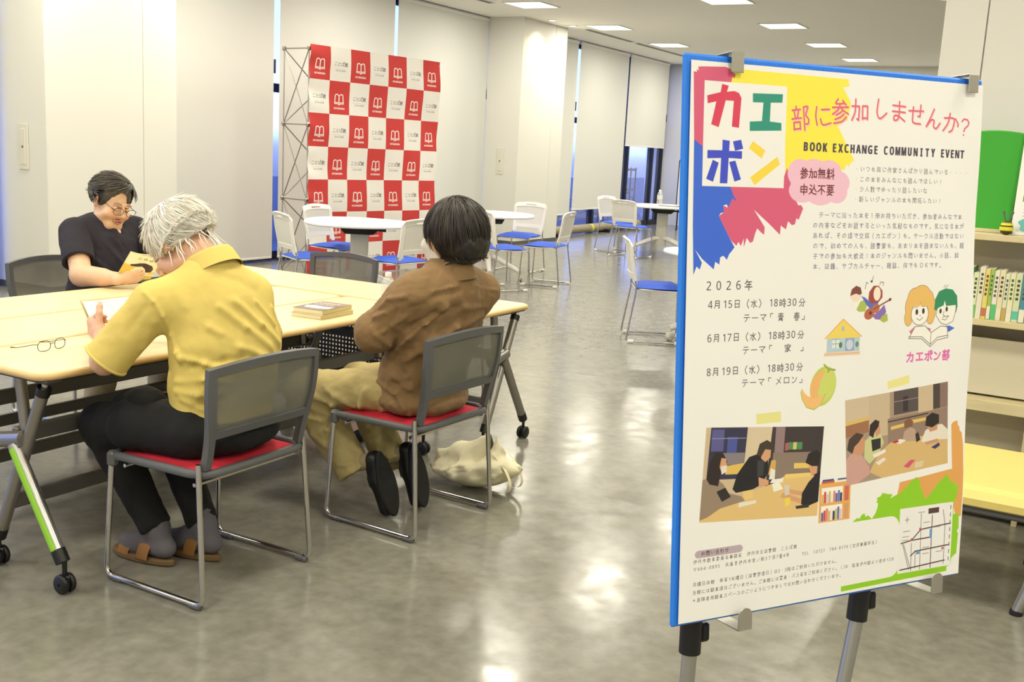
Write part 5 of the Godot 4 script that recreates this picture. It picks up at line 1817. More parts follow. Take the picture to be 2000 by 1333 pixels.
	var tan_m := mat("tan_leather", Color(0.55, 0.38, 0.17), 0.6)
	var sole_m := mat("sandal_sole", Color(0.42, 0.33, 0.20), 0.8)
	for q in [[an_l, Vector3(-0.97, 0, 0.06)], [an_r, Vector3(-0.97, 0, 0.10)]]:
		var a: Vector3 = q[0]
		var fw: Vector3 = q[1].normalized()
		var side := fw.cross(Vector3.UP)
		var heel := Vector3(a.x, 0.062, a.z) - fw * 0.045
		var toe := Vector3(a.x, 0.048, a.z) + fw * 0.165
		var sk := Geo.new()
		f = Field.new(heel.min(toe) - Vector3(0.07, 0.06, 0.07), heel.max(toe) + Vector3(0.07, 0.14, 0.07), 0.007)
		f.cap(a + Vector3(0, 0.03, 0), heel + fw * 0.02 + Vector3(0, 0.01, 0), 0.040, 0.036, 0.02).cap(heel, toe - fw * 0.03, 0.034, 0.034, 0.02).cap(a, toe - fw * 0.06, 0.036, 0.030, 0.03)
		f.mesh_into(sk)
		obj("sock", sk, sock_m, t)
		var shape := PackedVector2Array()
		for i in 30:
			var an := TAU * i / 30.0
			var l := cos(an)
			shape.append(Vector2(l * 0.140, sin(an) * (0.046 + 0.008 * l)))
		var place := Transform3D(Basis(fw, side, fw.cross(side)), (heel + toe) / 2 * Vector3(1, 0, 1) + Vector3(0, 0.014, 0))
		obj("sandal_sole", Geo.new().plate(shape, 0.024, place, 0.006), sole_m, t)
		for w in [[0.06, 0.044, 0.050], [-0.035, 0.050, 0.075]]:
			var rows := []
			for k in 3:
				var row := []
				for i in 13:
					var an := PI * i / 12.0
					row.append(place.origin + fw * (w[0] + (k - 1) * 0.026 - 0.012 * sin(an)) + side * cos(an) * w[1] + Vector3(0, 0.008 + sin(an) * w[2], 0))
				rows.append(row)
			obj("sandal_strap", Geo.new().grid(rows), tan_m, t)
	# white hair, thin on the crown
	var hg := Geo.new()
	var F := Transform3D(H.basis, H * Vector3(0, 0.034, -0.018))
	var white := Color(0.86, 0.82, 0.72)
	hair_cap(hg, F, Vector3(0.082, 0.089, 0.101), [[Vector3(0, -0.02, 0.13), Vector3(0, 0.03, 0.13), 0.085], [Vector3(-0.04, -0.16, 0.0), Vector3(0.04, -0.16, 0.0), 0.085], [Vector3(0.085, -0.06, 0.03), Vector3(0.085, -0.03, 0.01), 0.030], [Vector3(-0.085, -0.06, 0.03), Vector3(-0.085, -0.03, 0.01), 0.030], [Vector3(0, 0.108, 0.050), Vector3(0, 0.112, -0.005), 0.042]], white)
	var tones := [Color(0.95, 0.92, 0.84), Color(0.90, 0.87, 0.77), Color(0.97, 0.95, 0.88), Color(0.78, 0.72, 0.60)]
	hair_into(hg, {"frame": F, "radii": Vector3(0.081, 0.088, 0.100), "crown": Vector3(0.15, 0.75, -0.25), "count": 1500, "steps": 7, "thick": 0.0026, "puff": 0.001,
		"keep": func(d): return d.z < 0.55 and d.y > -0.62 - 0.2 * absf(d.x) and not (d.y > 0.72 and d.z > -0.25 and absf(d.x) < 0.42 and fmod(absf(d.x * 731.0 + d.z * 517.0), 1.0) < 0.72) and not (absf(d.x) > 0.85 and d.y < -0.1 and d.z > -0.2),
		"length": func(d): return 0.055 + 0.030 * maxf(0.0, -d.z) + (0.016 if absf(d.x) > 0.7 else 0.0), "lift": func(t): return 0.004 + 0.022 * t * t, "drop": 0.35, "curl": 0.35, "sweep": Vector3(-0.25, 0, -0.1)}, tones, 21)
	# ruffled tufts over the ear and at the nape
	hair_into(hg, {"frame": F, "radii": Vector3(0.084, 0.088, 0.102), "crown": Vector3(0.0, 0.9, 0.3), "count": 260, "steps": 6, "thick": 0.0030, "puff": 0.002,
		"keep": func(d): return d.y < -0.05 and d.y > -0.75 and d.z < 0.15,
		"length": func(_d): return 0.055, "lift": func(t): return 0.004 + 0.026 * t * t, "drop": 0.5, "curl": 0.6, "hang_below": -0.055}, tones, 22)
	obj("hair", hg, hair_m, t)

func person_in_brown(skin_m: Material, hair_m: Material):
	var t := thing("person", "dark-haired person in a brown overshirt, khaki trousers and face mask, arms folded", "person", Vector3.ZERO)
	var skin := Color(0.62, 0.36, 0.22)
	var flat := func(_p, _n): return skin
	var sh_l := Vector3(-2.290, 0.935, -3.265)
	var sh_r := Vector3(-2.230, 0.920, -3.650)
	var el_l := Vector3(-2.425, 0.775, -3.215)
	var el_r := Vector3(-2.400, 0.745, -3.650)
	var wr_l := Vector3(-2.530, 0.790, -3.450)
	var wr_r := Vector3(-2.545, 0.765, -3.435)
	var H := Transform3D(Basis(Vector3.UP, deg_to_rad(-90)) * Basis(Vector3.UP, deg_to_rad(20)) * Basis(Vector3.RIGHT, deg_to_rad(8)), Vector3(-2.245, 1.165, -3.445))
	var g := Geo.new()
	var f := Field.new(Vector3(-2.66, 0.44, -3.80), Vector3(-2.06, 1.16, -3.10), 0.012)
	f.egg(Vector3(-2.345, 0.66, -3.45), Vector3(0.09, 0.16, 0.14), Basis.IDENTITY, 0.05).egg(Vector3(-2.275, 0.87, -3.45), Vector3(0.075, 0.13, 0.15), Basis.IDENTITY, 0.05)
	f.cap(Vector3(-2.25, 0.95, -3.45), Vector3(-2.245, 1.06, -3.445), 0.058, 0.052, 0.03)
	f.chain([sh_l, el_l, wr_l], [0.044, 0.038, 0.026], 0.015).chain([sh_r, el_r, wr_r], [0.044, 0.038, 0.026], 0.015)
	f.mesh_into(g, null, flat)
	head_into(g, H, skin, Vector3(-2.245, 1.00, -3.445), {"cell": 0.005})
	limb_hand(g, wr_l, Vector3(-0.2, 0.0, -1), Vector3(1, -0.2, 0), Vector3(0, 1, 0), 0.5, flat)
	limb_hand(g, wr_r, Vector3(0.15, 0.0, 1), Vector3(1, -0.2, 0), Vector3(0, 1, 0), 0.5, flat)
	obj("body", g, skin_m, t)
	# loose overshirt with long sleeves
	var s := Geo.new()
	f = Field.new(Vector3(-2.68, 0.40, -3.78), Vector3(-2.06, 1.12, -3.08), 0.0068)
	f.egg(Vector3(-2.350, 0.60, -3.45), Vector3(0.155, 0.155, 0.212), Basis.IDENTITY, 0.05)
	f.egg(Vector3(-2.300, 0.78, -3.475), Vector3(0.140, 0.19, 0.238), Basis.IDENTITY, 0.06)
	f.egg(Vector3(-2.262, 0.92, -3.465), Vector3(0.115, 0.095, 0.215), Basis.IDENTITY, 0.06)
	f.cap(Vector3(-2.245, 0.95, -3.45), Vector3(-2.243, 1.025, -3.446), 0.088, 0.066, 0.05)
	f.cap(sh_l, Vector3(-2.25, 0.995, -3.39), 0.066, 0.06, 0.07).cap(sh_r, Vector3(-2.245, 0.995, -3.51), 0.066, 0.06, 0.07)
	f.chain([sh_l, el_l, wr_l], [0.080, 0.072, 0.052], 0.035).chain([sh_r, el_r, wr_r], [0.080, 0.070, 0.052], 0.035)
	f.egg(Vector3(-2.345, 0.50, -3.45), Vector3(0.165, 0.075, 0.222), Basis.IDENTITY, 0.04)
	f.slice(Vector3(-2.33, 0.462, -3.45), Vector3(-0.15, -1, 0.0).normalized(), 0.32)
	f.dent(Vector3(-2.243, 1.03, -3.446), Vector3(-2.25, 1.10, -3.446), 0.058, 0.004)
	var folds := [
		[Vector3(-2.198, 0.956, -3.266), Vector3(-2.171, 0.967, -3.346), 0.006, 0.0070],
		[Vector3(-2.171, 0.967, -3.346), Vector3(-2.146, 0.961, -3.490), 0.006, 0.0070],
		[Vector3(-2.146, 0.961, -3.490), Vector3(-2.145, 0.931, -3.653), 0.006, 0.0070],
		[Vector3(-2.243, 0.899, -3.202), Vector3(-2.191, 0.936, -3.275), 0.014, -0.0080],
		[Vector3(-2.191, 0.936, -3.275), Vector3(-2.152, 0.954, -3.389), 0.014, -0.0080],
		[Vector3(-2.389, 0.674, -3.268), Vector3(-2.276, 0.774, -3.240), 0.014, 0.0220],
		[Vector3(-2.276, 0.774, -3.240), Vector3(-2.231, 0.835, -3.271), 0.014, 0.0220],
		[Vector3(-2.231, 0.835, -3.271), Vector3(-2.176, 0.894, -3.324), 0.014, 0.0220],
		[Vector3(-2.307, 0.678, -3.256), Vector3(-2.215, 0.756, -3.288), 0.015, 0.0220],
		[Vector3(-2.215, 0.756, -3.288), Vector3(-2.169, 0.809, -3.391), 0.015, 0.0220],
		[Vector3(-2.169, 0.809, -3.391), Vector3(-2.176, 0.836, -3.587), 0.015, 0.0220],
		[Vector3(-2.232, 0.715, -3.282), Vector3(-2.175, 0.755, -3.369), 0.013, 0.0200],
		[Vector3(-2.175, 0.755, -3.369), Vector3(-2.164, 0.771, -3.535), 0.013, 0.0200],
		[Vector3(-2.276, 0.813, -3.237), Vector3(-2.201, 0.871, -3.294), 0.015, -0.0120],
		[Vector3(-2.201, 0.871, -3.294), Vector3(-2.153, 0.890, -3.396), 0.015, -0.0120],
		[Vector3(-2.193, 0.794, -3.322), Vector3(-2.161, 0.823, -3.450), 0.013, -0.0120],
		[Vector3(-2.150, 0.888, -3.410), Vector3(-2.163, 0.867, -3.603), 0.014, 0.0120],
		[Vector3(-2.368, 0.887, -3.171), Vector3(-2.332, 0.920, -3.179), 0.010, 0.0120],
		[Vector3(-2.332, 0.920, -3.179), Vector3(-2.267, 0.936, -3.184), 0.010, 0.0120],
		[Vector3(-2.386, 0.847, -3.159), Vector3(-2.340, 0.868, -3.166), 0.010, 0.0120],
		[Vector3(-2.348, 0.793, -3.168), Vector3(-2.275, 0.856, -3.201), 0.012, 0.0120],
		[Vector3(-2.368, 0.782, -3.154), Vector3(-2.347, 0.744, -3.208), 0.012, 0.0120],
		[Vector3(-2.347, 0.744, -3.208), Vector3(-2.299, 0.751, -3.239), 0.012, 0.0120],
		[Vector3(-2.296, 0.875, -3.180), Vector3(-2.328, 0.814, -3.179), 0.013, -0.0090],
		[Vector3(-2.340, 0.616, -3.239), Vector3(-2.283, 0.570, -3.262), 0.012, 0.0160],
		[Vector3(-2.434, 0.575, -3.274), Vector3(-2.330, 0.546, -3.244), 0.012, 0.0160],
		[Vector3(-2.330, 0.546, -3.244), Vector3(-2.289, 0.493, -3.242), 0.012, 0.0160],
		[Vector3(-2.389, 0.674, -3.268), Vector3(-2.302, 0.629, -3.251), 0.012, -0.0120],
		[Vector3(-2.341, 0.507, -3.228), Vector3(-2.282, 0.469, -3.266), 0.010, 0.0120],
		[Vector3(-2.339, 0.586, -3.239), Vector3(-2.282, 0.601, -3.259), 0.013, -0.0100],
	]
	f.mesh_into(s, folded(folds, 0.010, 12))
	var brown := cloth_material("brown_cloth", Color(0.515, 0.405, 0.265), 0.03)
	brown.rim_enabled = true
	brown.rim = 0.4
	brown.rim_tint = 0.6
	var top := obj("overshirt", s, brown, t)
	obj("collar", collar(Vector3(-2.243, 1.012, -3.447), Vector3(-0.06, 1, 0), Vector3(-1, 0, 0.3), 0.066, 0.098, 0.034, -0.022, 0.4), brown, top)
	# trousers
	var kn_l := Vector3(-2.815, 0.475, -3.285)
	var kn_r := Vector3(-2.770, 0.470, -3.580)
	var an_l := Vector3(-2.575, 0.165, -3.315)
	var an_r := Vector3(-2.500, 0.175, -3.465)
	var tr := Geo.new()
	f = Field.new(Vector3(-2.96, 0.06, -3.72), Vector3(-2.12, 0.64, -3.16), 0.0075)
	f.egg(Vector3(-2.335, 0.53, -3.45), Vector3(0.140, 0.08, 0.175), Basis.IDENTITY, 0.05)
	f.chain([Vector3(-2.36, 0.535, -3.355), kn_l, an_l], [0.090, 0.086, 0.074], 0.03).chain([Vector3(-2.36, 0.535, -3.54), kn_r, an_r], [0.090, 0.080, 0.070], 0.03)
	f.slice(an_l, (an_l - kn_l).normalized(), 0.14).slice(an_r, (an_r - kn_r).normalized(), 0.14)
	var tf := [
		[Vector3(-2.742, 0.485, -3.206), Vector3(-2.633, 0.456, -3.234), 0.011, 0.0140],
		[Vector3(-2.633, 0.456, -3.234), Vector3(-2.678, 0.358, -3.459), 0.011, 0.0140],
		[Vector3(-2.732, 0.433, -3.212), Vector3(-2.643, 0.382, -3.281), 0.011, 0.0140],
		[Vector3(-2.643, 0.382, -3.281), Vector3(-2.608, 0.317, -3.441), 0.011, 0.0140],
		[Vector3(-2.651, 0.508, -3.223), Vector3(-2.545, 0.457, -3.254), 0.012, 0.0100],
		[Vector3(-2.743, 0.389, -3.210), Vector3(-2.663, 0.376, -3.242), 0.010, 0.0120],
		[Vector3(-2.480, 0.537, -3.248), Vector3(-2.506, 0.474, -3.252), 0.012, 0.0180],
		[Vector3(-2.506, 0.474, -3.252), Vector3(-2.619, 0.362, -3.460), 0.012, 0.0180],
		[Vector3(-2.619, 0.362, -3.460), Vector3(-2.420, 0.463, -3.281), 0.010, 0.0120],
		[Vector3(-2.587, 0.363, -3.480), Vector3(-2.573, 0.366, -3.515), 0.012, -0.0100],
		[Vector3(-2.724, 0.316, -3.222), Vector3(-2.626, 0.268, -3.232), 0.012, 0.0120],
		[Vector3(-2.600, 0.208, -3.235), Vector3(-2.546, 0.223, -3.264), 0.012, 0.0120],
		[Vector3(-2.610, 0.289, -3.244), Vector3(-2.555, 0.264, -3.307), 0.012, -0.0090],
		[Vector3(-2.656, 0.347, -3.234), Vector3(-2.597, 0.317, -3.324), 0.012, 0.0120],
	]
	f.mesh_into(tr, folded(tf, 0.010, 15))
	obj("trousers", tr, cloth_material("khaki_cloth", Color(0.70, 0.635, 0.43), 0.025), t)
	# shoes stood on their toes under the chair, soles turned back
	var black := mat("shoe_leather", Color(0.05, 0.048, 0.05), 0.45)
	var sole := mat("shoe_sole", Color(0.10, 0.095, 0.09), 0.8)
	var sock_m := cloth_material("beige_sock", Color(0.62, 0.55, 0.44), 0.02)
	for q in [[an_l, Vector3(-2.475, 0.235, -3.322), Vector3(-2.425, 0.042, -3.345)], [an_r, Vector3(-2.430, 0.245, -3.485), Vector3(-2.385, 0.042, -3.500)]]:
		var a: Vector3 = q[0]
		var heel: Vector3 = q[1]
		var toe: Vector3 = q[2]
		var dn := (toe - heel).normalized()
		var back := (Vector3(1, 0, 0.1) - dn * Vector3(1, 0, 0.1).dot(dn)).normalized()
		var side := dn.cross(back)
		var sk := Geo.new()
		f = Field.new(a.min(heel) - Vector3.ONE * 0.08, a.max(heel) + Vector3.ONE * 0.08, 0.007)
		f.cap(a + Vector3(-0.03, 0.03, 0), heel - back * 0.012, 0.036, 0.034, 0.02)
		f.mesh_into(sk)
		obj("sock", sk, sock_m, t)
		var sh := Geo.new()
		f = Field.new(heel.min(toe) - Vector3.ONE * 0.10, heel.max(toe) + Vector3.ONE * 0.10, 0.0065)
		f.cap(heel - back * 0.010, heel + dn * 0.08 - back * 0.016, 0.040, 0.042, 0.02)
		f.cap(heel + dn * 0.08 - side * 0.012, toe - side * 0.008, 0.036, 0.030, 0.02).cap(heel + dn * 0.08 + side * 0.012, toe + side * 0.012, 0.036, 0.030, 0.02)
		f.slice((heel + toe) / 2 + back * 0.018, back, 0.20)
		f.mesh_into(sh)
		var shoe := obj("shoe", sh, black, t)
		var shape := PackedVector2Array()
		for i in 32:
			var an := TAU * i / 32.0
			var l := cos(an)
			shape.append(Vector2(l * 0.138, sin(an) * (0.044 + 0.007 * l - 0.006 * cos(an * 2.0))))
		var place := Transform3D(Basis(dn, side, dn.cross(side)), (heel + toe) / 2 + back * 0.026)
		obj("shoe_sole", Geo.new().plate(shape, 0.020, place, 0.005), sole, shoe)
		var lace := Geo.new()
		for k in 2:
			lace.tube([heel - back * (0.050 + 0.004 * k) + dn * 0.05 + side * 0.01, heel - back * (0.058 + 0.006 * k) + dn * 0.075 + side * 0.014, heel - back * (0.054 + 0.006 * k) + dn * 0.11 + side * 0.014], 0.002, 5)
		obj("lace", lace, black, shoe)
	# face mask with ear loops
	var mk := Geo.new()
	var rows := []
	for j in 9:
		var row := []
		for i in 15:
			var u := i / 14.0 * 2.0 - 1.0
			var v := j / 8.0
			var an := u * 1.15
			var y := lerpf(-0.112, -0.014, v)
			var out := 0.082 + 0.036 * exp(-pow((v - 0.72) / 0.35, 2.0)) + 0.014 * exp(-pow((v - 0.2) / 0.3, 2.0))
			row.append(H * Vector3(sin(an) * 0.070, y + 0.01 * absf(u) * (1.0 - v), cos(an) * out * (1.0 - 0.06 * absf(u)) + 0.006))
		rows.append(row)
	mk.grid(rows)
	for q in [-1.0, 1.0]:
		for y in [-0.028, -0.092]:
			mk.tube([H * Vector3(q * 0.064, y, 0.040), H * Vector3(q * 0.078, lerpf(y, -0.03, 0.5), 0.015), H * Vector3(q * 0.086, -0.015, -0.012)], 0.0022, 5)
	obj("face_mask", mk, mat("mask_white", Color(0.86, 0.84, 0.79), 0.85), t)
	# full dark hair down to the nape
	var hg := Geo.new()
	var F := Transform3D(H.basis, H * Vector3(0, 0.004, -0.026))
	hair_cap(hg, F, Vector3(0.108, 0.132, 0.120), [[Vector3(0, -0.11, 0.150), Vector3(0, 0.03, 0.155), 0.085], [Vector3(-0.03, -0.185, 0.06), Vector3(0.03, -0.185, 0.06), 0.085]], Color(0.016, 0.013, 0.010), [[Vector3(0.0, -0.060, -0.030), Vector3(0.102, 0.070, 0.090)]])
	var tones := [Color(0.020, 0.016, 0.012), Color(0.034, 0.026, 0.019), Color(0.012, 0.010, 0.009), Color(0.055, 0.042, 0.031)]
	hair_into(hg, {"frame": F, "radii": Vector3(0.109, 0.133, 0.121), "crown": Vector3(0.1, 0.95, -0.05), "count": 1500, "steps": 9, "thick": 0.0034, "puff": 0.001,
		"keep": func(d): return (d.z < 0.50 or d.y > 0.45) and d.y > -0.45,
		"length": func(d): return 0.115 + 0.03 * d.y, "lift": func(t): return 0.001 + 0.012 * t * t, "drop": 1.0, "curl": 0.35}, tones, 31)
	# loose ends turning outwards round the nape
	hair_into(hg, {"frame": F, "radii": Vector3(0.109, 0.133, 0.121), "crown": Vector3(0.1, 0.95, -0.05), "count": 260, "steps": 8, "thick": 0.0036, "puff": 0.001,
		"keep": func(d): return d.y < -0.42 and d.y > -0.85 and d.z < 0.2,
		"length": func(_d): return 0.060, "lift": func(t): return 0.002 + 0.034 * t * t, "drop": 0.9, "curl": 0.6}, tones, 32)
	obj("hair", hg, hair_m, t)

func woman_in_navy(skin_m: Material, hair_m: Material):
	var t := thing("person", "woman with short greying hair and glasses in a navy blouse, reading a paperback", "person", Vector3.ZERO)
	var skin := Color(0.74, 0.475, 0.30)
	var flat := func(_p, _n): return skin
	var sh_r := Vector3(-4.60, 0.960, -3.575)
	var sh_l := Vector3(-4.585, 0.955, -3.945)
	var el_r := Vector3(-4.420, 0.768, -3.470)
	var el_l := Vector3(-4.400, 0.770, -4.000)
	var wr_r := Vector3(-4.195, 0.768, -3.520)
	var wr_l := Vector3(-4.250, 0.785, -3.850)
	var H := Transform3D(Basis(Vector3.UP, deg_to_rad(90)) * Basis(Vector3.UP, deg_to_rad(-6)) * Basis(Vector3.RIGHT, deg_to_rad(20)) * Basis(Vector3.BACK, deg_to_rad(-9)) * Basis.from_scale(Vector3.ONE * 1.09), Vector3(-4.545, 1.110, -3.765))
	var g := Geo.new()
	var f := Field.new(Vector3(-4.80, 0.44, -4.12), Vector3(-4.18, 1.14, -3.36), 0.012)
	f.egg(Vector3(-4.61, 0.66, -3.75), Vector3(0.115, 0.17, 0.165), Basis.IDENTITY, 0.05).egg(Vector3(-4.60, 0.87, -3.76), Vector3(0.10, 0.13, 0.165), Basis.IDENTITY, 0.05)
	f.cap(Vector3(-4.60, 0.94, -3.765), Vector3(-4.575, 1.04, -3.77), 0.062, 0.056, 0.04)
	f.chain([sh_r, el_r, wr_r], [0.060, 0.050, 0.031], 0.02).chain([sh_l, el_l, wr_l], [0.060, 0.050, 0.031], 0.02)
	f.cap(el_r, el_r.lerp(wr_r, 0.55), 0.050, 0.042, 0.02).cap(el_l, el_l.lerp(wr_l, 0.55), 0.050, 0.042, 0.02)
	# lower legs below the trouser hems
	f.mesh_into(g, null, flat)
	head_into(g, H, skin, Vector3(-4.585, 0.985, -3.768), {"cell": 0.0036, "wide": 1.10, "neck": 0.056, "lip": Color(0.52, 0.20, 0.155), "brow": Color(0.06, 0.045, 0.035)})
	limb_hand(g, wr_r, Vector3(0.16, 0.10, -0.95), Vector3(-1.0, 0.35, -0.15), Vector3(0.2, 0.9, 0.0), 0.22, flat)
	limb_hand(g, wr_l, Vector3(0.35, 0.15, 0.85), Vector3(0.6, 0.4, -0.3), Vector3(0.3, 0.9, 0.1), 0.35, flat)
	# bare ankles
	for a in [[Vector3(-4.145, 0.18, -3.335), Vector3(-4.12, 0.075, -3.315)], [Vector3(-4.22, 0.18, -3.80), Vector3(-4.18, 0.075, -3.80)]]:
		var fa := Field.new(a[0].min(a[1]) - Vector3.ONE * 0.07, a[0].max(a[1]) + Vector3.ONE * 0.07, 0.007)
		fa.cap(a[0], a[1], 0.038, 0.036, 0.01)
		fa.mesh_into(g, null, flat)
	obj("body", g, skin_m, t)
	# blouse
	var s := Geo.new()
	f = Field.new(Vector3(-4.84, 0.44, -4.16), Vector3(-4.36, 1.10, -3.34), 0.0095)
	f.egg(Vector3(-4.605, 0.62, -3.755), Vector3(0.165, 0.15, 0.205), Basis.IDENTITY, 0.05)
	f.egg(Vector3(-4.595, 0.78, -3.76), Vector3(0.145, 0.17, 0.200), Basis.IDENTITY, 0.06)
	f.egg(Vector3(-4.595, 0.91, -3.76), Vector3(0.115, 0.10, 0.19), Basis.IDENTITY, 0.06)
	f.cap(Vector3(-4.60, 0.96, -3.765), Vector3(-4.595, 1.02, -3.768), 0.088, 0.066, 0.05)
	f.cap(sh_r, Vector3(-4.60, 0.995, -3.68), 0.072, 0.06, 0.05).cap(sh_l, Vector3(-4.60, 0.995, -3.85), 0.072, 0.06, 0.05)
	var hem_r := sh_r.lerp(el_r, 0.66)
	var hem_l := sh_l.lerp(el_l, 0.66)
	f.egg(Vector3(-4.60, 0.53, -3.755), Vector3(0.17, 0.07, 0.205), Basis.IDENTITY, 0.04)
	f.dent(Vector3(-4.595, 1.03, -3.768), Vector3(-4.58, 1.10, -3.768), 0.060, 0.004)
	# open neck
	f.dent(Vector3(-4.515, 1.03, -3.768), Vector3(-4.470, 0.970, -3.768), 0.028, 0.01).dent(Vector3(-4.480, 0.975, -3.768), Vector3(-4.452, 0.925, -3.768), 0.012, 0.006)
	var folds := [
		[Vector3(-4.48, 0.92, -3.66), Vector3(-4.45, 0.80, -3.75), 0.012, 0.010], [Vector3(-4.49, 0.96, -3.70), Vector3(-4.44, 0.84, -3.78), 0.010, 0.008], [Vector3(-4.50, 0.84, -3.60), Vector3(-4.46, 0.74, -3.70), 0.013, 0.012],
		[Vector3(-4.52, 0.86, -3.57), Vector3(-4.50, 0.72, -3.56), 0.012, 0.014], [Vector3(-4.58, 0.78, -3.55), Vector3(-4.52, 0.68, -3.55), 0.012, 0.010], [Vector3(-4.45, 0.78, -3.80), Vector3(-4.45, 0.68, -3.70), 0.012, 0.008],
	]
	f.mesh_into(s, folded(folds, 0.008, 22))
	for q in [[sh_r, el_r, hem_r], [sh_l, el_l, hem_l]]:
		var sf := Field.new(q[0].min(q[1]) - Vector3.ONE * 0.13, q[0].max(q[1]) + Vector3.ONE * 0.13, 0.008)
		var ax: Vector3 = (q[1] - q[0]).normalized()
		sf.cap(q[0], q[0] + ax * 0.24, 0.077, 0.080, 0.02)
		sf.slice(q[2] + ax * 0.012, ax, 0.5)
		sf.dent(q[2] + ax * 0.02, q[2] + ax * 0.06, 0.062, 0.006)
		sf.mesh_into(s, folded([[q[0] + Vector3(0.04, -0.02, 0.05), q[2] + Vector3(0.05, 0.0, 0.05), 0.012, 0.012], [q[0] + Vector3(0.07, -0.03, 0.0), q[2] + Vector3(0.07, 0.0, 0.0), 0.012, 0.012]], 0.006, 23))
	var navy := cloth_material("navy_cloth", Color(0.155, 0.14, 0.18), 0.03)
	var top := obj("blouse", s, navy, t)
	obj("collar", collar(Vector3(-4.592, 1.010, -3.768), Vector3(0.16, 1, 0), Vector3(1, -0.1, 0), 0.064, 0.098, 0.028, -0.026, 0.62), navy, top)
	# chest skin inside the open neck
	var chest := Geo.new()
	f = Field.new(Vector3(-4.62, 0.86, -3.85), Vector3(-4.40, 1.06, -3.69), 0.006)
	f.cap(Vector3(-4.580, 1.02, -3.768), Vector3(-4.545, 0.94, -3.768), 0.054, 0.052, 0.02)
	f.mesh_into(chest, null, flat)
	obj("neckline_skin", chest, skin_m, t)
	# trousers
	var kn_r := Vector3(-4.205, 0.480, -3.430)
	var kn_l := Vector3(-4.240, 0.480, -3.830)
	var an_r := Vector3(-4.150, 0.190, -3.340)
	var an_l := Vector3(-4.225, 0.190, -3.805)
	var tr := Geo.new()
	f = Field.new(Vector3(-4.80, 0.10, -4.00), Vector3(-4.02, 0.62, -3.22), 0.011)
	f.egg(Vector3(-4.60, 0.525, -3.74), Vector3(0.15, 0.075, 0.18), Basis.IDENTITY, 0.05)
	f.chain([Vector3(-4.58, 0.53, -3.64), kn_r, an_r], [0.090, 0.078, 0.070], 0.03).chain([Vector3(-4.58, 0.53, -3.84), kn_l, an_l], [0.090, 0.076, 0.068], 0.03)
	f.slice(an_r, (an_r - kn_r).normalized(), 0.12).slice(an_l, (an_l - kn_l).normalized(), 0.12)
	f.mesh_into(tr, folded([[Vector3(-4.13, 0.42, -3.36), Vector3(-4.10, 0.30, -3.32), 0.014, 0.010]], 0.008, 27))
	obj("trousers", tr, cloth_material("beige_cloth", Color(0.74, 0.69, 0.56), 0.025), t)
	var shoe_m := mat("grey_shoe", Color(0.33, 0.32, 0.32), 0.7)
	for a in [[Vector3(-4.14, 0.045, -3.32), Vector3(-3.985, 0.032, -3.30)], [Vector3(-4.20, 0.045, -3.80), Vector3(-4.045, 0.032, -3.79)]]:
		var sh := Geo.new()
		f = Field.new(a[0] - Vector3(0.12, 0.06, 0.09), a[1] + Vector3(0.12, 0.12, 0.09), 0.0075)
		f.cap(a[0], a[1], 0.044, 0.032, 0.02).cap(a[0] + Vector3(0, 0.02, 0), a[0] + Vector3(0.05, 0.015, 0), 0.042, 0.036, 0.02)
		f.slice(a[0] * Vector3(1, 0, 1) + Vector3(0.07, 0.004, 0), Vector3.DOWN, 0.3)
		f.mesh_into(sh)
		obj("shoe", sh, shoe_m, t)
	# spectacles
	var sp := Node3D.new()
	sp.name = "spectacles"
	t.add_child(sp)
	sp.transform = H * Transform3D(Basis(Vector3.RIGHT, 0.10), Vector3(0, -0.004, 0.112))
	spectacles(sp, mats.dark_wire, true)
	# greying hair, parted, swept off the forehead
	var hg := Geo.new()
	var F := Transform3D(H.basis, H * Vector3(0, 0.034, -0.018))
	var base := Color(0.060, 0.052, 0.040)
	hair_cap(hg, F, Vector3(0.094, 0.100, 0.112), [[Vector3(0.0, -0.055, 0.13), Vector3(-0.01, 0.014, 0.142), 0.080], [Vector3(-0.04, -0.155, 0.0), Vector3(0.04, -0.155, 0.0), 0.085], [Vector3(0.095, -0.05, 0.02), Vector3(0.095, -0.035, 0.01), 0.028], [Vector3(-0.095, -0.05, 0.02), Vector3(-0.095, -0.035, 0.01), 0.028], [Vector3(-0.062, -0.05, 0.095), Vector3(-0.058, 0.016, 0.108), 0.050]], base, [], 0.005)
	var tones := [Color(0.085, 0.074, 0.058), Color(0.060, 0.052, 0.040), Color(0.15, 0.135, 0.11), Color(0.042, 0.036, 0.028), Color(0.22, 0.20, 0.165)]
	hair_into(hg, {"frame": F, "radii": Vector3(0.095, 0.101, 0.113), "crown": Vector3(0.45, 0.85, 0.30), "count": 1300, "steps": 7, "thick": 0.0034, "puff": 0.001,
		"keep": func(d): return (d.z < 0.30 or d.y > 0.66) and d.y > -0.40 and not (absf(d.x) > 0.80 and d.y < -0.12 and d.z > -0.05),
		"length": func(d): return 0.085 - 0.030 * maxf(0.0, d.z), "lift": func(t): return 0.002 + 0.014 * t * t, "drop": 0.4, "curl": 0.30, "sweep": Vector3(-0.45, 0, -0.55)}, tones, 41)
	hair_into(hg, {"frame": F, "radii": Vector3(0.094, 0.100, 0.112), "crown": Vector3(0.3, 0.95, 0.2), "count": 220, "steps": 7, "thick": 0.0034,
		"keep": func(d): return d.y < -0.05 and d.y > -0.6 and d.z < -0.05,
		"length": func(_d): return 0.060, "lift": func(t): return 0.004 + 0.022 * t * t, "drop": 0.5, "curl": 0.5, "hang_below": -0.06}, tones, 42)
	obj("hair", hg, hair_m, t)
	# the paperback in her hands, open with its covers outwards
	var cover := mat("paperback_print", Color(1, 1, 1), 0.45)
	cover.albedo_texture = paperback_picture()
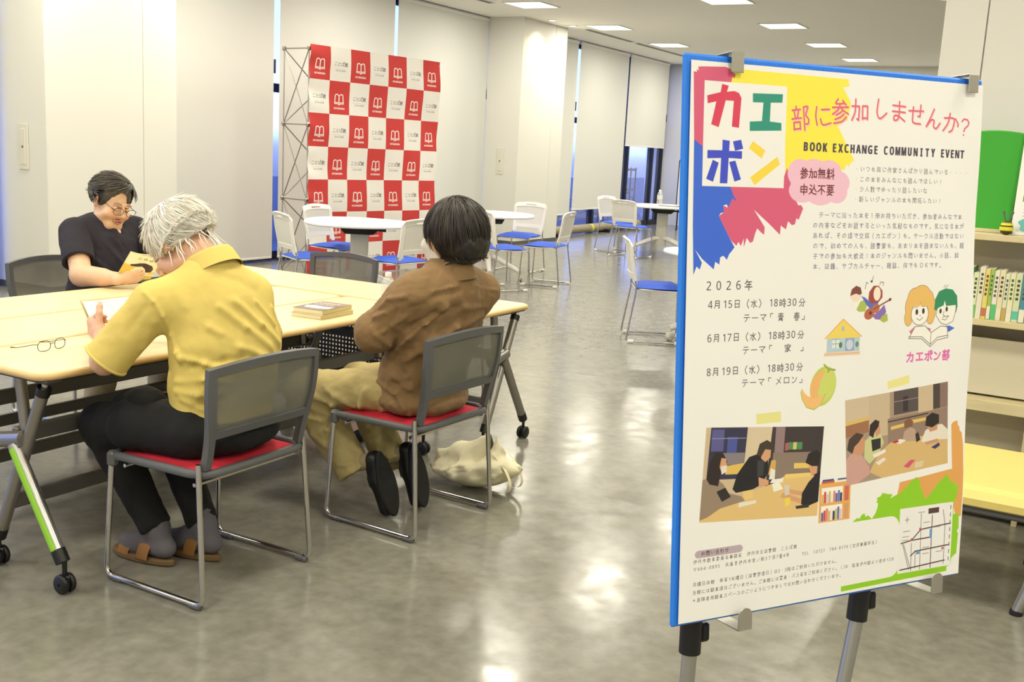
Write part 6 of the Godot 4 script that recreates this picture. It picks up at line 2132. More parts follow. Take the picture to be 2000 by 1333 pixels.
	var b := thing("paperback", "yellow and white paperback held up in the hands of the woman in navy", "book", Vector3(-4.197, 0.764, -3.609))
	var right := Vector3(0, -0.032, -0.21).normalized()
	var up := Vector3(0.075, 0.119, -0.015).normalized()
	up = (up - right * up.dot(right)).normalized()
	var out := right.cross(up)
	if out.x < 0: out = -out
	for q in 2:
		var rows := []
		var inner := []
		for j in 5:
			var row := []
			var irow := []
			for i in 9:
				var a := i / 8.0
				var p: Vector3 = (right * a * 0.105 if q == 1 else -right * a * 0.105) + up * (j / 4.0 * 0.148) + out * (-0.010 * a + 0.008 * sin(a * PI))
				row.append(p)
				irow.append(p - out * (0.006 * (1.0 - 0.4 * a)))
			rows.append(row)
			inner.append(irow)
		var cg := Geo.new().grid(rows)
		for i in cg.uv.size():
			cg.uv[i] = Vector2(0.5 + cg.uv[i].x * 0.5 if q == 1 else 0.5 - cg.uv[i].x * 0.5, 1.0 - cg.uv[i].y)
		obj("cover", cg, cover, b)
		obj("pages", Geo.new().grid(inner), mats.paper_cream, b)

# ---------------------------------------------------------------- printing: a small rasteriser for posters and labels
class Ink:
	var w: int
	var h: int
	var px := PackedByteArray()
	var k := 1.0

	func _init(width: int, height: int, paper: Color, scale := 1.0):
		w = width
		h = height
		k = scale
		var im := Image.create(w, h, false, Image.FORMAT_RGB8)
		im.fill(paper)
		px = im.get_data()

	func blend(i: int, c: Color, a: float) -> void:
		var o := i * 3
		px[o] = int(lerpf(px[o], c.r8, a))
		px[o + 1] = int(lerpf(px[o + 1], c.g8, a))
		px[o + 2] = int(lerpf(px[o + 2], c.b8, a))

	func fill(shapes: Array, c: Color, alpha := 1.0) -> void:
		# all shapes as one area, in drawing units
		var lo := Vector2(1e9, 1e9)
		var hi := -lo
		for s in shapes:
			for p in s:
				lo = lo.min(p * k)
				hi = hi.max(p * k)
		var x0 := clampi(int(floor(lo.x)), 0, w - 1)
		var x1 := clampi(int(ceil(hi.x)), 0, w - 1)
		var y0 := clampi(int(floor(lo.y)), 0, h - 1)
		var y1 := clampi(int(ceil(hi.y)), 0, h - 1)
		var cols := x1 - x0 + 1
		for y in range(y0, y1 + 1):
			var cover := PackedFloat32Array()
			cover.resize(cols)
			var any := false
			for s in shapes:
				var n: int = s.size()
				for sub in 3:
					var sy := (y + (sub + 0.5) / 3.0) / k
					var xs := []
					var q: Vector2 = s[n - 1]
					for p in s:
						if (p.y <= sy) != (q.y <= sy):
							xs.append((p.x + (sy - p.y) / (q.y - p.y) * (q.x - p.x)) * k - x0)
						q = p
					xs.sort()
					for j in range(0, xs.size() - 1, 2):
						any = true
						var a: float = clampf(xs[j], 0.0, cols)
						var b: float = clampf(xs[j + 1], 0.0, cols)
						var ia := int(a)
						var ib := mini(int(b), cols - 1)
						if ia >= cols: continue
						if ia == ib:
							cover[ia] += (b - a) / 3.0
						else:
							cover[ia] += (ia + 1 - a) / 3.0
							for x in range(ia + 1, ib):
								cover[x] += 1.0 / 3.0
							cover[ib] += (b - ib) / 3.0
			if any:
				for x in cols:
					if cover[x] > 0.003:
						blend(y * w + x0 + x, c, minf(cover[x], 1.0) * alpha)

	func poly(points, c: Color, alpha := 1.0) -> void:
		fill([points if points is PackedVector2Array else pts(points)], c, alpha)

	func pts(flat: Array) -> PackedVector2Array:
		var out := PackedVector2Array()
		for i in range(0, flat.size() - 1, 2):
			out.append(Vector2(flat[i], flat[i + 1]))
		return out

	func rect(x: float, y: float, ww: float, hh: float, c: Color, alpha := 1.0) -> void:
		poly([x, y, x + ww, y, x + ww, y + hh, x, y + hh], c, alpha)

	func oval(x: float, y: float, rx: float, ry: float, c: Color, turn := 0.0, alpha := 1.0) -> void:
		var out := PackedVector2Array()
		for i in 28:
			out.append(Vector2(x, y) + (Vector2(cos(TAU * i / 28.0) * rx, sin(TAU * i / 28.0) * ry)).rotated(turn))
		fill([out], c, alpha)

	func lines(list: Array, width: float, c: Color, alpha := 1.0) -> void:
		# round-ended strokes, all of one ink
		var half := width * k / 2.0
		var lo := Vector2(1e9, 1e9)
		var hi := -lo
		for l in list:
			for p in l:
				lo = lo.min(p * k)
				hi = hi.max(p * k)
		var x0 := clampi(int(floor(lo.x - half - 1)), 0, w - 1)
		var x1 := clampi(int(ceil(hi.x + half + 1)), 0, w - 1)
		var y0 := clampi(int(floor(lo.y - half - 1)), 0, h - 1)
		var y1 := clampi(int(ceil(hi.y + half + 1)), 0, h - 1)
		var cols := x1 - x0 + 1
		var cover := PackedFloat32Array()
		cover.resize(cols * (y1 - y0 + 1))
		for l in list:
			for i in l.size() - 1:
				var a: Vector2 = l[i] * k
				var b: Vector2 = l[i + 1] * k
				var d := b - a
				var len2 := maxf(d.length_squared(), 1e-6)
				var sx0 := maxi(x0, int(floor(minf(a.x, b.x) - half - 1)))
				var sx1 := mini(x1, int(ceil(maxf(a.x, b.x) + half + 1)))
				var sy0 := maxi(y0, int(floor(minf(a.y, b.y) - half - 1)))
				var sy1 := mini(y1, int(ceil(maxf(a.y, b.y) + half + 1)))
				for y in range(sy0, sy1 + 1):
					for x in range(sx0, sx1 + 1):
						var p := Vector2(x + 0.5, y + 0.5)
						var t := clampf((p - a).dot(d) / len2, 0.0, 1.0)
						var v := half + 0.5 - p.distance_to(a + d * t)
						if v > 0.0:
							var o := (y - y0) * cols + x - x0
							cover[o] = maxf(cover[o], minf(v, 1.0) * minf(1.0, half * 2.0 + 0.2))
		for y in range(y0, y1 + 1):
			for x in range(x0, x1 + 1):
				var v := cover[(y - y0) * cols + x - x0]
				if v > 0.003:
					blend(y * w + x, c, v * alpha)

	func picture() -> ImageTexture:
		return ImageTexture.create_from_image(Image.create_from_data(w, h, false, Image.FORMAT_RGB8, px))

func letter(ch: String, bold: bool) -> Array:
	# the triangles of a Latin letter or digit, unit em height, y down from the cap line
	var key := ("B" if bold else "R") + ch
	if glyph_cache.has(key):
		return glyph_cache[key]
	var f := SystemFont.new()
	f.font_names = PackedStringArray(["Droid Sans"])
	f.font_weight = 700 if bold else 400
	var tm := TextMesh.new()
	tm.text = ch
	tm.font = f
	tm.font_size = 64
	tm.pixel_size = 0.01
	tm.depth = 0.0
	tm.horizontal_alignment = HORIZONTAL_ALIGNMENT_LEFT
	var arr := tm.get_mesh_arrays()
	var out := []
	if arr.size() and arr[Mesh.ARRAY_VERTEX] != null:
		var vs: PackedVector3Array = arr[Mesh.ARRAY_VERTEX]
		var ix = arr[Mesh.ARRAY_INDEX]
		var lo := Vector2(1e9, 1e9)
		var hi := -lo
		for p in vs:
			lo = lo.min(Vector2(p.x, -p.y))
			hi = hi.max(Vector2(p.x, -p.y))
		for i in range(0, ix.size() - 2, 3):
			var tri := PackedVector2Array()
			for j in 3:
				var p: Vector3 = vs[ix[i + j]]
				tri.append(Vector2(p.x, -p.y) - lo)
			out.append(tri)
		glyph_cache[key + "size"] = hi - lo
	glyph_cache[key] = out
	return out

func write_latin(ink: Ink, text: String, x: float, y: float, cell: float, high: float, c: Color, bold := false, squeeze := 1.0) -> float:
	# capitals and digits of the given height; returns where the line ends
	for ch in text:
		if ch == " ":
			x += high * 0.35 * squeeze
			continue
		var tris := letter(ch, bold)
		if tris.is_empty():
			x += cell
			continue
		var size: Vector2 = glyph_cache[("B" if bold else "R") + ch + "size"]
		var s := high / (0.457 if ch not in "-—" else 0.457)
		var sx := s * squeeze
		var gw := size.x * sx
		var dx := (cell - gw) / 2.0 if cell > 0.0 else 0.0
		var dy := high - size.y * s if ch not in "-—" else high * 0.45
		var moved := []
		for t in tris:
			var q := PackedVector2Array()
			for p in t:
				q.append(Vector2(x + dx + p.x * sx, y + dy + p.y * s))
			moved.append(q)
		ink.fill(moved, c)
		if bold:
			for shift in [-0.045, 0.045]:
				var again := []
				for m in moved:
					var q := PackedVector2Array()
					for p in m:
						q.append(p + Vector2(high * shift, 0))
					again.append(q)
				ink.fill(again, c)
		x += cell if cell > 0.0 else gw + high * 0.12 * squeeze
	return x

func write_japanese(ink: Ink, text: String, x: float, y: float, size: float, step: float, width: float, c: Color, rise := 0.0, turn := 0.0) -> float:
	for ch in text:
		if ch in "0123456789ABCDEFGHIJKLMNOPQRSTUVWXYZ()-":
			write_latin(ink, ch, x - size * 0.1, y + size * 0.12, size * 0.72, size * 0.78, c)
			x += step * 0.62
			y += rise * 0.62
			continue
		var moved := []
		for line in strokes_of(ch):
			var q := PackedVector2Array()
			for p in line:
				var o: Vector2 = (p / 16.0 - Vector2(0.5, 0.5)) * size
				q.append(Vector2(x + size / 2, y + size / 2) + o.rotated(turn))
			moved.append(q)
		if moved.size():
			ink.lines(moved, width, c)
		x += step
		y += rise
	return x

func rgb8(r: int, g: int, b: int) -> Color:
	return Color(r / 255.0, g / 255.0, b / 255.0)

func poster_picture() -> ImageTexture:
	var paper := rgb8(241, 240, 238)
	var ink := Ink.new(1448, 2048, paper, 1.448)
	var pink := rgb8(216, 92, 128)
	var yellow := rgb8(247, 233, 78)
	var blue := rgb8(58, 104, 220)
	var dark := rgb8(74, 66, 74)
	# splashes of colour
	ink.poly([125, 13, 500, 15, 505, 33, 483, 37, 513, 76, 502, 121, 470, 137, 498, 177, 531, 224, 517, 232, 513, 243, 505, 234, 496, 252, 483, 246, 470, 262, 430, 250, 300, 262, 290, 60, 110, 50], yellow)
	ink.poly([8, 27, 18, 28, 16, 22, 24, 24, 20, 16, 30, 14, 103, 10, 130, 19, 126, 24, 134, 26, 131, 36, 124, 33, 121, 50, 121, 305, 40, 300, 34, 213, 26, 206, 14, 191], pink)
	ink.poly([14, 190, 40, 205, 45, 300, 131, 302, 138, 323, 151, 338, 149, 343, 135, 331, 131, 342, 123, 354, 118, 346, 107, 349, 111, 365, 100, 368, 95, 375, 126, 424, 146, 453, 138, 462, 130, 470, 123, 484, 112, 474, 102, 478, 100, 496, 87, 489, 83, 508, 46, 481, 24, 458, 46, 491, 40, 508, 30, 500, 21, 521, 16, 400], blue)
	ink.poly([128, 302, 138, 323, 151, 338, 135, 331, 123, 354, 107, 349, 111, 365, 95, 375, 126, 424, 136, 437, 152, 449, 158, 439, 166, 450, 175, 430, 175, 453, 184, 429, 195, 442, 204, 438, 210, 418, 216, 405, 230, 416, 239, 421, 240, 402, 204, 358, 255, 394, 290, 421, 292, 397, 300, 402, 309, 407, 315, 386, 328, 396, 338, 394, 342, 378, 350, 382, 363, 353, 356, 344, 347, 345, 330, 320, 306, 250, 290, 290, 200, 300], pink)
	# the four big letters on their white square
	ink.rect(41, 46, 256, 256, paper)
	ink.poly([50, 82, 90, 72, 94, 52, 114, 55, 109, 70, 132, 67, 146, 71, 154, 83, 149, 156, 127, 154, 131, 91, 106, 91, 87, 157, 64, 151, 78, 95, 52, 101], rgb8(218, 62, 92))
	ink.poly([189, 69, 284, 66, 283, 87, 246, 89, 245, 136, 282, 138, 283, 157, 183, 162, 182, 139, 220, 136, 223, 90, 190, 91], rgb8(42, 148, 128))
	var violet := rgb8(62, 78, 208)
	ink.fill([ink.pts([55, 214, 100, 213, 100, 187, 122, 189, 121, 214, 161, 213, 161, 232, 120, 231, 118, 294, 95, 294, 97, 232, 55, 234]), ink.pts([132, 190, 157, 185, 164, 207, 139, 213]), ink.pts([72, 237, 90, 244, 74, 291, 53, 284]), ink.pts([122, 241, 141, 237, 160, 283, 140, 289])], violet)
	ink.fill([ink.pts([194, 187, 234, 209, 223, 229, 182, 205]), ink.pts([273, 223, 282, 242, 204, 296, 188, 278])], rgb8(246, 216, 74))
	# heading on an arc
	var head := "部に参加しませんか"
	var spots := [[314, 92, -0.13], [386, 82, -0.08], [446, 67, -0.06], [514, 60, -0.03], [590, 56, 0.0], [654, 58, 0.03], [718, 62, 0.05], [784, 71, 0.08], [853, 80, 0.10]]
	for pass_no in 2:
		for i in head.length():
			var off := 2.5 if pass_no == 0 else 0.0
			write_japanese(ink, head[i], spots[i][0] + off, spots[i][1] + off, 62, 62, 4.8, rgb8(244, 196, 200) if pass_no == 0 else rgb8(224, 104, 124), 0.0, spots[i][2])
		var mark := [PackedVector2Array([Vector2(927, 103), Vector2(935, 96), Vector2(947, 98), Vector2(953, 106), Vector2(949, 115), Vector2(939, 122), Vector2(936, 130)]), PackedVector2Array([Vector2(934.5, 140), Vector2(935.5, 140)])]
		if pass_no: ink.lines(mark, 4.8, rgb8(224, 104, 124))
	write_latin(ink, "BOOK", 354, 183, 21.5, 22, rgb8(72, 64, 78), true, 0.78)
	write_latin(ink, "EXCHANGE", 451, 183, 20.8, 22, rgb8(72, 64, 78), true, 0.78)
	write_latin(ink, "COMMUNITY", 632, 183, 22.2, 22, rgb8(72, 64, 78), true, 0.74)
	write_latin(ink, "EVENT", 848, 183, 19.2, 22, rgb8(72, 64, 78), true, 0.78)
	# cloud with the free-entry note
	var cloud := []
	for c in [[348, 262, 40, 36], [395, 258, 46, 34], [445, 258, 44, 32], [478, 285, 40, 32], [475, 310, 36, 28], [420, 312, 50, 32], [360, 306, 46, 32], [410, 285, 80, 45]]:
		var o := PackedVector2Array()
		for i in 24:
			o.append(Vector2(c[0] + cos(TAU * i / 24.0) * c[2], c[1] + sin(TAU * i / 24.0) * c[3]))
		cloud.append(o)
	ink.fill(cloud, rgb8(240, 192, 214))
	write_japanese(ink, "参加無料", 349, 248, 27, 29.5, 2.9, rgb8(106, 40, 44))
	write_japanese(ink, "申込不要", 350, 290, 27, 29.5, 2.9, rgb8(106, 40, 44))
	# the four bullet lines
	var grey := rgb8(112, 104, 112)
	for l in [["・いつも同じ作家さんばかり読んでいる・・・・", 238, 20.0], ["・この本をみんなにも読んでほしい！", 265, 20.2], ["・少人数でゆったり話したいな", 291, 20.0], ["・新しいジャンルの本も開拓したい！", 318, 20.2]]:
		write_japanese(ink, l[0], 534, l[1], 15, 19.6, 1.25, grey)
	var slate := rgb8(104, 100, 128)
	for l in [["テーマに沿った本を１冊お持ちいただき、参加者みんなで本", 417, 361], ["の内容などをお話するといった気軽なものです。気になる本が", 398, 388], ["あれば、その場で交換（カエボン）も。サークル活動ではない", 399, 415], ["ので、初めての人も、読書家も、あまり本を読まない人も、親", 401, 442], ["子での参加も大歓迎！本のジャンルも問いません。小説、絵", 402, 469], ["本、図鑑、サブカルチャー、雑誌、何でも", 403, 496]]:
		var text: String = l[0]
		var end := write_japanese(ink, text.replace("１", "１"), l[1], l[2], 15.5, 20.0 if l[2] > 361 else 19.7, 1.3, slate)
		if l[2] == 496:
			write_latin(ink, "OK", end, 497, 20, 13, slate)
			write_japanese(ink, "です。", end + 40, 496, 15.5, 19.7, 1.3, slate)
	# dates
	var x := 57.0
	for ch in "2026":
		write_latin(ink, ch, x, 538, 24, 22, dark)
		x += 31
	write_japanese(ink, "年", 181, 536, 26, 26, 2.4, dark)
	for d in [["4", "15", 586, "青　春", 623], ["6", "17", 671, "　家　", 706], ["8", "19", 757, "メロン", 791]]:
		var y: float = d[2]
		write_latin(ink, d[0], 66, y + 1, 18, 19, dark)
		write_japanese(ink, "月", 86, y, 21, 21, 1.9, dark)
		write_latin(ink, d[1], 112, y + 1, 17, 19, dark)
		write_japanese(ink, "日", 149, y, 21, 21, 1.9, dark)
		write_japanese(ink, "（水）", 180, y, 22, 22.5, 1.9, dark)
		write_latin(ink, "18", 260, y + 1, 16.5, 19, dark)
		write_japanese(ink, "時", 296, y, 22, 22, 1.9, dark)
		write_latin(ink, "30", 320, y + 1, 17.5, 19, dark)
		write_japanese(ink, "分", 360, y, 23, 22, 1.9, dark)
		write_japanese(ink, "テーマ「", 181, d[4], 21, 26.5, 1.8, dark)
		write_japanese(ink, d[3], 292, d[4], 21, 26.5, 1.8, dark)
		write_japanese(ink, "」", 368, d[4], 21, 22, 1.8, dark)
	poster_drawings(ink)
	# lower right: orange and green splashes, the rounded panel, the street map
	ink.poly([943, 965, 950, 958, 966, 954, 970, 970, 976, 972, 978, 985, 987, 992, 994, 1031, 998, 1120, 996, 1240, 975, 1240, 960, 1190, 845, 1185, 780, 1150, 756, 1170, 741, 1160, 751, 1117, 954, 1096], rgb8(228, 166, 92))
	ink.poly([581, 1212, 596, 1203, 604, 1206, 614, 1195, 624, 1193, 626, 1203, 637, 1200, 651, 1212, 664, 1196, 671, 1180, 672, 1168, 664, 1166, 670, 1160, 666, 1154, 680, 1150, 688, 1141, 706, 1146, 726, 1149, 716, 1160, 740, 1152, 756, 1149, 790, 1122, 815, 1107, 828, 1120, 834, 1140, 855, 1177, 900, 1135, 938, 1109, 942, 1122, 956, 1135, 966, 1140, 986, 1156, 974, 1160, 979, 1173, 966, 1196, 966, 1232, 987, 1231, 990, 1276, 983, 1284, 989, 1292, 987, 1351, 968, 1363, 964, 1385, 950, 1387, 950, 1401, 547, 1407, 546, 1393, 640, 1391, 700, 1391, 640, 1300], rgb8(146, 206, 36))
	ink.poly([527, 1396, 540, 1386, 540, 1400], rgb8(160, 212, 70))
	var panel := PackedVector2Array()
	for i in 9:
		var a := -PI / 2 + PI / 2 * i / 8.0
		panel.append(Vector2(722, 1250) + Vector2(cos(a) * 36, sin(a) * 38))
	for i in 9:
		var a := PI / 2 * i / 8.0
		panel.append(Vector2(726, 1352) + Vector2(cos(a) * 36, sin(a) * 38))
	panel.append_array(PackedVector2Array([Vector2(545, 1391), Vector2(545, 1408), Vector2(20, 1408), Vector2(20, 1213), Vector2(580, 1213)]))
	ink.poly(panel, paper)
	ink.poly([547, 1392, 727, 1390, 950, 1386, 950, 1401, 547, 1407], rgb8(146, 206, 36))
	# photographs with tape
	photo_one(ink)
	photo_two(ink)
	ink.poly([231, 885, 313, 884, 315, 912, 233, 912], rgb8(232, 226, 150))
	ink.poly([686, 825, 767, 811, 768, 835, 689, 847], rgb8(236, 230, 150))
	street_map(ink)
	# contact lines
	var small := rgb8(88, 78, 74)
	var pill := PackedVector2Array()
	for i in 18:
		var a := PI / 2 + PI * i / 8.0 if i < 9 else -PI / 2 + PI * (i - 9) / 8.0
		pill.append(Vector2(57 if i < 9 else 188, 1238) + Vector2(cos(a) * 11, sin(a) * 10))
	ink.poly(pill, rgb8(188, 172, 182))
	write_japanese(ink, "お問い合わせ", 66, 1231, 12, 15, 1.2, rgb8(84, 62, 66))
	write_japanese(ink, "伊丹市教育委員会事務局　伊丹市立図書館　ことば蔵", 42, 1251, 11, 14.3, 0.85, small)
	write_japanese(ink, "〒664-0895　兵庫県伊丹市宮ノ前3丁目7番4号　", 42, 1271, 11, 14.6, 0.85, small)
	write_japanese(ink, "TEL　(072)　784-8170（交流事業担当）", 402, 1275, 11, 14.0, 0.85, small)
	write_japanese(ink, "月曜日休館　毎第1水曜日（図書整理日）は2・3階はご利用いただけません。", 42, 1311, 11, 14.2, 0.85, small)
	write_japanese(ink, "当館には駐車場はございません。ご来館には電車・バス等をご利用ください。（JR・阪急伊丹駅より徒歩12分", 42, 1332, 11, 14.2, 0.85, small)
	write_japanese(ink, "＊身障者用駐車スペースのごりようにつきましてはお問い合わせくださいませ。", 42, 1353, 11, 14.2, 0.85, small)
	return ink.picture()

func poster_drawings(ink: Ink) -> void:
	# two children with a guitar and a book
	ink.poly([529, 626, 560, 600, 575, 590, 565, 585, 545, 590, 540, 615], rgb8(244, 238, 226))
	ink.poly([560, 622, 573, 600, 590, 595, 598, 610, 592, 627, 570, 628], rgb8(176, 190, 92))
	ink.poly([575, 585, 590, 590, 605, 600, 622, 604, 640, 596, 634, 618, 610, 622, 596, 610], rgb8(92, 112, 196))
	ink.oval(556, 580, 20, 20, rgb8(244, 222, 204))
	ink.poly([536, 584, 541, 566, 556, 557, 572, 562, 577, 578, 570, 582, 556, 578], rgb8(126, 72, 66))
	ink.poly([601, 596, 603, 575, 618, 558, 636, 558, 651, 572, 652, 590, 640, 602, 630, 605, 612, 606], rgb8(160, 74, 66))
	ink.oval(632, 580, 13, 19, rgb8(248, 232, 216))
	ink.poly([618, 640, 640, 628, 660, 610, 668, 630, 655, 652, 630, 650], rgb8(140, 110, 186))
	ink.poly([645, 652, 655, 640, 672, 635, 676, 655, 660, 660], rgb8(176, 186, 92))
	ink.oval(607, 634, 19, 15, rgb8(184, 104, 74), -0.5)
	ink.oval(630, 620, 14, 12, rgb8(190, 110, 80), -0.5)
	ink.oval(611, 632, 5, 5, rgb8(96, 54, 46))
	ink.lines([ink.pts([622, 622, 680, 597])], 4.0, rgb8(140, 84, 64))
	ink.oval(680, 597, 6, 4, rgb8(120, 66, 52), -0.5)
	ink.lines([ink.pts([612, 545, 616, 532]), ink.pts([588, 566, 592, 548, 598, 552]), ink.pts([640, 556, 643, 548, 654, 549, 652, 558])], 1.6, rgb8(96, 84, 78))
	ink.oval(610, 546, 4, 3, rgb8(60, 54, 52))
	# house with a yellow roof
	ink.poly([462, 695, 577, 692, 577, 734, 462, 735], rgb8(186, 206, 218))
	ink.poly([455, 697, 516, 646, 583, 695, 565, 698], rgb8(240, 214, 104))
	ink.lines([ink.pts([455, 697, 516, 646, 583, 695])], 3.0, rgb8(232, 176, 110))
	ink.rect(480, 700, 26, 24, rgb8(226, 232, 234))
	ink.lines([ink.pts([493, 700, 493, 724]), ink.pts([480, 712, 506, 712]), ink.pts([480, 700, 506, 700])], 1.5, rgb8(120, 146, 176))
	ink.rect(526, 698, 32, 35, rgb8(150, 168, 206))
	ink.oval(542, 716, 12, 14, rgb8(206, 214, 228))
	ink.rect(454, 735, 126, 10, rgb8(236, 206, 176))
	ink.lines([ink.pts([456, 740, 578, 739])], 1.2, rgb8(214, 164, 130))
	ink.oval(510, 716, 6, 8, rgb8(84, 130, 92))
	ink.oval(568, 716, 6, 8, rgb8(110, 146, 110))
	ink.oval(516, 672, 5, 7, rgb8(170, 190, 210))
	# melon with a cut slice
	ink.oval(455, 825, 44, 55, rgb8(196, 208, 96), 0.35)
	ink.oval(462, 822, 34, 48, rgb8(206, 216, 112), 0.35)
	ink.poly([428, 868, 412, 850, 410, 825, 424, 797, 448, 783, 462, 784, 446, 808, 438, 840, 440, 864], rgb8(238, 182, 116))
	ink.poly([379, 836, 384, 856, 400, 878, 426, 886, 450, 874, 464, 846, 448, 852, 424, 856, 402, 848, 390, 838, 382, 826], rgb8(242, 192, 124))
	ink.lines([ink.pts([379, 836, 384, 856, 400, 879, 426, 887, 450, 875, 464, 846])], 2.5, rgb8(176, 192, 90))
	ink.lines([ink.pts([456, 767, 470, 779, 494, 783]), ink.pts([476, 780, 470, 787])], 5.0, rgb8(150, 168, 74))
	# two reading children in outline
	var line := rgb8(64, 56, 46)
	for c in [[765, 620, 26, 36], [775, 595, 28, 28], [800, 582, 30, 22], [822, 600, 24, 26], [836, 628, 20, 36], [836, 655, 12, 14], [752, 650, 14, 22]]:
		ink.oval(c[0], c[1], c[2] + 1.2, c[3] + 1.2, rgb8(120, 96, 60))
	for c in [[765, 620, 26, 36], [775, 595, 28, 28], [800, 582, 30, 22], [822, 600, 24, 26], [836, 628, 20, 36], [836, 655, 12, 14], [752, 650, 14, 22]]:
		ink.oval(c[0], c[1], c[2], c[3], rgb8(234, 188, 108))
	ink.oval(795, 640, 34, 32, line)
	ink.oval(795, 640, 32.6, 30.6, rgb8(246, 243, 236))
	for i in 4:
		ink.oval(776 + i * 13, 613, 7, 6, rgb8(234, 188, 108))
	ink.oval(783, 634, 5, 8, line)
	ink.oval(808, 632, 5, 8, line)
	ink.lines([ink.pts([784, 652, 795, 658, 808, 650]), ink.pts([775, 622, 785, 619]), ink.pts([803, 618, 813, 619]), ink.pts([795, 644, 798, 646])], 1.4, line)
	ink.poly([850, 630, 852, 600, 866, 578, 892, 570, 920, 574, 938, 592, 941, 622, 936, 640, 920, 640, 890, 620, 868, 632], rgb8(48, 140, 96))
	ink.poly([862, 626, 886, 618, 890, 604, 896, 620, 934, 618, 935, 640, 926, 664, 900, 674, 878, 668, 860, 648], rgb8(246, 243, 236))
	ink.lines([ink.pts([862, 626, 858, 646, 878, 668, 900, 674, 926, 664, 936, 630]), ink.pts([882, 657, 896, 660, 908, 648, 884, 652]), ink.pts([884, 568, 890, 560]), ink.pts([892, 568, 900, 561]), ink.pts([889, 634, 886, 646, 892, 647])], 1.4, line)
	ink.oval(875, 634, 4.5, 7, line)
	ink.oval(899, 629, 4.5, 7, line)
	ink.poly([757, 688, 776, 676, 800, 674, 840, 682, 836, 700, 770, 700], rgb8(214, 120, 150))
	ink.poly([868, 690, 884, 680, 912, 676, 934, 684, 912, 694], rgb8(78, 108, 206))
	ink.poly([757, 708, 779, 675, 818, 674, 842, 694, 880, 676, 905, 680, 909, 710, 866, 714, 841, 734, 806, 710], rgb8(246, 243, 236))
	ink.lines([ink.pts([757, 708, 779, 675, 818, 674, 842, 694, 880, 676, 905, 680, 909, 710, 866, 716, 841, 734, 806, 710, 757, 708]), ink.pts([842, 694, 841, 730]), ink.pts([757, 703, 806, 704, 841, 727, 868, 708, 909, 704])], 1.5, line)
	write_japanese(ink, "カエボン部", 753, 746, 29, 34.5, 5.0, rgb8(224, 110, 180))
	# little bookcase
	ink.rect(456, 1094, 112, 108, rgb8(232, 172, 96))
	for y in [1106, 1156]:
		ink.rect(464, y, 76, 42, rgb8(246, 243, 236))
	ink.rect(546, 1106, 16, 42, rgb8(206, 110, 84))
	ink.rect(546, 1156, 16, 42, rgb8(214, 160, 110))
	var tones := [rgb8(214, 178, 110), rgb8(204, 74, 70), rgb8(226, 196, 210), rgb8(206, 186, 110), rgb8(238, 236, 228), rgb8(226, 130, 120), rgb8(84, 104, 166), rgb8(104, 124, 184), rgb8(60, 54, 92)]
	for i in 9:
		ink.rect(465 + i * 8.2, 1148 - 24 - (i * 7) % 14, 7.4, 24 + (i * 7) % 14, tones[i])
		ink.rect(465 + i * 8.2, 1198 - 24 - (i * 5) % 12, 7.4, 24 + (i * 5) % 12, tones[(i * 4 + 6) % 9])
	ink.rect(463, 1088, 46, 6, rgb8(196, 96, 72))
	ink.rect(466, 1083, 40, 5, rgb8(62, 74, 120))
	ink.rect(518, 1088, 44, 5, rgb8(236, 234, 230))
	ink.rect(520, 1084, 40, 4, rgb8(62, 74, 120))

func in_frame(corner: Array, flat: Array) -> PackedVector2Array:
	var out := PackedVector2Array()
	for i in range(0, flat.size() - 1, 2):
		var top: Vector2 = corner[0].lerp(corner[1], flat[i])
		var low: Vector2 = corner[3].lerp(corner[2], flat[i])
		out.append(top.lerp(low, flat[i + 1]))
	return out

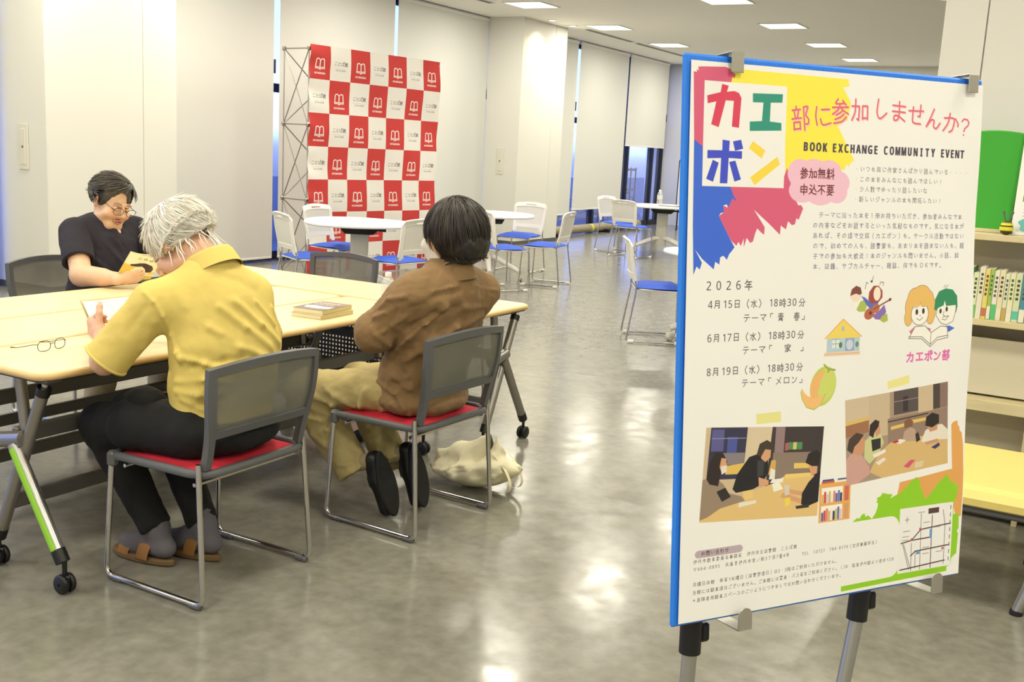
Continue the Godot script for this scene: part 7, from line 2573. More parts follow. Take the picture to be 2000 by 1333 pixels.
func photo_one(ink: Ink) -> void:
	var q := [Vector2(72, 909), Vector2(464, 935), Vector2(450, 1180), Vector2(57, 1154)]
	var put := func(flat: Array, c: Color): ink.poly(in_frame(q, flat), c)
	var skin := rgb8(214, 160, 122)
	put.call([0, 0, 1, 0, 1, 1, 0, 1], rgb8(206, 184, 150))
	put.call([0.04, 0, 0.34, 0, 0.33, 0.55, 0.03, 0.55], rgb8(54, 52, 78))
	put.call([0.05, 0.02, 0.15, 0.02, 0.15, 0.25, 0.05, 0.25], rgb8(92, 92, 150))
	put.call([0.18, 0.1, 0.26, 0.1, 0.26, 0.27, 0.18, 0.27], rgb8(76, 86, 160))
	put.call([0.05, 0.11, 0.33, 0.11, 0.33, 0.12, 0.05, 0.12], rgb8(140, 140, 170))
	put.call([0.13, 0.27, 0.33, 0.27, 0.33, 0.4, 0.13, 0.4], rgb8(134, 126, 132))
	put.call([0.34, 0, 0.55, 0, 0.53, 0.4, 0.33, 0.4], rgb8(216, 198, 168))
	put.call([0.55, 0, 1, 0, 1, 0.75, 0.52, 0.75], rgb8(62, 54, 54))
	put.call([0.58, 0, 0.66, 0, 0.66, 0.55, 0.58, 0.55], rgb8(150, 124, 128))
	put.call([0.57, 0.28, 0.9, 0.28, 0.9, 0.56, 0.57, 0.56], rgb8(140, 122, 110))
	put.call([0.67, 0.18, 0.70, 0.17, 0.70, 0.26, 0.67, 0.26], rgb8(180, 96, 96))
	put.call([0.70, 0.17, 0.82, 0.17, 0.82, 0.25, 0.70, 0.25], rgb8(84, 140, 92))
	put.call([0.74, 0.17, 0.77, 0.17, 0.77, 0.25, 0.74, 0.25], rgb8(214, 196, 120))
	put.call([0.18, 0.41, 0.34, 0.38, 0.34, 0.50, 0.18, 0.50], rgb8(226, 190, 96))
	put.call([0.76, 0.40, 0.92, 0.40, 0.92, 0.46, 0.76, 0.46], rgb8(232, 198, 104))
	put.call([0.56, 0.36, 0.60, 0.36, 0.60, 0.52, 0.54, 0.52], rgb8(214, 170, 92))
	put.call([0, 1, 0, 0.94, 0.15, 0.83, 0.40, 0.70, 0.62, 0.60, 0.70, 0.52, 0.92, 0.52, 1, 0.6, 1, 1], rgb8(226, 192, 128))
	put.call([0.69, 0.52, 0.92, 0.51, 0.92, 0.55, 0.69, 0.57], rgb8(238, 206, 118))
	put.call([0.56, 0.45, 0.60, 0.47, 0.60, 0.57, 0.55, 0.57], rgb8(232, 230, 226))
	put.call([0.58, 0.57, 0.68, 0.56, 0.67, 0.61, 0.56, 0.61], rgb8(240, 236, 230))
	# left: a person with long dark hair, mask and taupe cardigan
	put.call([0, 0.55, 0.09, 0.52, 0.17, 0.60, 0.22, 0.70, 0.33, 0.74, 0.36, 0.79, 0.16, 0.86, 0.06, 0.95, 0, 0.98], rgb8(152, 132, 112))
	put.call([0.12, 0.68, 0.19, 0.64, 0.24, 0.74, 0.17, 0.79], rgb8(44, 40, 40))
	put.call([0.03, 0.54, 0.05, 0.36, 0.09, 0.26, 0.15, 0.27, 0.19, 0.36, 0.17, 0.46, 0.14, 0.52, 0.13, 0.62, 0.06, 0.60], rgb8(44, 34, 32))
	put.call([0.14, 0.32, 0.18, 0.33, 0.19, 0.44, 0.15, 0.48, 0.13, 0.42], skin)
	put.call([0.14, 0.41, 0.19, 0.40, 0.19, 0.47, 0.15, 0.50], rgb8(226, 220, 214))
	put.call([0.33, 0.68, 0.42, 0.66, 0.43, 0.76, 0.36, 0.78], rgb8(232, 200, 130))
	put.call([0.31, 0.81, 0.45, 0.79, 0.46, 0.82, 0.31, 0.86], rgb8(232, 228, 220))
	# middle: a person in a black jacket leaning on the table
	put.call([0.25, 0.66, 0.28, 0.50, 0.37, 0.32, 0.46, 0.28, 0.53, 0.36, 0.54, 0.50, 0.49, 0.62, 0.42, 0.67, 0.28, 0.70], rgb8(30, 28, 34))
	put.call([0.44, 0.36, 0.50, 0.36, 0.50, 0.52, 0.45, 0.54], rgb8(60, 62, 64))
	put.call([0.47, 0.24, 0.55, 0.22, 0.55, 0.33, 0.51, 0.38, 0.47, 0.34], skin)
	put.call([0.43, 0.30, 0.45, 0.18, 0.51, 0.14, 0.56, 0.18, 0.56, 0.25, 0.50, 0.24, 0.47, 0.32], rgb8(66, 56, 46))
	put.call([0.46, 0.54, 0.55, 0.58, 0.55, 0.63, 0.47, 0.65], skin)
	# right: a person in black with short hair, holding a bottle
	put.call([0.71, 0.68, 0.86, 0.72, 0.86, 0.77, 0.72, 0.73], skin)
	put.call([0.68, 0.72, 0.85, 0.80, 0.86, 0.86, 0.66, 0.77], skin)
	put.call([0.85, 0.74, 0.90, 0.62, 0.97, 0.52, 1, 0.50, 1, 0.84, 0.90, 0.89, 0.85, 0.86], rgb8(34, 30, 34))
	put.call([0.89, 0.44, 0.97, 0.40, 0.97, 0.52, 0.92, 0.55], skin)
	put.call([0.86, 0.40, 0.88, 0.30, 0.95, 0.26, 0.99, 0.30, 0.98, 0.44, 0.92, 0.44], rgb8(38, 32, 30))
	put.call([0.69, 0.64, 0.73, 0.64, 0.74, 0.74, 0.70, 0.76], rgb8(214, 206, 196))
	put.call([0.70, 0.78, 0.75, 0.78, 0.75, 0.86, 0.71, 0.88], rgb8(240, 212, 84))
	put.call([0.80, 0.88, 0.92, 0.86, 0.92, 0.90, 0.81, 0.91], rgb8(54, 46, 46))
	put.call([0.58, 0.62, 0.64, 0.60, 0.68, 0.68, 0.60, 0.71], rgb8(244, 240, 226))

func photo_two(ink: Ink) -> void:
	var q := [Vector2(535, 869), Vector2(919, 838), Vector2(936, 1078), Vector2(553, 1108)]
	var put := func(flat: Array, c: Color): ink.poly(in_frame(q, flat), c)
	var skin := rgb8(206, 152, 116)
	put.call([0, 0, 1, 0, 1, 1, 0, 1], rgb8(168, 146, 126))
	put.call([0, 0, 0.40, 0, 0.40, 0.30, 0, 0.34], rgb8(208, 188, 160))
	put.call([0.22, 0, 0.42, 0, 0.42, 0.50, 0.22, 0.50], rgb8(202, 182, 152))
	put.call([0.46, 0, 0.70, 0, 0.70, 0.28, 0.46, 0.28], rgb8(88, 76, 74))
	put.call([0.55, 0.08, 0.60, 0.08, 0.60, 0.26, 0.55, 0.26], rgb8(56, 46, 54))
	put.call([0.46, 0.12, 0.70, 0.12, 0.70, 0.13, 0.46, 0.13], rgb8(150, 134, 130))
	put.call([0.70, 0, 0.85, 0, 0.85, 0.34, 0.70, 0.34], rgb8(206, 184, 154))
	put.call([0.85, 0, 0.92, 0, 0.92, 0.3, 0.85, 0.3], rgb8(76, 64, 60))
	put.call([0.92, 0, 1, 0, 1, 0.3, 0.92, 0.3], rgb8(140, 112, 104))
	put.call([0.40, 0.31, 1, 0.31, 1, 0.62, 0.40, 0.62], rgb8(150, 126, 112))
	put.call([0.40, 0.34, 0.80, 0.33, 0.80, 0.345, 0.40, 0.355], rgb8(70, 54, 46))
	put.call([0, 0.26, 0.22, 0.24, 0.22, 0.27, 0, 0.30], rgb8(224, 186, 96))
	put.call([0, 0.30, 0.22, 0.28, 0.22, 0.42, 0, 0.44], rgb8(160, 112, 80))
	put.call([0.43, 0.41, 0.56, 0.40, 0.56, 0.44, 0.43, 0.45], rgb8(228, 194, 100))
	put.call([0.62, 0.38, 0.82, 0.38, 0.82, 0.42, 0.62, 0.42], rgb8(228, 194, 100))
	put.call([0.22, 0.90, 0.30, 0.72, 0.42, 0.60, 0.60, 0.58, 0.75, 0.60, 1, 0.66, 1, 1, 0.34, 1], rgb8(216, 182, 122))
	# seated people from left to right
	put.call([0, 0.70, 0.06, 0.62, 0.14, 0.66, 0.22, 0.84, 0.22, 0.92, 0.10, 1, 0, 1], rgb8(206, 160, 150))
	put.call([0.02, 0.58, 0.05, 0.46, 0.12, 0.42, 0.18, 0.50, 0.17, 0.64, 0.12, 0.68], skin)
	put.call([0.01, 0.58, 0.03, 0.46, 0.10, 0.40, 0.17, 0.44, 0.12, 0.52, 0.08, 0.56, 0.06, 0.64], rgb8(74, 58, 50))
	put.call([0.18, 0.52, 0.24, 0.46, 0.33, 0.46, 0.36, 0.58, 0.30, 0.72, 0.22, 0.80, 0.17, 0.72], rgb8(206, 206, 150))
	put.call([0.24, 0.52, 0.33, 0.52, 0.33, 0.64, 0.25, 0.66], rgb8(44, 42, 40))
	put.call([0.26, 0.38, 0.32, 0.36, 0.33, 0.46, 0.29, 0.50], skin)
	put.call([0.22, 0.46, 0.23, 0.34, 0.28, 0.29, 0.32, 0.32, 0.31, 0.38, 0.27, 0.44, 0.26, 0.50], rgb8(48, 36, 34))
	put.call([0.54, 0.62, 0.56, 0.50, 0.62, 0.46, 0.67, 0.50, 0.68, 0.64], rgb8(186, 160, 140))
	put.call([0.56, 0.46, 0.56, 0.38, 0.61, 0.35, 0.65, 0.40, 0.64, 0.46], rgb8(130, 92, 66))
	put.call([0.67, 0.56, 0.70, 0.54, 0.72, 0.64, 0.68, 0.66], rgb8(46, 42, 44))
	put.call([0.73, 0.66, 0.77, 0.54, 0.84, 0.50, 0.94, 0.50, 1, 0.58, 1, 0.70, 0.90, 0.68, 0.80, 0.72], rgb8(232, 224, 210))
	put.call([0.79, 0.50, 0.90, 0.48, 0.89, 0.56, 0.82, 0.57], skin)
	put.call([0.77, 0.48, 0.78, 0.38, 0.84, 0.34, 0.91, 0.38, 0.91, 0.48, 0.84, 0.52], rgb8(40, 32, 30))
	put.call([0.76, 0.68, 0.90, 0.67, 0.90, 0.71, 0.78, 0.72], skin)
	# books and phones on the table
	put.call([0.25, 0.70, 0.37, 0.66, 0.38, 0.70, 0.27, 0.74], rgb8(240, 234, 226))
	put.call([0.28, 0.80, 0.36, 0.76, 0.38, 0.79, 0.31, 0.84], rgb8(236, 226, 222))
	put.call([0.44, 0.60, 0.52, 0.58, 0.58, 0.61, 0.52, 0.64], rgb8(240, 230, 226))
	put.call([0.44, 0.60, 0.49, 0.58, 0.51, 0.61, 0.47, 0.62], rgb8(190, 60, 60))
	put.call([0.55, 0.92, 0.62, 0.86, 0.67, 0.87, 0.60, 0.95], rgb8(214, 86, 120))
	put.call([0.83, 0.76, 0.91, 0.72, 0.92, 0.76, 0.87, 0.79], rgb8(56, 58, 110))
	put.call([0.67, 0.90, 0.76, 0.90, 0.74, 0.97, 0.66, 0.97], rgb8(224, 204, 168))

func street_map(ink: Ink) -> void:
	ink.rect(757, 1195, 207, 190, rgb8(240, 238, 238))
	var line := rgb8(70, 56, 54)
	ink.lines([ink.pts([766, 1297, 806, 1292, 880, 1291]), ink.pts([766, 1375, 940, 1367]), ink.pts([805, 1338, 822, 1326, 953, 1322]), ink.pts([806, 1292, 841, 1264, 958, 1258])], 3.4, line)
	ink.lines([ink.pts([840, 1217, 843, 1382]), ink.pts([884, 1226, 884, 1382]), ink.pts([927, 1215, 936, 1260, 936, 1377]), ink.pts([806, 1300, 808, 1382]), ink.pts([772, 1300, 800, 1378]), ink.pts([776, 1300, 806, 1376]), ink.pts([822, 1326, 824, 1376])], 1.6, line)
	ink.lines([ink.pts([884, 1226, 884, 1382])], 2.6, line)
	ink.rect(868, 1205, 42, 16, rgb8(84, 60, 58))
	ink.rect(876, 1266, 8, 28, rgb8(110, 160, 220))
	ink.rect(826, 1328, 14, 8, rgb8(100, 156, 210))
	for p in [[806, 1290], [838, 1262], [930, 1330]]:
		ink.oval(p[0], p[1], 4, 4, rgb8(206, 84, 96))
	for p in [[772, 1262], [770, 1278], [768, 1288], [850, 1244], [892, 1262], [850, 1318], [850, 1336], [904, 1336], [828, 1212]]:
		ink.rect(p[0], p[1], 26, 2.4, rgb8(168, 160, 160))
	for i in 8:
		ink.rect(954, 1204 + i * 22, 3, 12, rgb8(120, 110, 116))
	ink.lines([ink.pts([786, 1222, 786, 1238]), ink.pts([779, 1230, 793, 1230])], 2.0, rgb8(120, 112, 112))

func banner_picture() -> ImageTexture:
	var cw := 160.0
	var ch := 200.0
	var white := rgb8(240, 237, 232)
	var red := rgb8(206, 62, 60)
	var ink := Ink.new(1120, 1400, white)
	for r in 7:
		for c in 7:
			var x := c * cw
			var y := r * ch
			if (r + c) % 2 == 0:
				ink.rect(x, y, cw, ch, red)
				# open book: outline with two pages and a spine
				var cx := x + cw * 0.5
				var top := y + ch * 0.38
				ink.poly([cx - 38, top + 62, cx - 33, top + 6, cx - 25, top, cx - 10, top, cx, top + 8, cx + 10, top, cx + 25, top, cx + 33, top + 6, cx + 38, top + 62, cx + 12, top + 62, cx + 4, top + 68, cx - 4, top + 68, cx - 12, top + 62], white)
				ink.poly([cx - 30, top + 50, cx - 26, top + 9, cx - 20, top + 6, cx - 10, top + 7, cx - 4, top + 14, cx - 4, top + 54, cx - 14, top + 49], red)
				ink.poly([cx + 30, top + 50, cx + 26, top + 9, cx + 20, top + 6, cx + 10, top + 7, cx + 4, top + 14, cx + 4, top + 54, cx + 14, top + 49], red)
				ink.lines([ink.pts([cx - 32, top + 57, cx - 13, top + 56, cx, top + 61, cx + 13, top + 56, cx + 32, top + 57])], 2.4, red)
				write_latin(ink, "KOTOBAGURA", cx - 43, top + 82, 8.6, 11, white, true, 0.8)
			else:
				write_japanese(ink, "ことば蔵", x + 28, y + ch * 0.42, 27, 26.5, 2.3, rgb8(96, 92, 92))
				ink.rect(x + 30, y + ch * 0.62, 100, 1.2, rgb8(196, 192, 190))
				write_japanese(ink, "伊丹市立図書館", x + 44, y + ch * 0.66, 10, 10.6, 0.9, rgb8(140, 136, 136))
	return ink.picture()

func notice_picture() -> ImageTexture:
	var ink := Ink.new(360, 504, rgb8(242, 240, 236))
	write_japanese(ink, "カエボン", 52, 26, 34, 62, 2.6, rgb8(160, 152, 140))
	for i in 5:
		ink.rect(40 + i * 58, 78, 44, 5, rgb8(206, 200, 186))
	ink.rect(92, 130, 176, 34, rgb8(216, 210, 194))
	ink.rect(92, 168, 176, 40, rgb8(232, 228, 218))
	for i in 4:
		ink.rect(110 + i * 38, 182, 26, 9, rgb8(176, 170, 156))
	for i in 4:
		ink.rect(76 + i * 56, 216, 48, 34, rgb8(226, 222, 210))
		ink.rect(94 + i * 56, 220, 22, 26, rgb8(120, 114, 102) if i % 2 == 0 else rgb8(184, 176, 160))
	for i in 6:
		ink.rect(70 + i * 42, 284, 36, 5, rgb8(176, 170, 156))
	ink.rect(34, 312, 296, 34, rgb8(126, 170, 72))
	for i in 9:
		ink.rect(70 + i * 25, 322, 17, 14, rgb8(226, 230, 196), 0.75)
	for r in 7:
		for i in 6:
			if (r + i * 3) % 7 != 5:
				ink.rect(44 + i * 46, 366 + r * 17, 38, 4, rgb8(178, 174, 162))
	return ink.picture()

func paperback_picture() -> ImageTexture:
	var ink := Ink.new(300, 420, rgb8(244, 236, 206))
	ink.poly([0, 420, 0, 190, 40, 200, 90, 230, 60, 290, 120, 330, 300, 370, 300, 420], rgb8(226, 196, 84))
	ink.poly([210, 180, 262, 230, 258, 300, 300, 300, 300, 340, 230, 330], rgb8(236, 210, 110))
	ink.poly([40, 190, 110, 150, 170, 150, 230, 180, 258, 240, 250, 290, 200, 296, 180, 240, 150, 210, 90, 214, 50, 212], rgb8(58, 36, 42))
	ink.poly([60, 300, 130, 290, 150, 310, 130, 330, 70, 326], rgb8(64, 48, 36))
	ink.rect(90, 12, 60, 4, rgb8(150, 140, 110))
	write_japanese(ink, "エ", 70, 56, 40, 50, 4.0, rgb8(120, 120, 84))
	for i in 3:
		ink.oval(146 + i * 52, 86 + i * 12, 20, 16, rgb8(138, 136, 92), 0.3, 0.8)
		ink.oval(146 + i * 52, 86 + i * 12, 8, 5, rgb8(238, 230, 196), 0.3)
	return ink.picture()

func dark_book_picture() -> ImageTexture:
	var ink := Ink.new(300, 420, rgb8(120, 108, 104))
	ink.rect(0, 0, 300, 120, rgb8(150, 128, 116))
	ink.poly([20, 250, 90, 220, 180, 240, 280, 230, 290, 330, 200, 360, 60, 350], rgb8(214, 200, 206))
	ink.poly([60, 280, 140, 262, 230, 280, 200, 320, 90, 324], rgb8(240, 232, 240))
	for i in 5:
		ink.rect(30 + i * 44, 66, 36, 34, rgb8(226, 220, 196), 0.8)
	for i in 4:
		ink.rect(30 + i * 52, 140, 42, 34, rgb8(226, 220, 200), 0.7)
	return ink.picture()

# ---------------------------------------------------------------- lettering
# Strokes of each character on a 16 x 16 square, y down: points "x y", strokes parted by "/", "~" marks a curved stroke.
var STROKES := {
	"カ": "1 5 13 5 12 15 9 14/~7 1 6 9 1 15", "エ": "2 3 14 3/8 3 8 13/1 13 15 13", "ン": "2 3 6 5.5/~2 14 9 12 14 4", "ホ": "1 5 15 5/8 1 8 15 6 14/~4 8 3 11 1 13/~12 8 13 11 15 13",
	"テ": "3 2 13 2/1 7 15 7/~8 7 8 11 4 15", "ー": "1 8 15 8", "マ": "1 3 15 3 8 10/5 8 10 14", "メ": "~13 1 9 9 2 15/~4 5 8 8 13 13", "ロ": "2 3 2 14/2 3 14 3 14 14/2 13 14 13",
	"サ": "1 5 15 5/5 1 5 10/~11 1 11 9 6 15", "ク": "~6 1 5 5 1 9/5 4 14 4/~14 4 12 11 4 15", "ル": "~5 2 5 9 1 14/~10 2 10 14 15 9", "シ": "3 2 7 4/2 6 6 8/~2 14 9 12 14 5", "ャ": "3 8 13 7 10 11/5 5 8 15",
	"チ": "~12 1 8 3 3 4/1 7 15 7/~8 3 8 11 4 15", "フ": "2 3 14 3/~14 3 12 11 4 15", "ハ": "~6 3 5 8 1 14/~10 3 11 8 15 14", "ス": "3 3 13 3/~13 3 9 10 1 15/9 9 15 15", "ヘ": "1 10 6 4 15 13", "ノ": "~13 2 10 9 2 15",
	"ト": "5 1 5 15/5 6 12 10",
	"い": "~3 3 3 9 6 13 7 11/~12 4 14 7 14 11", "う": "5 2 11 3/~3 7 9 5 12 8 11 12 6 15", "か": "~1 5 8 4 11 5 10 12 7 14/~6 1 5 8 1 14/~12 4 15 7 15 9", "き": "2 4 13 3/2 7 14 6/~7 1 9 6 12 10/~4 10 4 14 11 14", "く": "~11 1 4 8 11 15",
	"け": "~3 2 2 8 3 14/6 5 15 5/~12 1 12 9 9 15", "こ": "~4 3 8 4 12 3/~3 10 5 14 13 13", "さ": "2 5 13 4/~7 1 9 6 12 10/~4 10 5 14 11 14", "し": "~5 1 4 10 7 14 13 10", "す": "1 4 15 4/~9 1 9 7 6 10 5 7 8 6 9 9 6 15",
	"せ": "1 6 15 5/12 1 12 9 10 9/~5 3 5 12 7 14 13 14", "そ": "~4 2 12 2 3 8 13 7/~11 7 6 11 11 15", "た": "1 4 9 4/~6 1 5 8 2 15/9 8 14 7/~9 11 10 14 15 13", "ち": "2 4 13 4/~7 1 5 9 12 7 14 11 7 15", "つ": "~1 5 9 3 14 6 13 10 7 14",
	"て": "~1 4 9 3 15 3/~14 3 7 8 13 14", "と": "~5 1 6 4 7 7/~13 5 3 9 6 14 14 13", "な": "1 4 9 4/~6 1 4 6 1 11/~11 3 13 4 15 6/~10 7 10 13 6 14 6 11 10 11 15 14", "に": "~3 2 2 8 3 14/7 4 14 4/~6 10 8 14 15 13",
	"の": "~8 3 7 9 3 13 2 8 7 3 13 4 14 9 9 14", "は": "~3 2 2 8 3 14/6 5 15 5/~11 1 11 12 7 14 7 11 11 11 15 14", "ほ": "~3 2 2 8 3 14/7 2 14 2/6 6 15 6/~11 2 11 12 7 14 7 11 11 11 15 14", "ま": "2 4 14 4/2 8 14 8/~8 1 8 12 4 14 4 11 8 11 14 14",
	"み": "~3 3 9 3 3 13 2 10 8 8 15 11/~12 5 12 11 8 15", "め": "~4 3 5 9 9 13/~10 1 8 9 3 13 2 8 8 4 14 6 14 11 10 14", "も": "~7 1 6 10 8 14 13 12 13 9/2 5 12 5/2 9 12 9", "や": "~1 8 9 4 14 5 13 9 9 9/8 1 10 4/~4 3 6 9 8 15",
	"ゆ": "~3 3 2 8 3 12 5 6 10 4 14 7 12 11 7 10/~9 1 10 8 6 15", "よ": "8 5 13 5/~8 1 8 12 4 14 3 11 8 11 14 14", "り": "~4 2 4 7 5 9/~11 2 12 8 6 15", "る": "~3 2 12 2 2 9 9 6 13 9 11 14 6 13 8 11 10 13", "れ": "4 1 4 15/~1 4 6 4 1 11 9 4 11 7 10 13 15 12",
	"わ": "4 1 4 15/~1 4 6 4 1 11 9 5 14 7 13 12 9 14", "を": "2 3 13 3/~8 1 3 9 8 7 9 11/~14 6 5 11 6 14 13 14", "ん": "~8 1 5 8 2 14 6 9 9 9 9 13 12 14 15 10", "お": "1 5 9 5/~5 1 5 13 2 13 3 10 11 8 14 11 10 14/12 3 15 6", "あ": "2 4 13 3/~7 1 6 8 8 13/~11 6 8 12 3 14 2 11 8 7 14 9 14 13 10 15",
	"ろ": "~3 2 12 2 2 9 9 6 13 9 11 14 6 15",
	"「": "12 1 6 1 6 8", "」": "4 15 10 15 10 8", "（": "~12 0 8 8 12 16", "）": "~4 0 8 8 4 16", "、": "2 12 5 15", "。": "~2 13 4 12 5 14 3 15 2 13", "・": "7.5 8 8.5 8", "！": "8 2 8 10/8 13 8 14", "＊": "8 4 8 12/4 6 12 10/4 10 12 6", "゛": "11 0 12.5 3/14 0 15.5 3", "゜": "~13 0 15 1.5 13 3 11 1.5 13 0",
	"１": "6 4 8 2 8 14", "〒": "2 3 14 3/2 8 14 8/8 8 8 15",
	"口": "2 3 2 14/2 3 14 3 14 14/2 13 14 13", "日": "3 1 3 15/3 1 13 1 13 15/3 8 13 8/3 14 13 14", "目": "3 1 3 15/3 1 13 1 13 15/3 5 13 5/3 9.5 13 9.5/3 14 13 14", "月": "~4 1 4 9 2 15/4 1 13 1 13 15 11 14/4 5.5 13 5.5/4 10 13 10",
	"木": "1 5 15 5/8 1 8 15/~8 5 5 10 1 13/~8 5 11 10 15 13", "本": "1 5 15 5/8 1 8 15/~8 5 5 10 1 13/~8 5 11 10 15 13/5 12 11 12", "人": "~8 1 7 7 1 15/~8 5 10 10 15 15", "大": "1 6 15 6/~8 1 8 7 1 15/~8 7 10 11 15 15", "小": "8 1 8 15 6 14/4 6 2 12/12 6 14 12",
	"水": "8 1 8 15 6 14/1 5 6 5 2 13/~13 3 11 6 9 7/~9 6 11 11 15 14", "子": "3 2 13 2 8 6/8 6 8 15 5 14/1 8 15 8", "年": "~5 0 4 3 1 6/4 3 14 3/5 7 13 7/5 7 5 11/1 11 15 11/9 3 9 16", "分": "~6 1 4 5 1 8/~10 1 12 5 15 8/4 8 12 8 11 15 8 14/~7 8 6 12 2 15",
	"不": "1 2 15 2/~9 2 6 7 1 11/8 6 8 15/9 7 14 11", "申": "2 4 2 12/2 4 14 4 14 12/2 8 14 8/2 12 14 12/8 0 8 16", "同": "2 2 2 15/2 2 14 2 14 15 12 14/5 5 11 5/5 8 5 13/5 8 11 8 11 13/5 12 11 12", "少": "8 1 8 9/4 4 2 8/12 4 14 7/~13 8 10 13 3 15",
	"冊": "2 2 2 15/2 2 7 2 7 15/9 2 9 15/9 2 14 2 14 15/0 8 16 8", "内": "2 4 2 15/2 4 14 4 14 15 12 14/~8 1 8 7 4 12/8 7 12 11", "交": "8 0 8 3/1 4 15 4/5 5 2 8/11 5 14 8/~12 8 8 13 1 16/~4 8 8 13 15 16", "丹": "~3 2 3 10 1 15/3 2 13 2 13 15 11 14/1 8 15 8/7 4 8 6",
	"市": "8 0 8 4/1 4 15 4/3 7 3 13/3 7 13 7 13 13 11 12/8 4 8 16", "立": "8 0 8 4/2 4 14 4/5 6 6 13/11 6 9 13/1 14 15 14", "丁": "1 3 15 3/9 3 9 14 6 13", "車": "2 3 14 3/4 6 4 11/4 6 12 6 12 11/4 8.5 12 8.5/4 11 12 11/1 13.5 15 13.5/8 0 8 16", "来": "2 3 14 3/4 5 5 7/12 5 11 7/1 8 15 8/8 0 8 16/~7 9 5 12 1 14/~9 9 11 12 15 14",
	"用": "~3 2 3 10 1 15/3 2 14 2 14 15 12 14/3 6 14 6/3 10 14 10/8 2 8 15", "号": "4 1 4 6/4 1 12 1 12 6/4 6 12 6/1 8 15 8/~5 8 4 11 12 11 11 15 8 15", "事": "1 2.5 15 2.5/3 5 3 7.5/3 5 13 5 13 7.5/3 7.5 13 7.5/3 9.5 13 9.5 13 12/0 11 16 11/3 13 13 13/8 0 8 15.5 6 15", "身": "7 0 6 2/4 2 4 12/4 2 12 2 12 15 9 14/4 5 12 5/4 8 12 8/1 12 12 12/~14 8 9 13 2 16",
	"気": "~5 0 4 3 1 5/4 2 14 2/4 5 12 5/2 8 11 8/~11 8 12 13 15 15 15 12/3 10 9 15/9 10 3 15", "無": "~4 0 3 3 1 4/3 3 14 3/1 9.5 15 9.5/2 6 14 6/4 3 4 9/7 3 7 9/10 3 10 9/13 3 13 9/3 12 2 15/6 12 6.5 15/10 12 11 15/13 12 15 15",
	"要": "1 1 15 1/3 4 3 8/3 4 13 4 13 8/3 8 13 8/6 1 6 8/10 1 10 8/1 11 15 11/~7 9 5 13 12 16/~11 11 8 14 2 16", "当": "8 0 8 6/3 2 5 5/13 2 11 5/3 7 13 7 13 15/4 11 13 11/3 15 13 15", "急": "~6 0 4 3 2 4/5 2 11 2 9 4/3 5 12 5 12 10/3 7.5 12 7.5/3 10 12 10/2 12 1 15/~5 12 6 15 11 15 11 13/8 11 9 13/13 12 15 15",
	"番": "~12 0 8 1 3 2/1 4 15 4/8 2 8 9/~7 4 5 7 1 8/~9 4 11 7 15 8/3 10 3 16/3 10 13 10 13 16/3 13 13 13/3 16 13 16/8 10 8 16", "員": "4 0 4 4/4 0 12 0 12 4/4 4 12 4/3 6 3 13/3 6 13 6 13 13/3 8.5 13 8.5/3 10.5 13 10.5/3 13 13 13/5 14 2 16/11 14 14 16", "会": "~8 0 5 4 1 6/~8 0 11 4 15 6/5 7 11 7/2 10 14 10/~7 10 5 14 12 14/11 12 14 15",
	"兵": "~12 0 8 1 4 2/4 2 4 10/4 5 14 5/11 5 11 10/1 10 15 10/5 12 2 15/11 12 14 15", "毎": "~5 0 4 2 1 5/4 2 14 2/~4 5 3 12 12 12 13 5/4 5 13 5/1 9 15 9/8 5 7 12", "前": "4 0 5 3/12 0 11 3/1 3 15 3/2 5 2 15/2 5 7 5 7 15/2 8 7 8/2 11 7 11/10 6 10 12/14 5 14 15 12 14",
	"言": "5 0 11 0/1 3 15 3/3 6 13 6/3 8.5 13 8.5/3 11 3 16/3 11 13 11 13 16/3 15 13 15", "門": "1 1 1 16/1 1 7 1 7 6/1 3.5 7 3.5/1 6 7 6/9 1 15 1 15 16 13 15/9 1 9 6/9 3.5 15 3.5/9 6 15 6", "糸": "~8 0 4 4 9 5/~11 2 6 7 3 9/11 6 13 9/8 8 8 16/4 11 2 15/12 11 14 15",
	"金": "~8 0 5 4 1 6/~8 0 11 4 15 6/4 6 12 6/3 9 13 9/8 6 8 15/5 11 6 14/11 11 10 14/1 15 15 15", "氵": "4 1 12 4/2 6 10 8/~2 16 7 13 13 9", "扌": "1 4 15 4/9 0 9 15 4 14/1 11 15 8", "亻": "~13 0 9 6 2 9/9 6 9 16", "土": "3 5 13 5/8 1 8 14/1 14 15 14",
	"田": "2 2 2 15/2 2 14 2 14 15/8 2 8 15/2 8 14 8/2 14.5 14 14.5", "宀": "8 0 8 5/1 9 1 5 15 5 14 9", "⺾": "1 8 15 8/5 2 5 14/11 2 11 14", "辶": "3 1 6 3/1 7 5 7 5 12/~1 15 5 12 9 14 15 15", "阝": "3 1 3 16/~3 1 12 1 7 6 12 9 11 12 6 12", "彡": "~12 1 8 4 2 6/~13 6 9 9 2 11/~14 11 9 15 2 16",
	"攵": "~6 0 5 5 1 8/5 4 15 4/~13 4 9 12 1 16/~6 6 9 12 15 16", "斤": "~13 0 9 2 3 3/~3 3 3 10 1 16/3 7 15 7/11 7 11 16", "力": "1 5 13 5 12 15 9 14/~7 0 6 9 1 15", "石": "1 2 15 2/~7 2 6 7 1 10/5 9 5 16/5 9 14 9 14 16/5 15 14 15", "寺": "3 3 13 3/8 0 8 6/1 6 15 6/1 10 15 10/11 8 11 16 8 15/5 12 7 14",
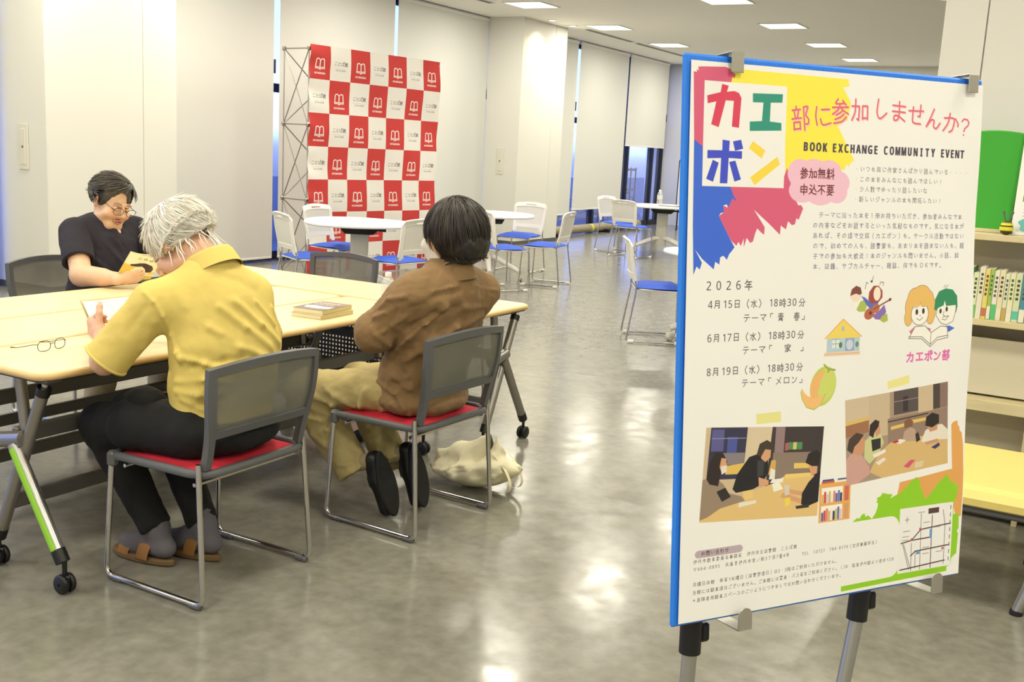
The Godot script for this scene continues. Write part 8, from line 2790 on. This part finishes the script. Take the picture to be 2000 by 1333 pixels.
	"欠": "~5 0 4 4 1 7/4 3 14 3 12 6/~8 5 7 11 1 16/~8 8 10 12 15 16", "見": "3 0 3 10/3 0 13 0 13 10/3 3.5 13 3.5/3 6.5 13 6.5/3 10 13 10/~6 10 5 14 1 16/~10 10 10 15 15 15 15 13", "青": "2 2 14 2/3 5 13 5/8 0 8 7/1 7.5 15 7.5/~4 10 4 13 3 16/4 10 12 10 12 16 10 15/4 12 12 12/4 14 12 14",
	"春": "2 2 14 2/3 4.5 13 4.5/1 7 15 7/~8 0 6 7 1 11/~9 7 11 9 15 11/5 10 5 16/5 10 11 10 11 16/5 13 11 13/5 16 11 16", "家": "8 0 8 2/1 6 1 2.5 15 2.5 14 6/3 5.5 13 5.5/~8 5.5 6 8 2 9/~7 7 11 11 8 15 6 14/~8 9 6 11 2 13/~9 11 6 14 2 15.5/13 7 10 9/~10 9 12 12 15 14",
	"舌": "~13 0 9 1 3 2/1 5 15 5/8 2 8 9/3 9 3 16/3 9 13 9 13 16/3 15 13 15", "売": "2 2.5 14 2.5/8 0 8 5/4 5 12 5/1 10 1 7.5 15 7.5 15 10/~6 10 5 14 1 16/~10 10 10 15 15 15 15 13", "兑": "4 0 6 3/12 0 10 3/3 4 3 9/3 4 13 4 13 9/3 9 13 9/~6 9 5 14 1 16/~10 9 10 15 15 15 15 13", "志": "2 3 14 3/8 0 8 7/4 7 12 7/2 10 1 14/~5 10 6 15 12 15 12 12/8 9 10 12/13 10 15 13",
	"聿": "3 2 12 2 12 6/1 4 15 4/3 6 12 6/3 8 13 8/1 10.5 15 10.5/8 0 8 12", "重": "~13 0 9 1 3 1/1 3.5 15 3.5/4 5 4 10/4 5 12 5 12 10/4 7.5 12 7.5/4 10 12 10/2 12.5 14 12.5/1 15.5 15 15.5/8 1 8 15.5", "者": "3 3 12 3/7 0 7 6/1 6 15 6/~14 1 9 8 1 12/5 9 5 16/5 9 12 9 12 16/5 12.5 12 12.5/5 15.5 12 15.5",
	"参": "~6 0 4 3 11 3/10 1 13 4/1 5.5 15 5.5/~8 3 6 7 1 10/~8 5.5 11 8 15 10/~10 7.5 8 9 4 10.5/~11 10 8 12 3 13.5/~13 12 9 15 2 16", "合": "~8 0 5 4 1 6/~8 0 11 4 15 6/5 7 11 7/3 10 3 16/3 10 13 10 13 16/3 15 13 15", "尹": "3 2 13 2 13 9/1 5.5 15 5.5/3 9 13 9/~7 2 7 10 2 16", "里": "3 1 3 9/3 1 13 1 13 9/3 5 13 5/3 9 13 9/2 12 14 12/1 15.5 15 15.5/8 1 8 15.5",
	"竹": "~4 0 3 4 1 7/3 4 7 4/5 4 6 7/~11 0 10 4 8 7/10 4 15 4/12 4 13 7", "戈": "1 5 15 4/~8 0 9 9 15 15 15 12/~13 8 9 12 5 15/11 0 14 2", "臣": "3 1 3 15/3 1 13 1/6 1 6 4/10 4 13 4/6 4 10 4 10 11/6 11 10 11/6 8 10 8/3 15 13 15", "馬": "3 1 3 10/3 1 13 1/8 1 8 10/3 4 12 4/3 7 12 7/3 10 14 10 13 15 10 15/2 12 1 15/5 12 5.5 14/8 12 8.5 14/11 12 12 14",
	"食": "~8 0 5 3 1 5/~8 0 11 3 15 5/8 4 8 6/4 6 4 15/4 6 12 6 12 10/4 8 12 8/4 10 12 10/4 15 8 13/~8 10 11 13 15 15", "官": "8 0 8 2/1 5 1 2.5 15 2.5 15 5/4 5 4 16/4 5 12 5 12 9/4 9 12 9/4 11 13 11 13 15/4 15 13 15", "雨": "1 1 15 1/1 4 1 9/1 4 15 4 15 9/8 1 8 9/4 5.5 6 6/10 5.5 12 6/4 7.5 6 8/10 7.5 12 8", "米": "3 2 5 5/13 2 11 5/1 7 15 7/8 0 8 16/~7 7 5 12 1 15/~9 7 11 12 15 15",
	"斗": "3 2 7 4/2 6 6 8/1 12 15 10/11 0 11 16", "女": "~7 0 4 8 12 15/~11 4 8 12 1 16/1 6 15 6", "禾": "~12 0 8 2 3 2/1 5 15 5/8 2 8 16/~7 6 5 10 1 13/~9 6 11 10 15 13", "古": "1 4 15 4/8 0 8 8/3 8 3 16/3 8 13 8 13 16/3 15 13 15", "止": "8 0 8 14/8 6 14 6/3 6 3 14/1 14 15 14", "走": "3 3 13 3/8 0 8 6/1 6 15 6/8 6 8 13/8 9 13 9/~4 9 3 13 1 16/~3 12 8 15 15 15",
	"衤": "8 0 9 3/2 5 13 5 2 12/8 8 8 16/12 8 9 10/9 10 14 14", "刀": "2 3 14 3 13 14 10 13/~8 3 7 10 1 15", "刂": "4 2 4 10/12 0 12 15 9 14", "可": "1 2 15 2/3 6 3 12/3 6 9 6 9 12/3 12 9 12/13 2 13 15 10 14", "隹": "~6 0 5 4 1 7/5 4 5 16/10 0 11 3/5 4 15 4/5 7.5 14 7.5/5 11 14 11/5 15 15 15/10 4 10 15", "乍": "~5 0 4 4 1 8/4 4 15 4/7 4 7 16/7 8 14 8/7 12 14 12", "厂": "2 2 15 2/~2 2 3 10 1 16", "广": "8 0 8 2/2 2 15 2/~2 2 3 10 1 16",
	"寸": "1 5 15 5/10 0 10 15 7 14/4 8 6 11", "巴": "2 2 13 2 13 8/2 2 2 15 15 15 15 12/2 8 13 8/7.5 2 7.5 8", "反": "2 1 14 1/~3 1 3 9 1 15/4 6 13 6/~12 6 9 12 4 16/~5 8 9 13 15 16", "尺": "3 1 13 1 13 7/3 7 13 7/~3 1 3 10 1 16/~8 7 10 12 15 16", "業": "6 0 6 4/10 0 10 4/2 1 4 3/14 1 12 3/1 4.5 15 4.5/5 5 6 7/11 5 10 7/2 7.5 14 7.5/3 9.5 13 9.5/1 11.5 15 11.5/8 7.5 8 16/~7 12 5 14 1 16/~9 12 11 14 15 16",
}
# Characters put together from others: name, left, top, width, height.
var JOINED := {
	"部": "立 0 0 9 9 口 1 9 7 7 阝 9.5 0 6.5 16", "加": "力 0 1 9 15 口 9.5 3 6 13", "料": "米 0 0 8 16 斗 8 0 8 16", "込": "辶 0 0 16 16 人 5 0 11 12", "作": "亻 0 0 6 16 乍 6 0 10 16", "読": "言 0 0 7 16 売 7 0 9 16", "数": "米 0 0 8 8 女 0 8 8 8 攵 8 0 8 16", "話": "言 0 0 7 16 舌 7 0 9 16",
	"新": "立 0 0 8 7 木 0 7 8 9 斤 8 0 8 16", "開": "門 0 0 16 16 ⺾ 4 6 8 10", "拓": "扌 0 0 6 16 石 6 0 10 16", "沿": "氵 0 0 5 16 ハ 5 0 11 8 口 6 8 9 8", "持": "扌 0 0 6 16 寺 6 0 10 16", "容": "宀 0 0 16 9 ハ 3 4 10 5 人 1 5 14 6 口 4 10 8 6", "軽": "車 0 0 8 16 ス 8 0 8 8 土 8 8 8 8", "場": "土 0 1 6 15 日 7 0 8 7 分 6 7 10 9",
	"換": "扌 0 0 6 16 ク 6 0 10 7 大 6 7 10 9", "活": "氵 0 0 5 16 舌 5 0 11 16", "動": "重 0 0 9 16 力 9 1 7 15", "初": "衤 0 0 8 16 刀 8 0 8 16", "書": "聿 0 0 16 10 日 2 9 12 7", "親": "立 0 0 8 7 木 0 7 8 9 見 8 0 8 16", "歓": "隹 0 2 9 14 欠 8 0 8 16", "迎": "辶 0 0 16 16 斤 6 0 9 12", "問": "門 0 0 16 16 口 4 7 8 9",
	"説": "言 0 0 7 16 兑 7 0 9 16", "絵": "糸 0 0 7 16 会 7 0 9 16", "図": "口 0 -1 16 18 メ 4 4 9 9", "鑑": "金 0 0 7 16 臣 7 0 5 9 人 11 0 5 9 田 7 9 9 7", "雑": "木 0 4 8 12 ク 0 0 8 6 隹 7 0 9 16", "誌": "言 0 0 7 16 志 7 0 9 16", "何": "亻 0 0 6 16 可 6 0 10 16", "時": "日 0 2 6 12 寺 6 0 10 16",
	"伊": "亻 0 0 6 16 尹 6 0 10 16", "教": "者 0 0 9 16 攵 8 0 8 16", "育": "立 1 0 14 8 月 2 7 12 9", "委": "禾 0 0 16 9 女 1 8 14 8", "務": "マ 0 0 7 6 木 0 5 7 11 攵 7 0 9 8 力 7 8 9 8", "局": "尺 0 0 16 16 口 5 8 7 7", "館": "食 0 0 8 16 官 8 0 8 16", "蔵": "⺾ 0 0 16 6 広 0 5 16 11 臣 4 7 6 8 戈 6 4 10 12", "広": "厂 0 0 16 16",
	"庫": "广 0 0 16 16 車 4 4 11 12", "県": "目 3 0 10 10 小 2 10 12 6", "宮": "宀 0 0 16 8 口 4 4 8 5 口 2 9 12 7", "流": "氵 0 0 5 16 立 5 0 11 7 小 5 7 11 9", "担": "扌 0 0 6 16 日 6 0 10 14", "曜": "日 0 1 6 14 ヨ 7 0 4 5 ヨ 11 0 4 5 隹 6 5 10 11", "ヨ": "日 0 0 16 16", "休": "亻 0 0 6 16 木 6 0 10 16", "第": "竹 0 0 16 6 弓 2 5 12 11", "弓": "号 0 0 16 16",
	"整": "木 0 0 8 8 攵 8 0 8 8 止 1 8 14 8", "理": "土 0 1 6 14 里 6 0 10 16", "階": "阝 0 0 6 16 ヒ 6 0 5 8 ヒ 11 0 5 8 日 7 8 8 8", "ヒ": "ト 0 0 16 16", "利": "禾 0 0 9 16 刂 9 0 7 16", "駐": "馬 0 0 8 16 立 8 0 8 9 土 8 7 8 9", "電": "雨 0 0 16 9 田 2 9 12 7", "等": "竹 0 0 16 6 寺 1 5 14 11", "阪": "阝 0 0 6 16 反 6 0 10 16",
	"駅": "馬 0 0 8 16 尺 8 0 8 16", "徒": "亻 0 0 6 16 走 6 0 10 16", "歩": "止 0 0 16 8 少 1 7 14 9", "障": "阝 0 0 6 16 立 6 0 10 7 日 8 6 7 6 丁 6 11 10 5", "ボ": "ホ 0 0 16 16 ゛ 0 0 16 16", "ジ": "シ 0 0 16 16 ゛ 0 0 16 16", "ブ": "フ 0 0 16 16 ゛ 0 0 16 16", "バ": "ハ 0 0 16 16 ゛ 0 0 16 16", "ペ": "ヘ 0 0 16 16 ゜ 0 0 16 16",
	"が": "か 0 0 16 16 ゛ 1 -1 16 16", "じ": "し 0 0 16 16 ゛ 0 2 16 16", "だ": "た 0 0 16 16 ゛ 0 0 16 16", "で": "て 0 0 16 16 ゛ 0 5 16 16", "ど": "と 0 0 16 16 ゛ 0 0 16 16", "ば": "は 0 0 16 16 ゛ 1 -1 16 16", "ご": "こ 0 0 16 16 ゛ 0 0 16 16", "ざ": "さ 0 0 16 16 ゛ 0 0 16 16", "っ": "つ 3 5 10 10",
}

func strokes_of(ch: String) -> Array:
	if glyph_cache.has(ch):
		return glyph_cache[ch]
	var out := []
	if STROKES.has(ch):
		for part in String(STROKES[ch]).split("/"):
			var curved: bool = part.begins_with("~")
			var numbers := part.trim_prefix("~").split_floats(" ")
			var line := PackedVector2Array()
			for i in range(0, numbers.size() - 1, 2):
				line.append(Vector2(numbers[i], numbers[i + 1]))
			if curved and line.size() > 2:
				var fine := PackedVector2Array()
				for i in line.size() - 1:
					var p0 := line[maxi(i - 1, 0)]
					var p3 := line[mini(i + 2, line.size() - 1)]
					for k in 5:
						fine.append(line[i].cubic_interpolate(line[i + 1], p0, p3, k / 5.0))
				fine.append(line[line.size() - 1])
				line = fine
			out.append(line)
	elif JOINED.has(ch):
		var words := String(JOINED[ch]).split(" ")
		for w in range(0, words.size() - 4, 5):
			var at := Vector2(words[w + 1].to_float(), words[w + 2].to_float())
			var size := Vector2(words[w + 3].to_float(), words[w + 4].to_float()) / 16.0
			for line in strokes_of(words[w]):
				var moved := PackedVector2Array()
				for p in line:
					moved.append(at + p * size)
				out.append(moved)
	glyph_cache[ch] = out
	return out
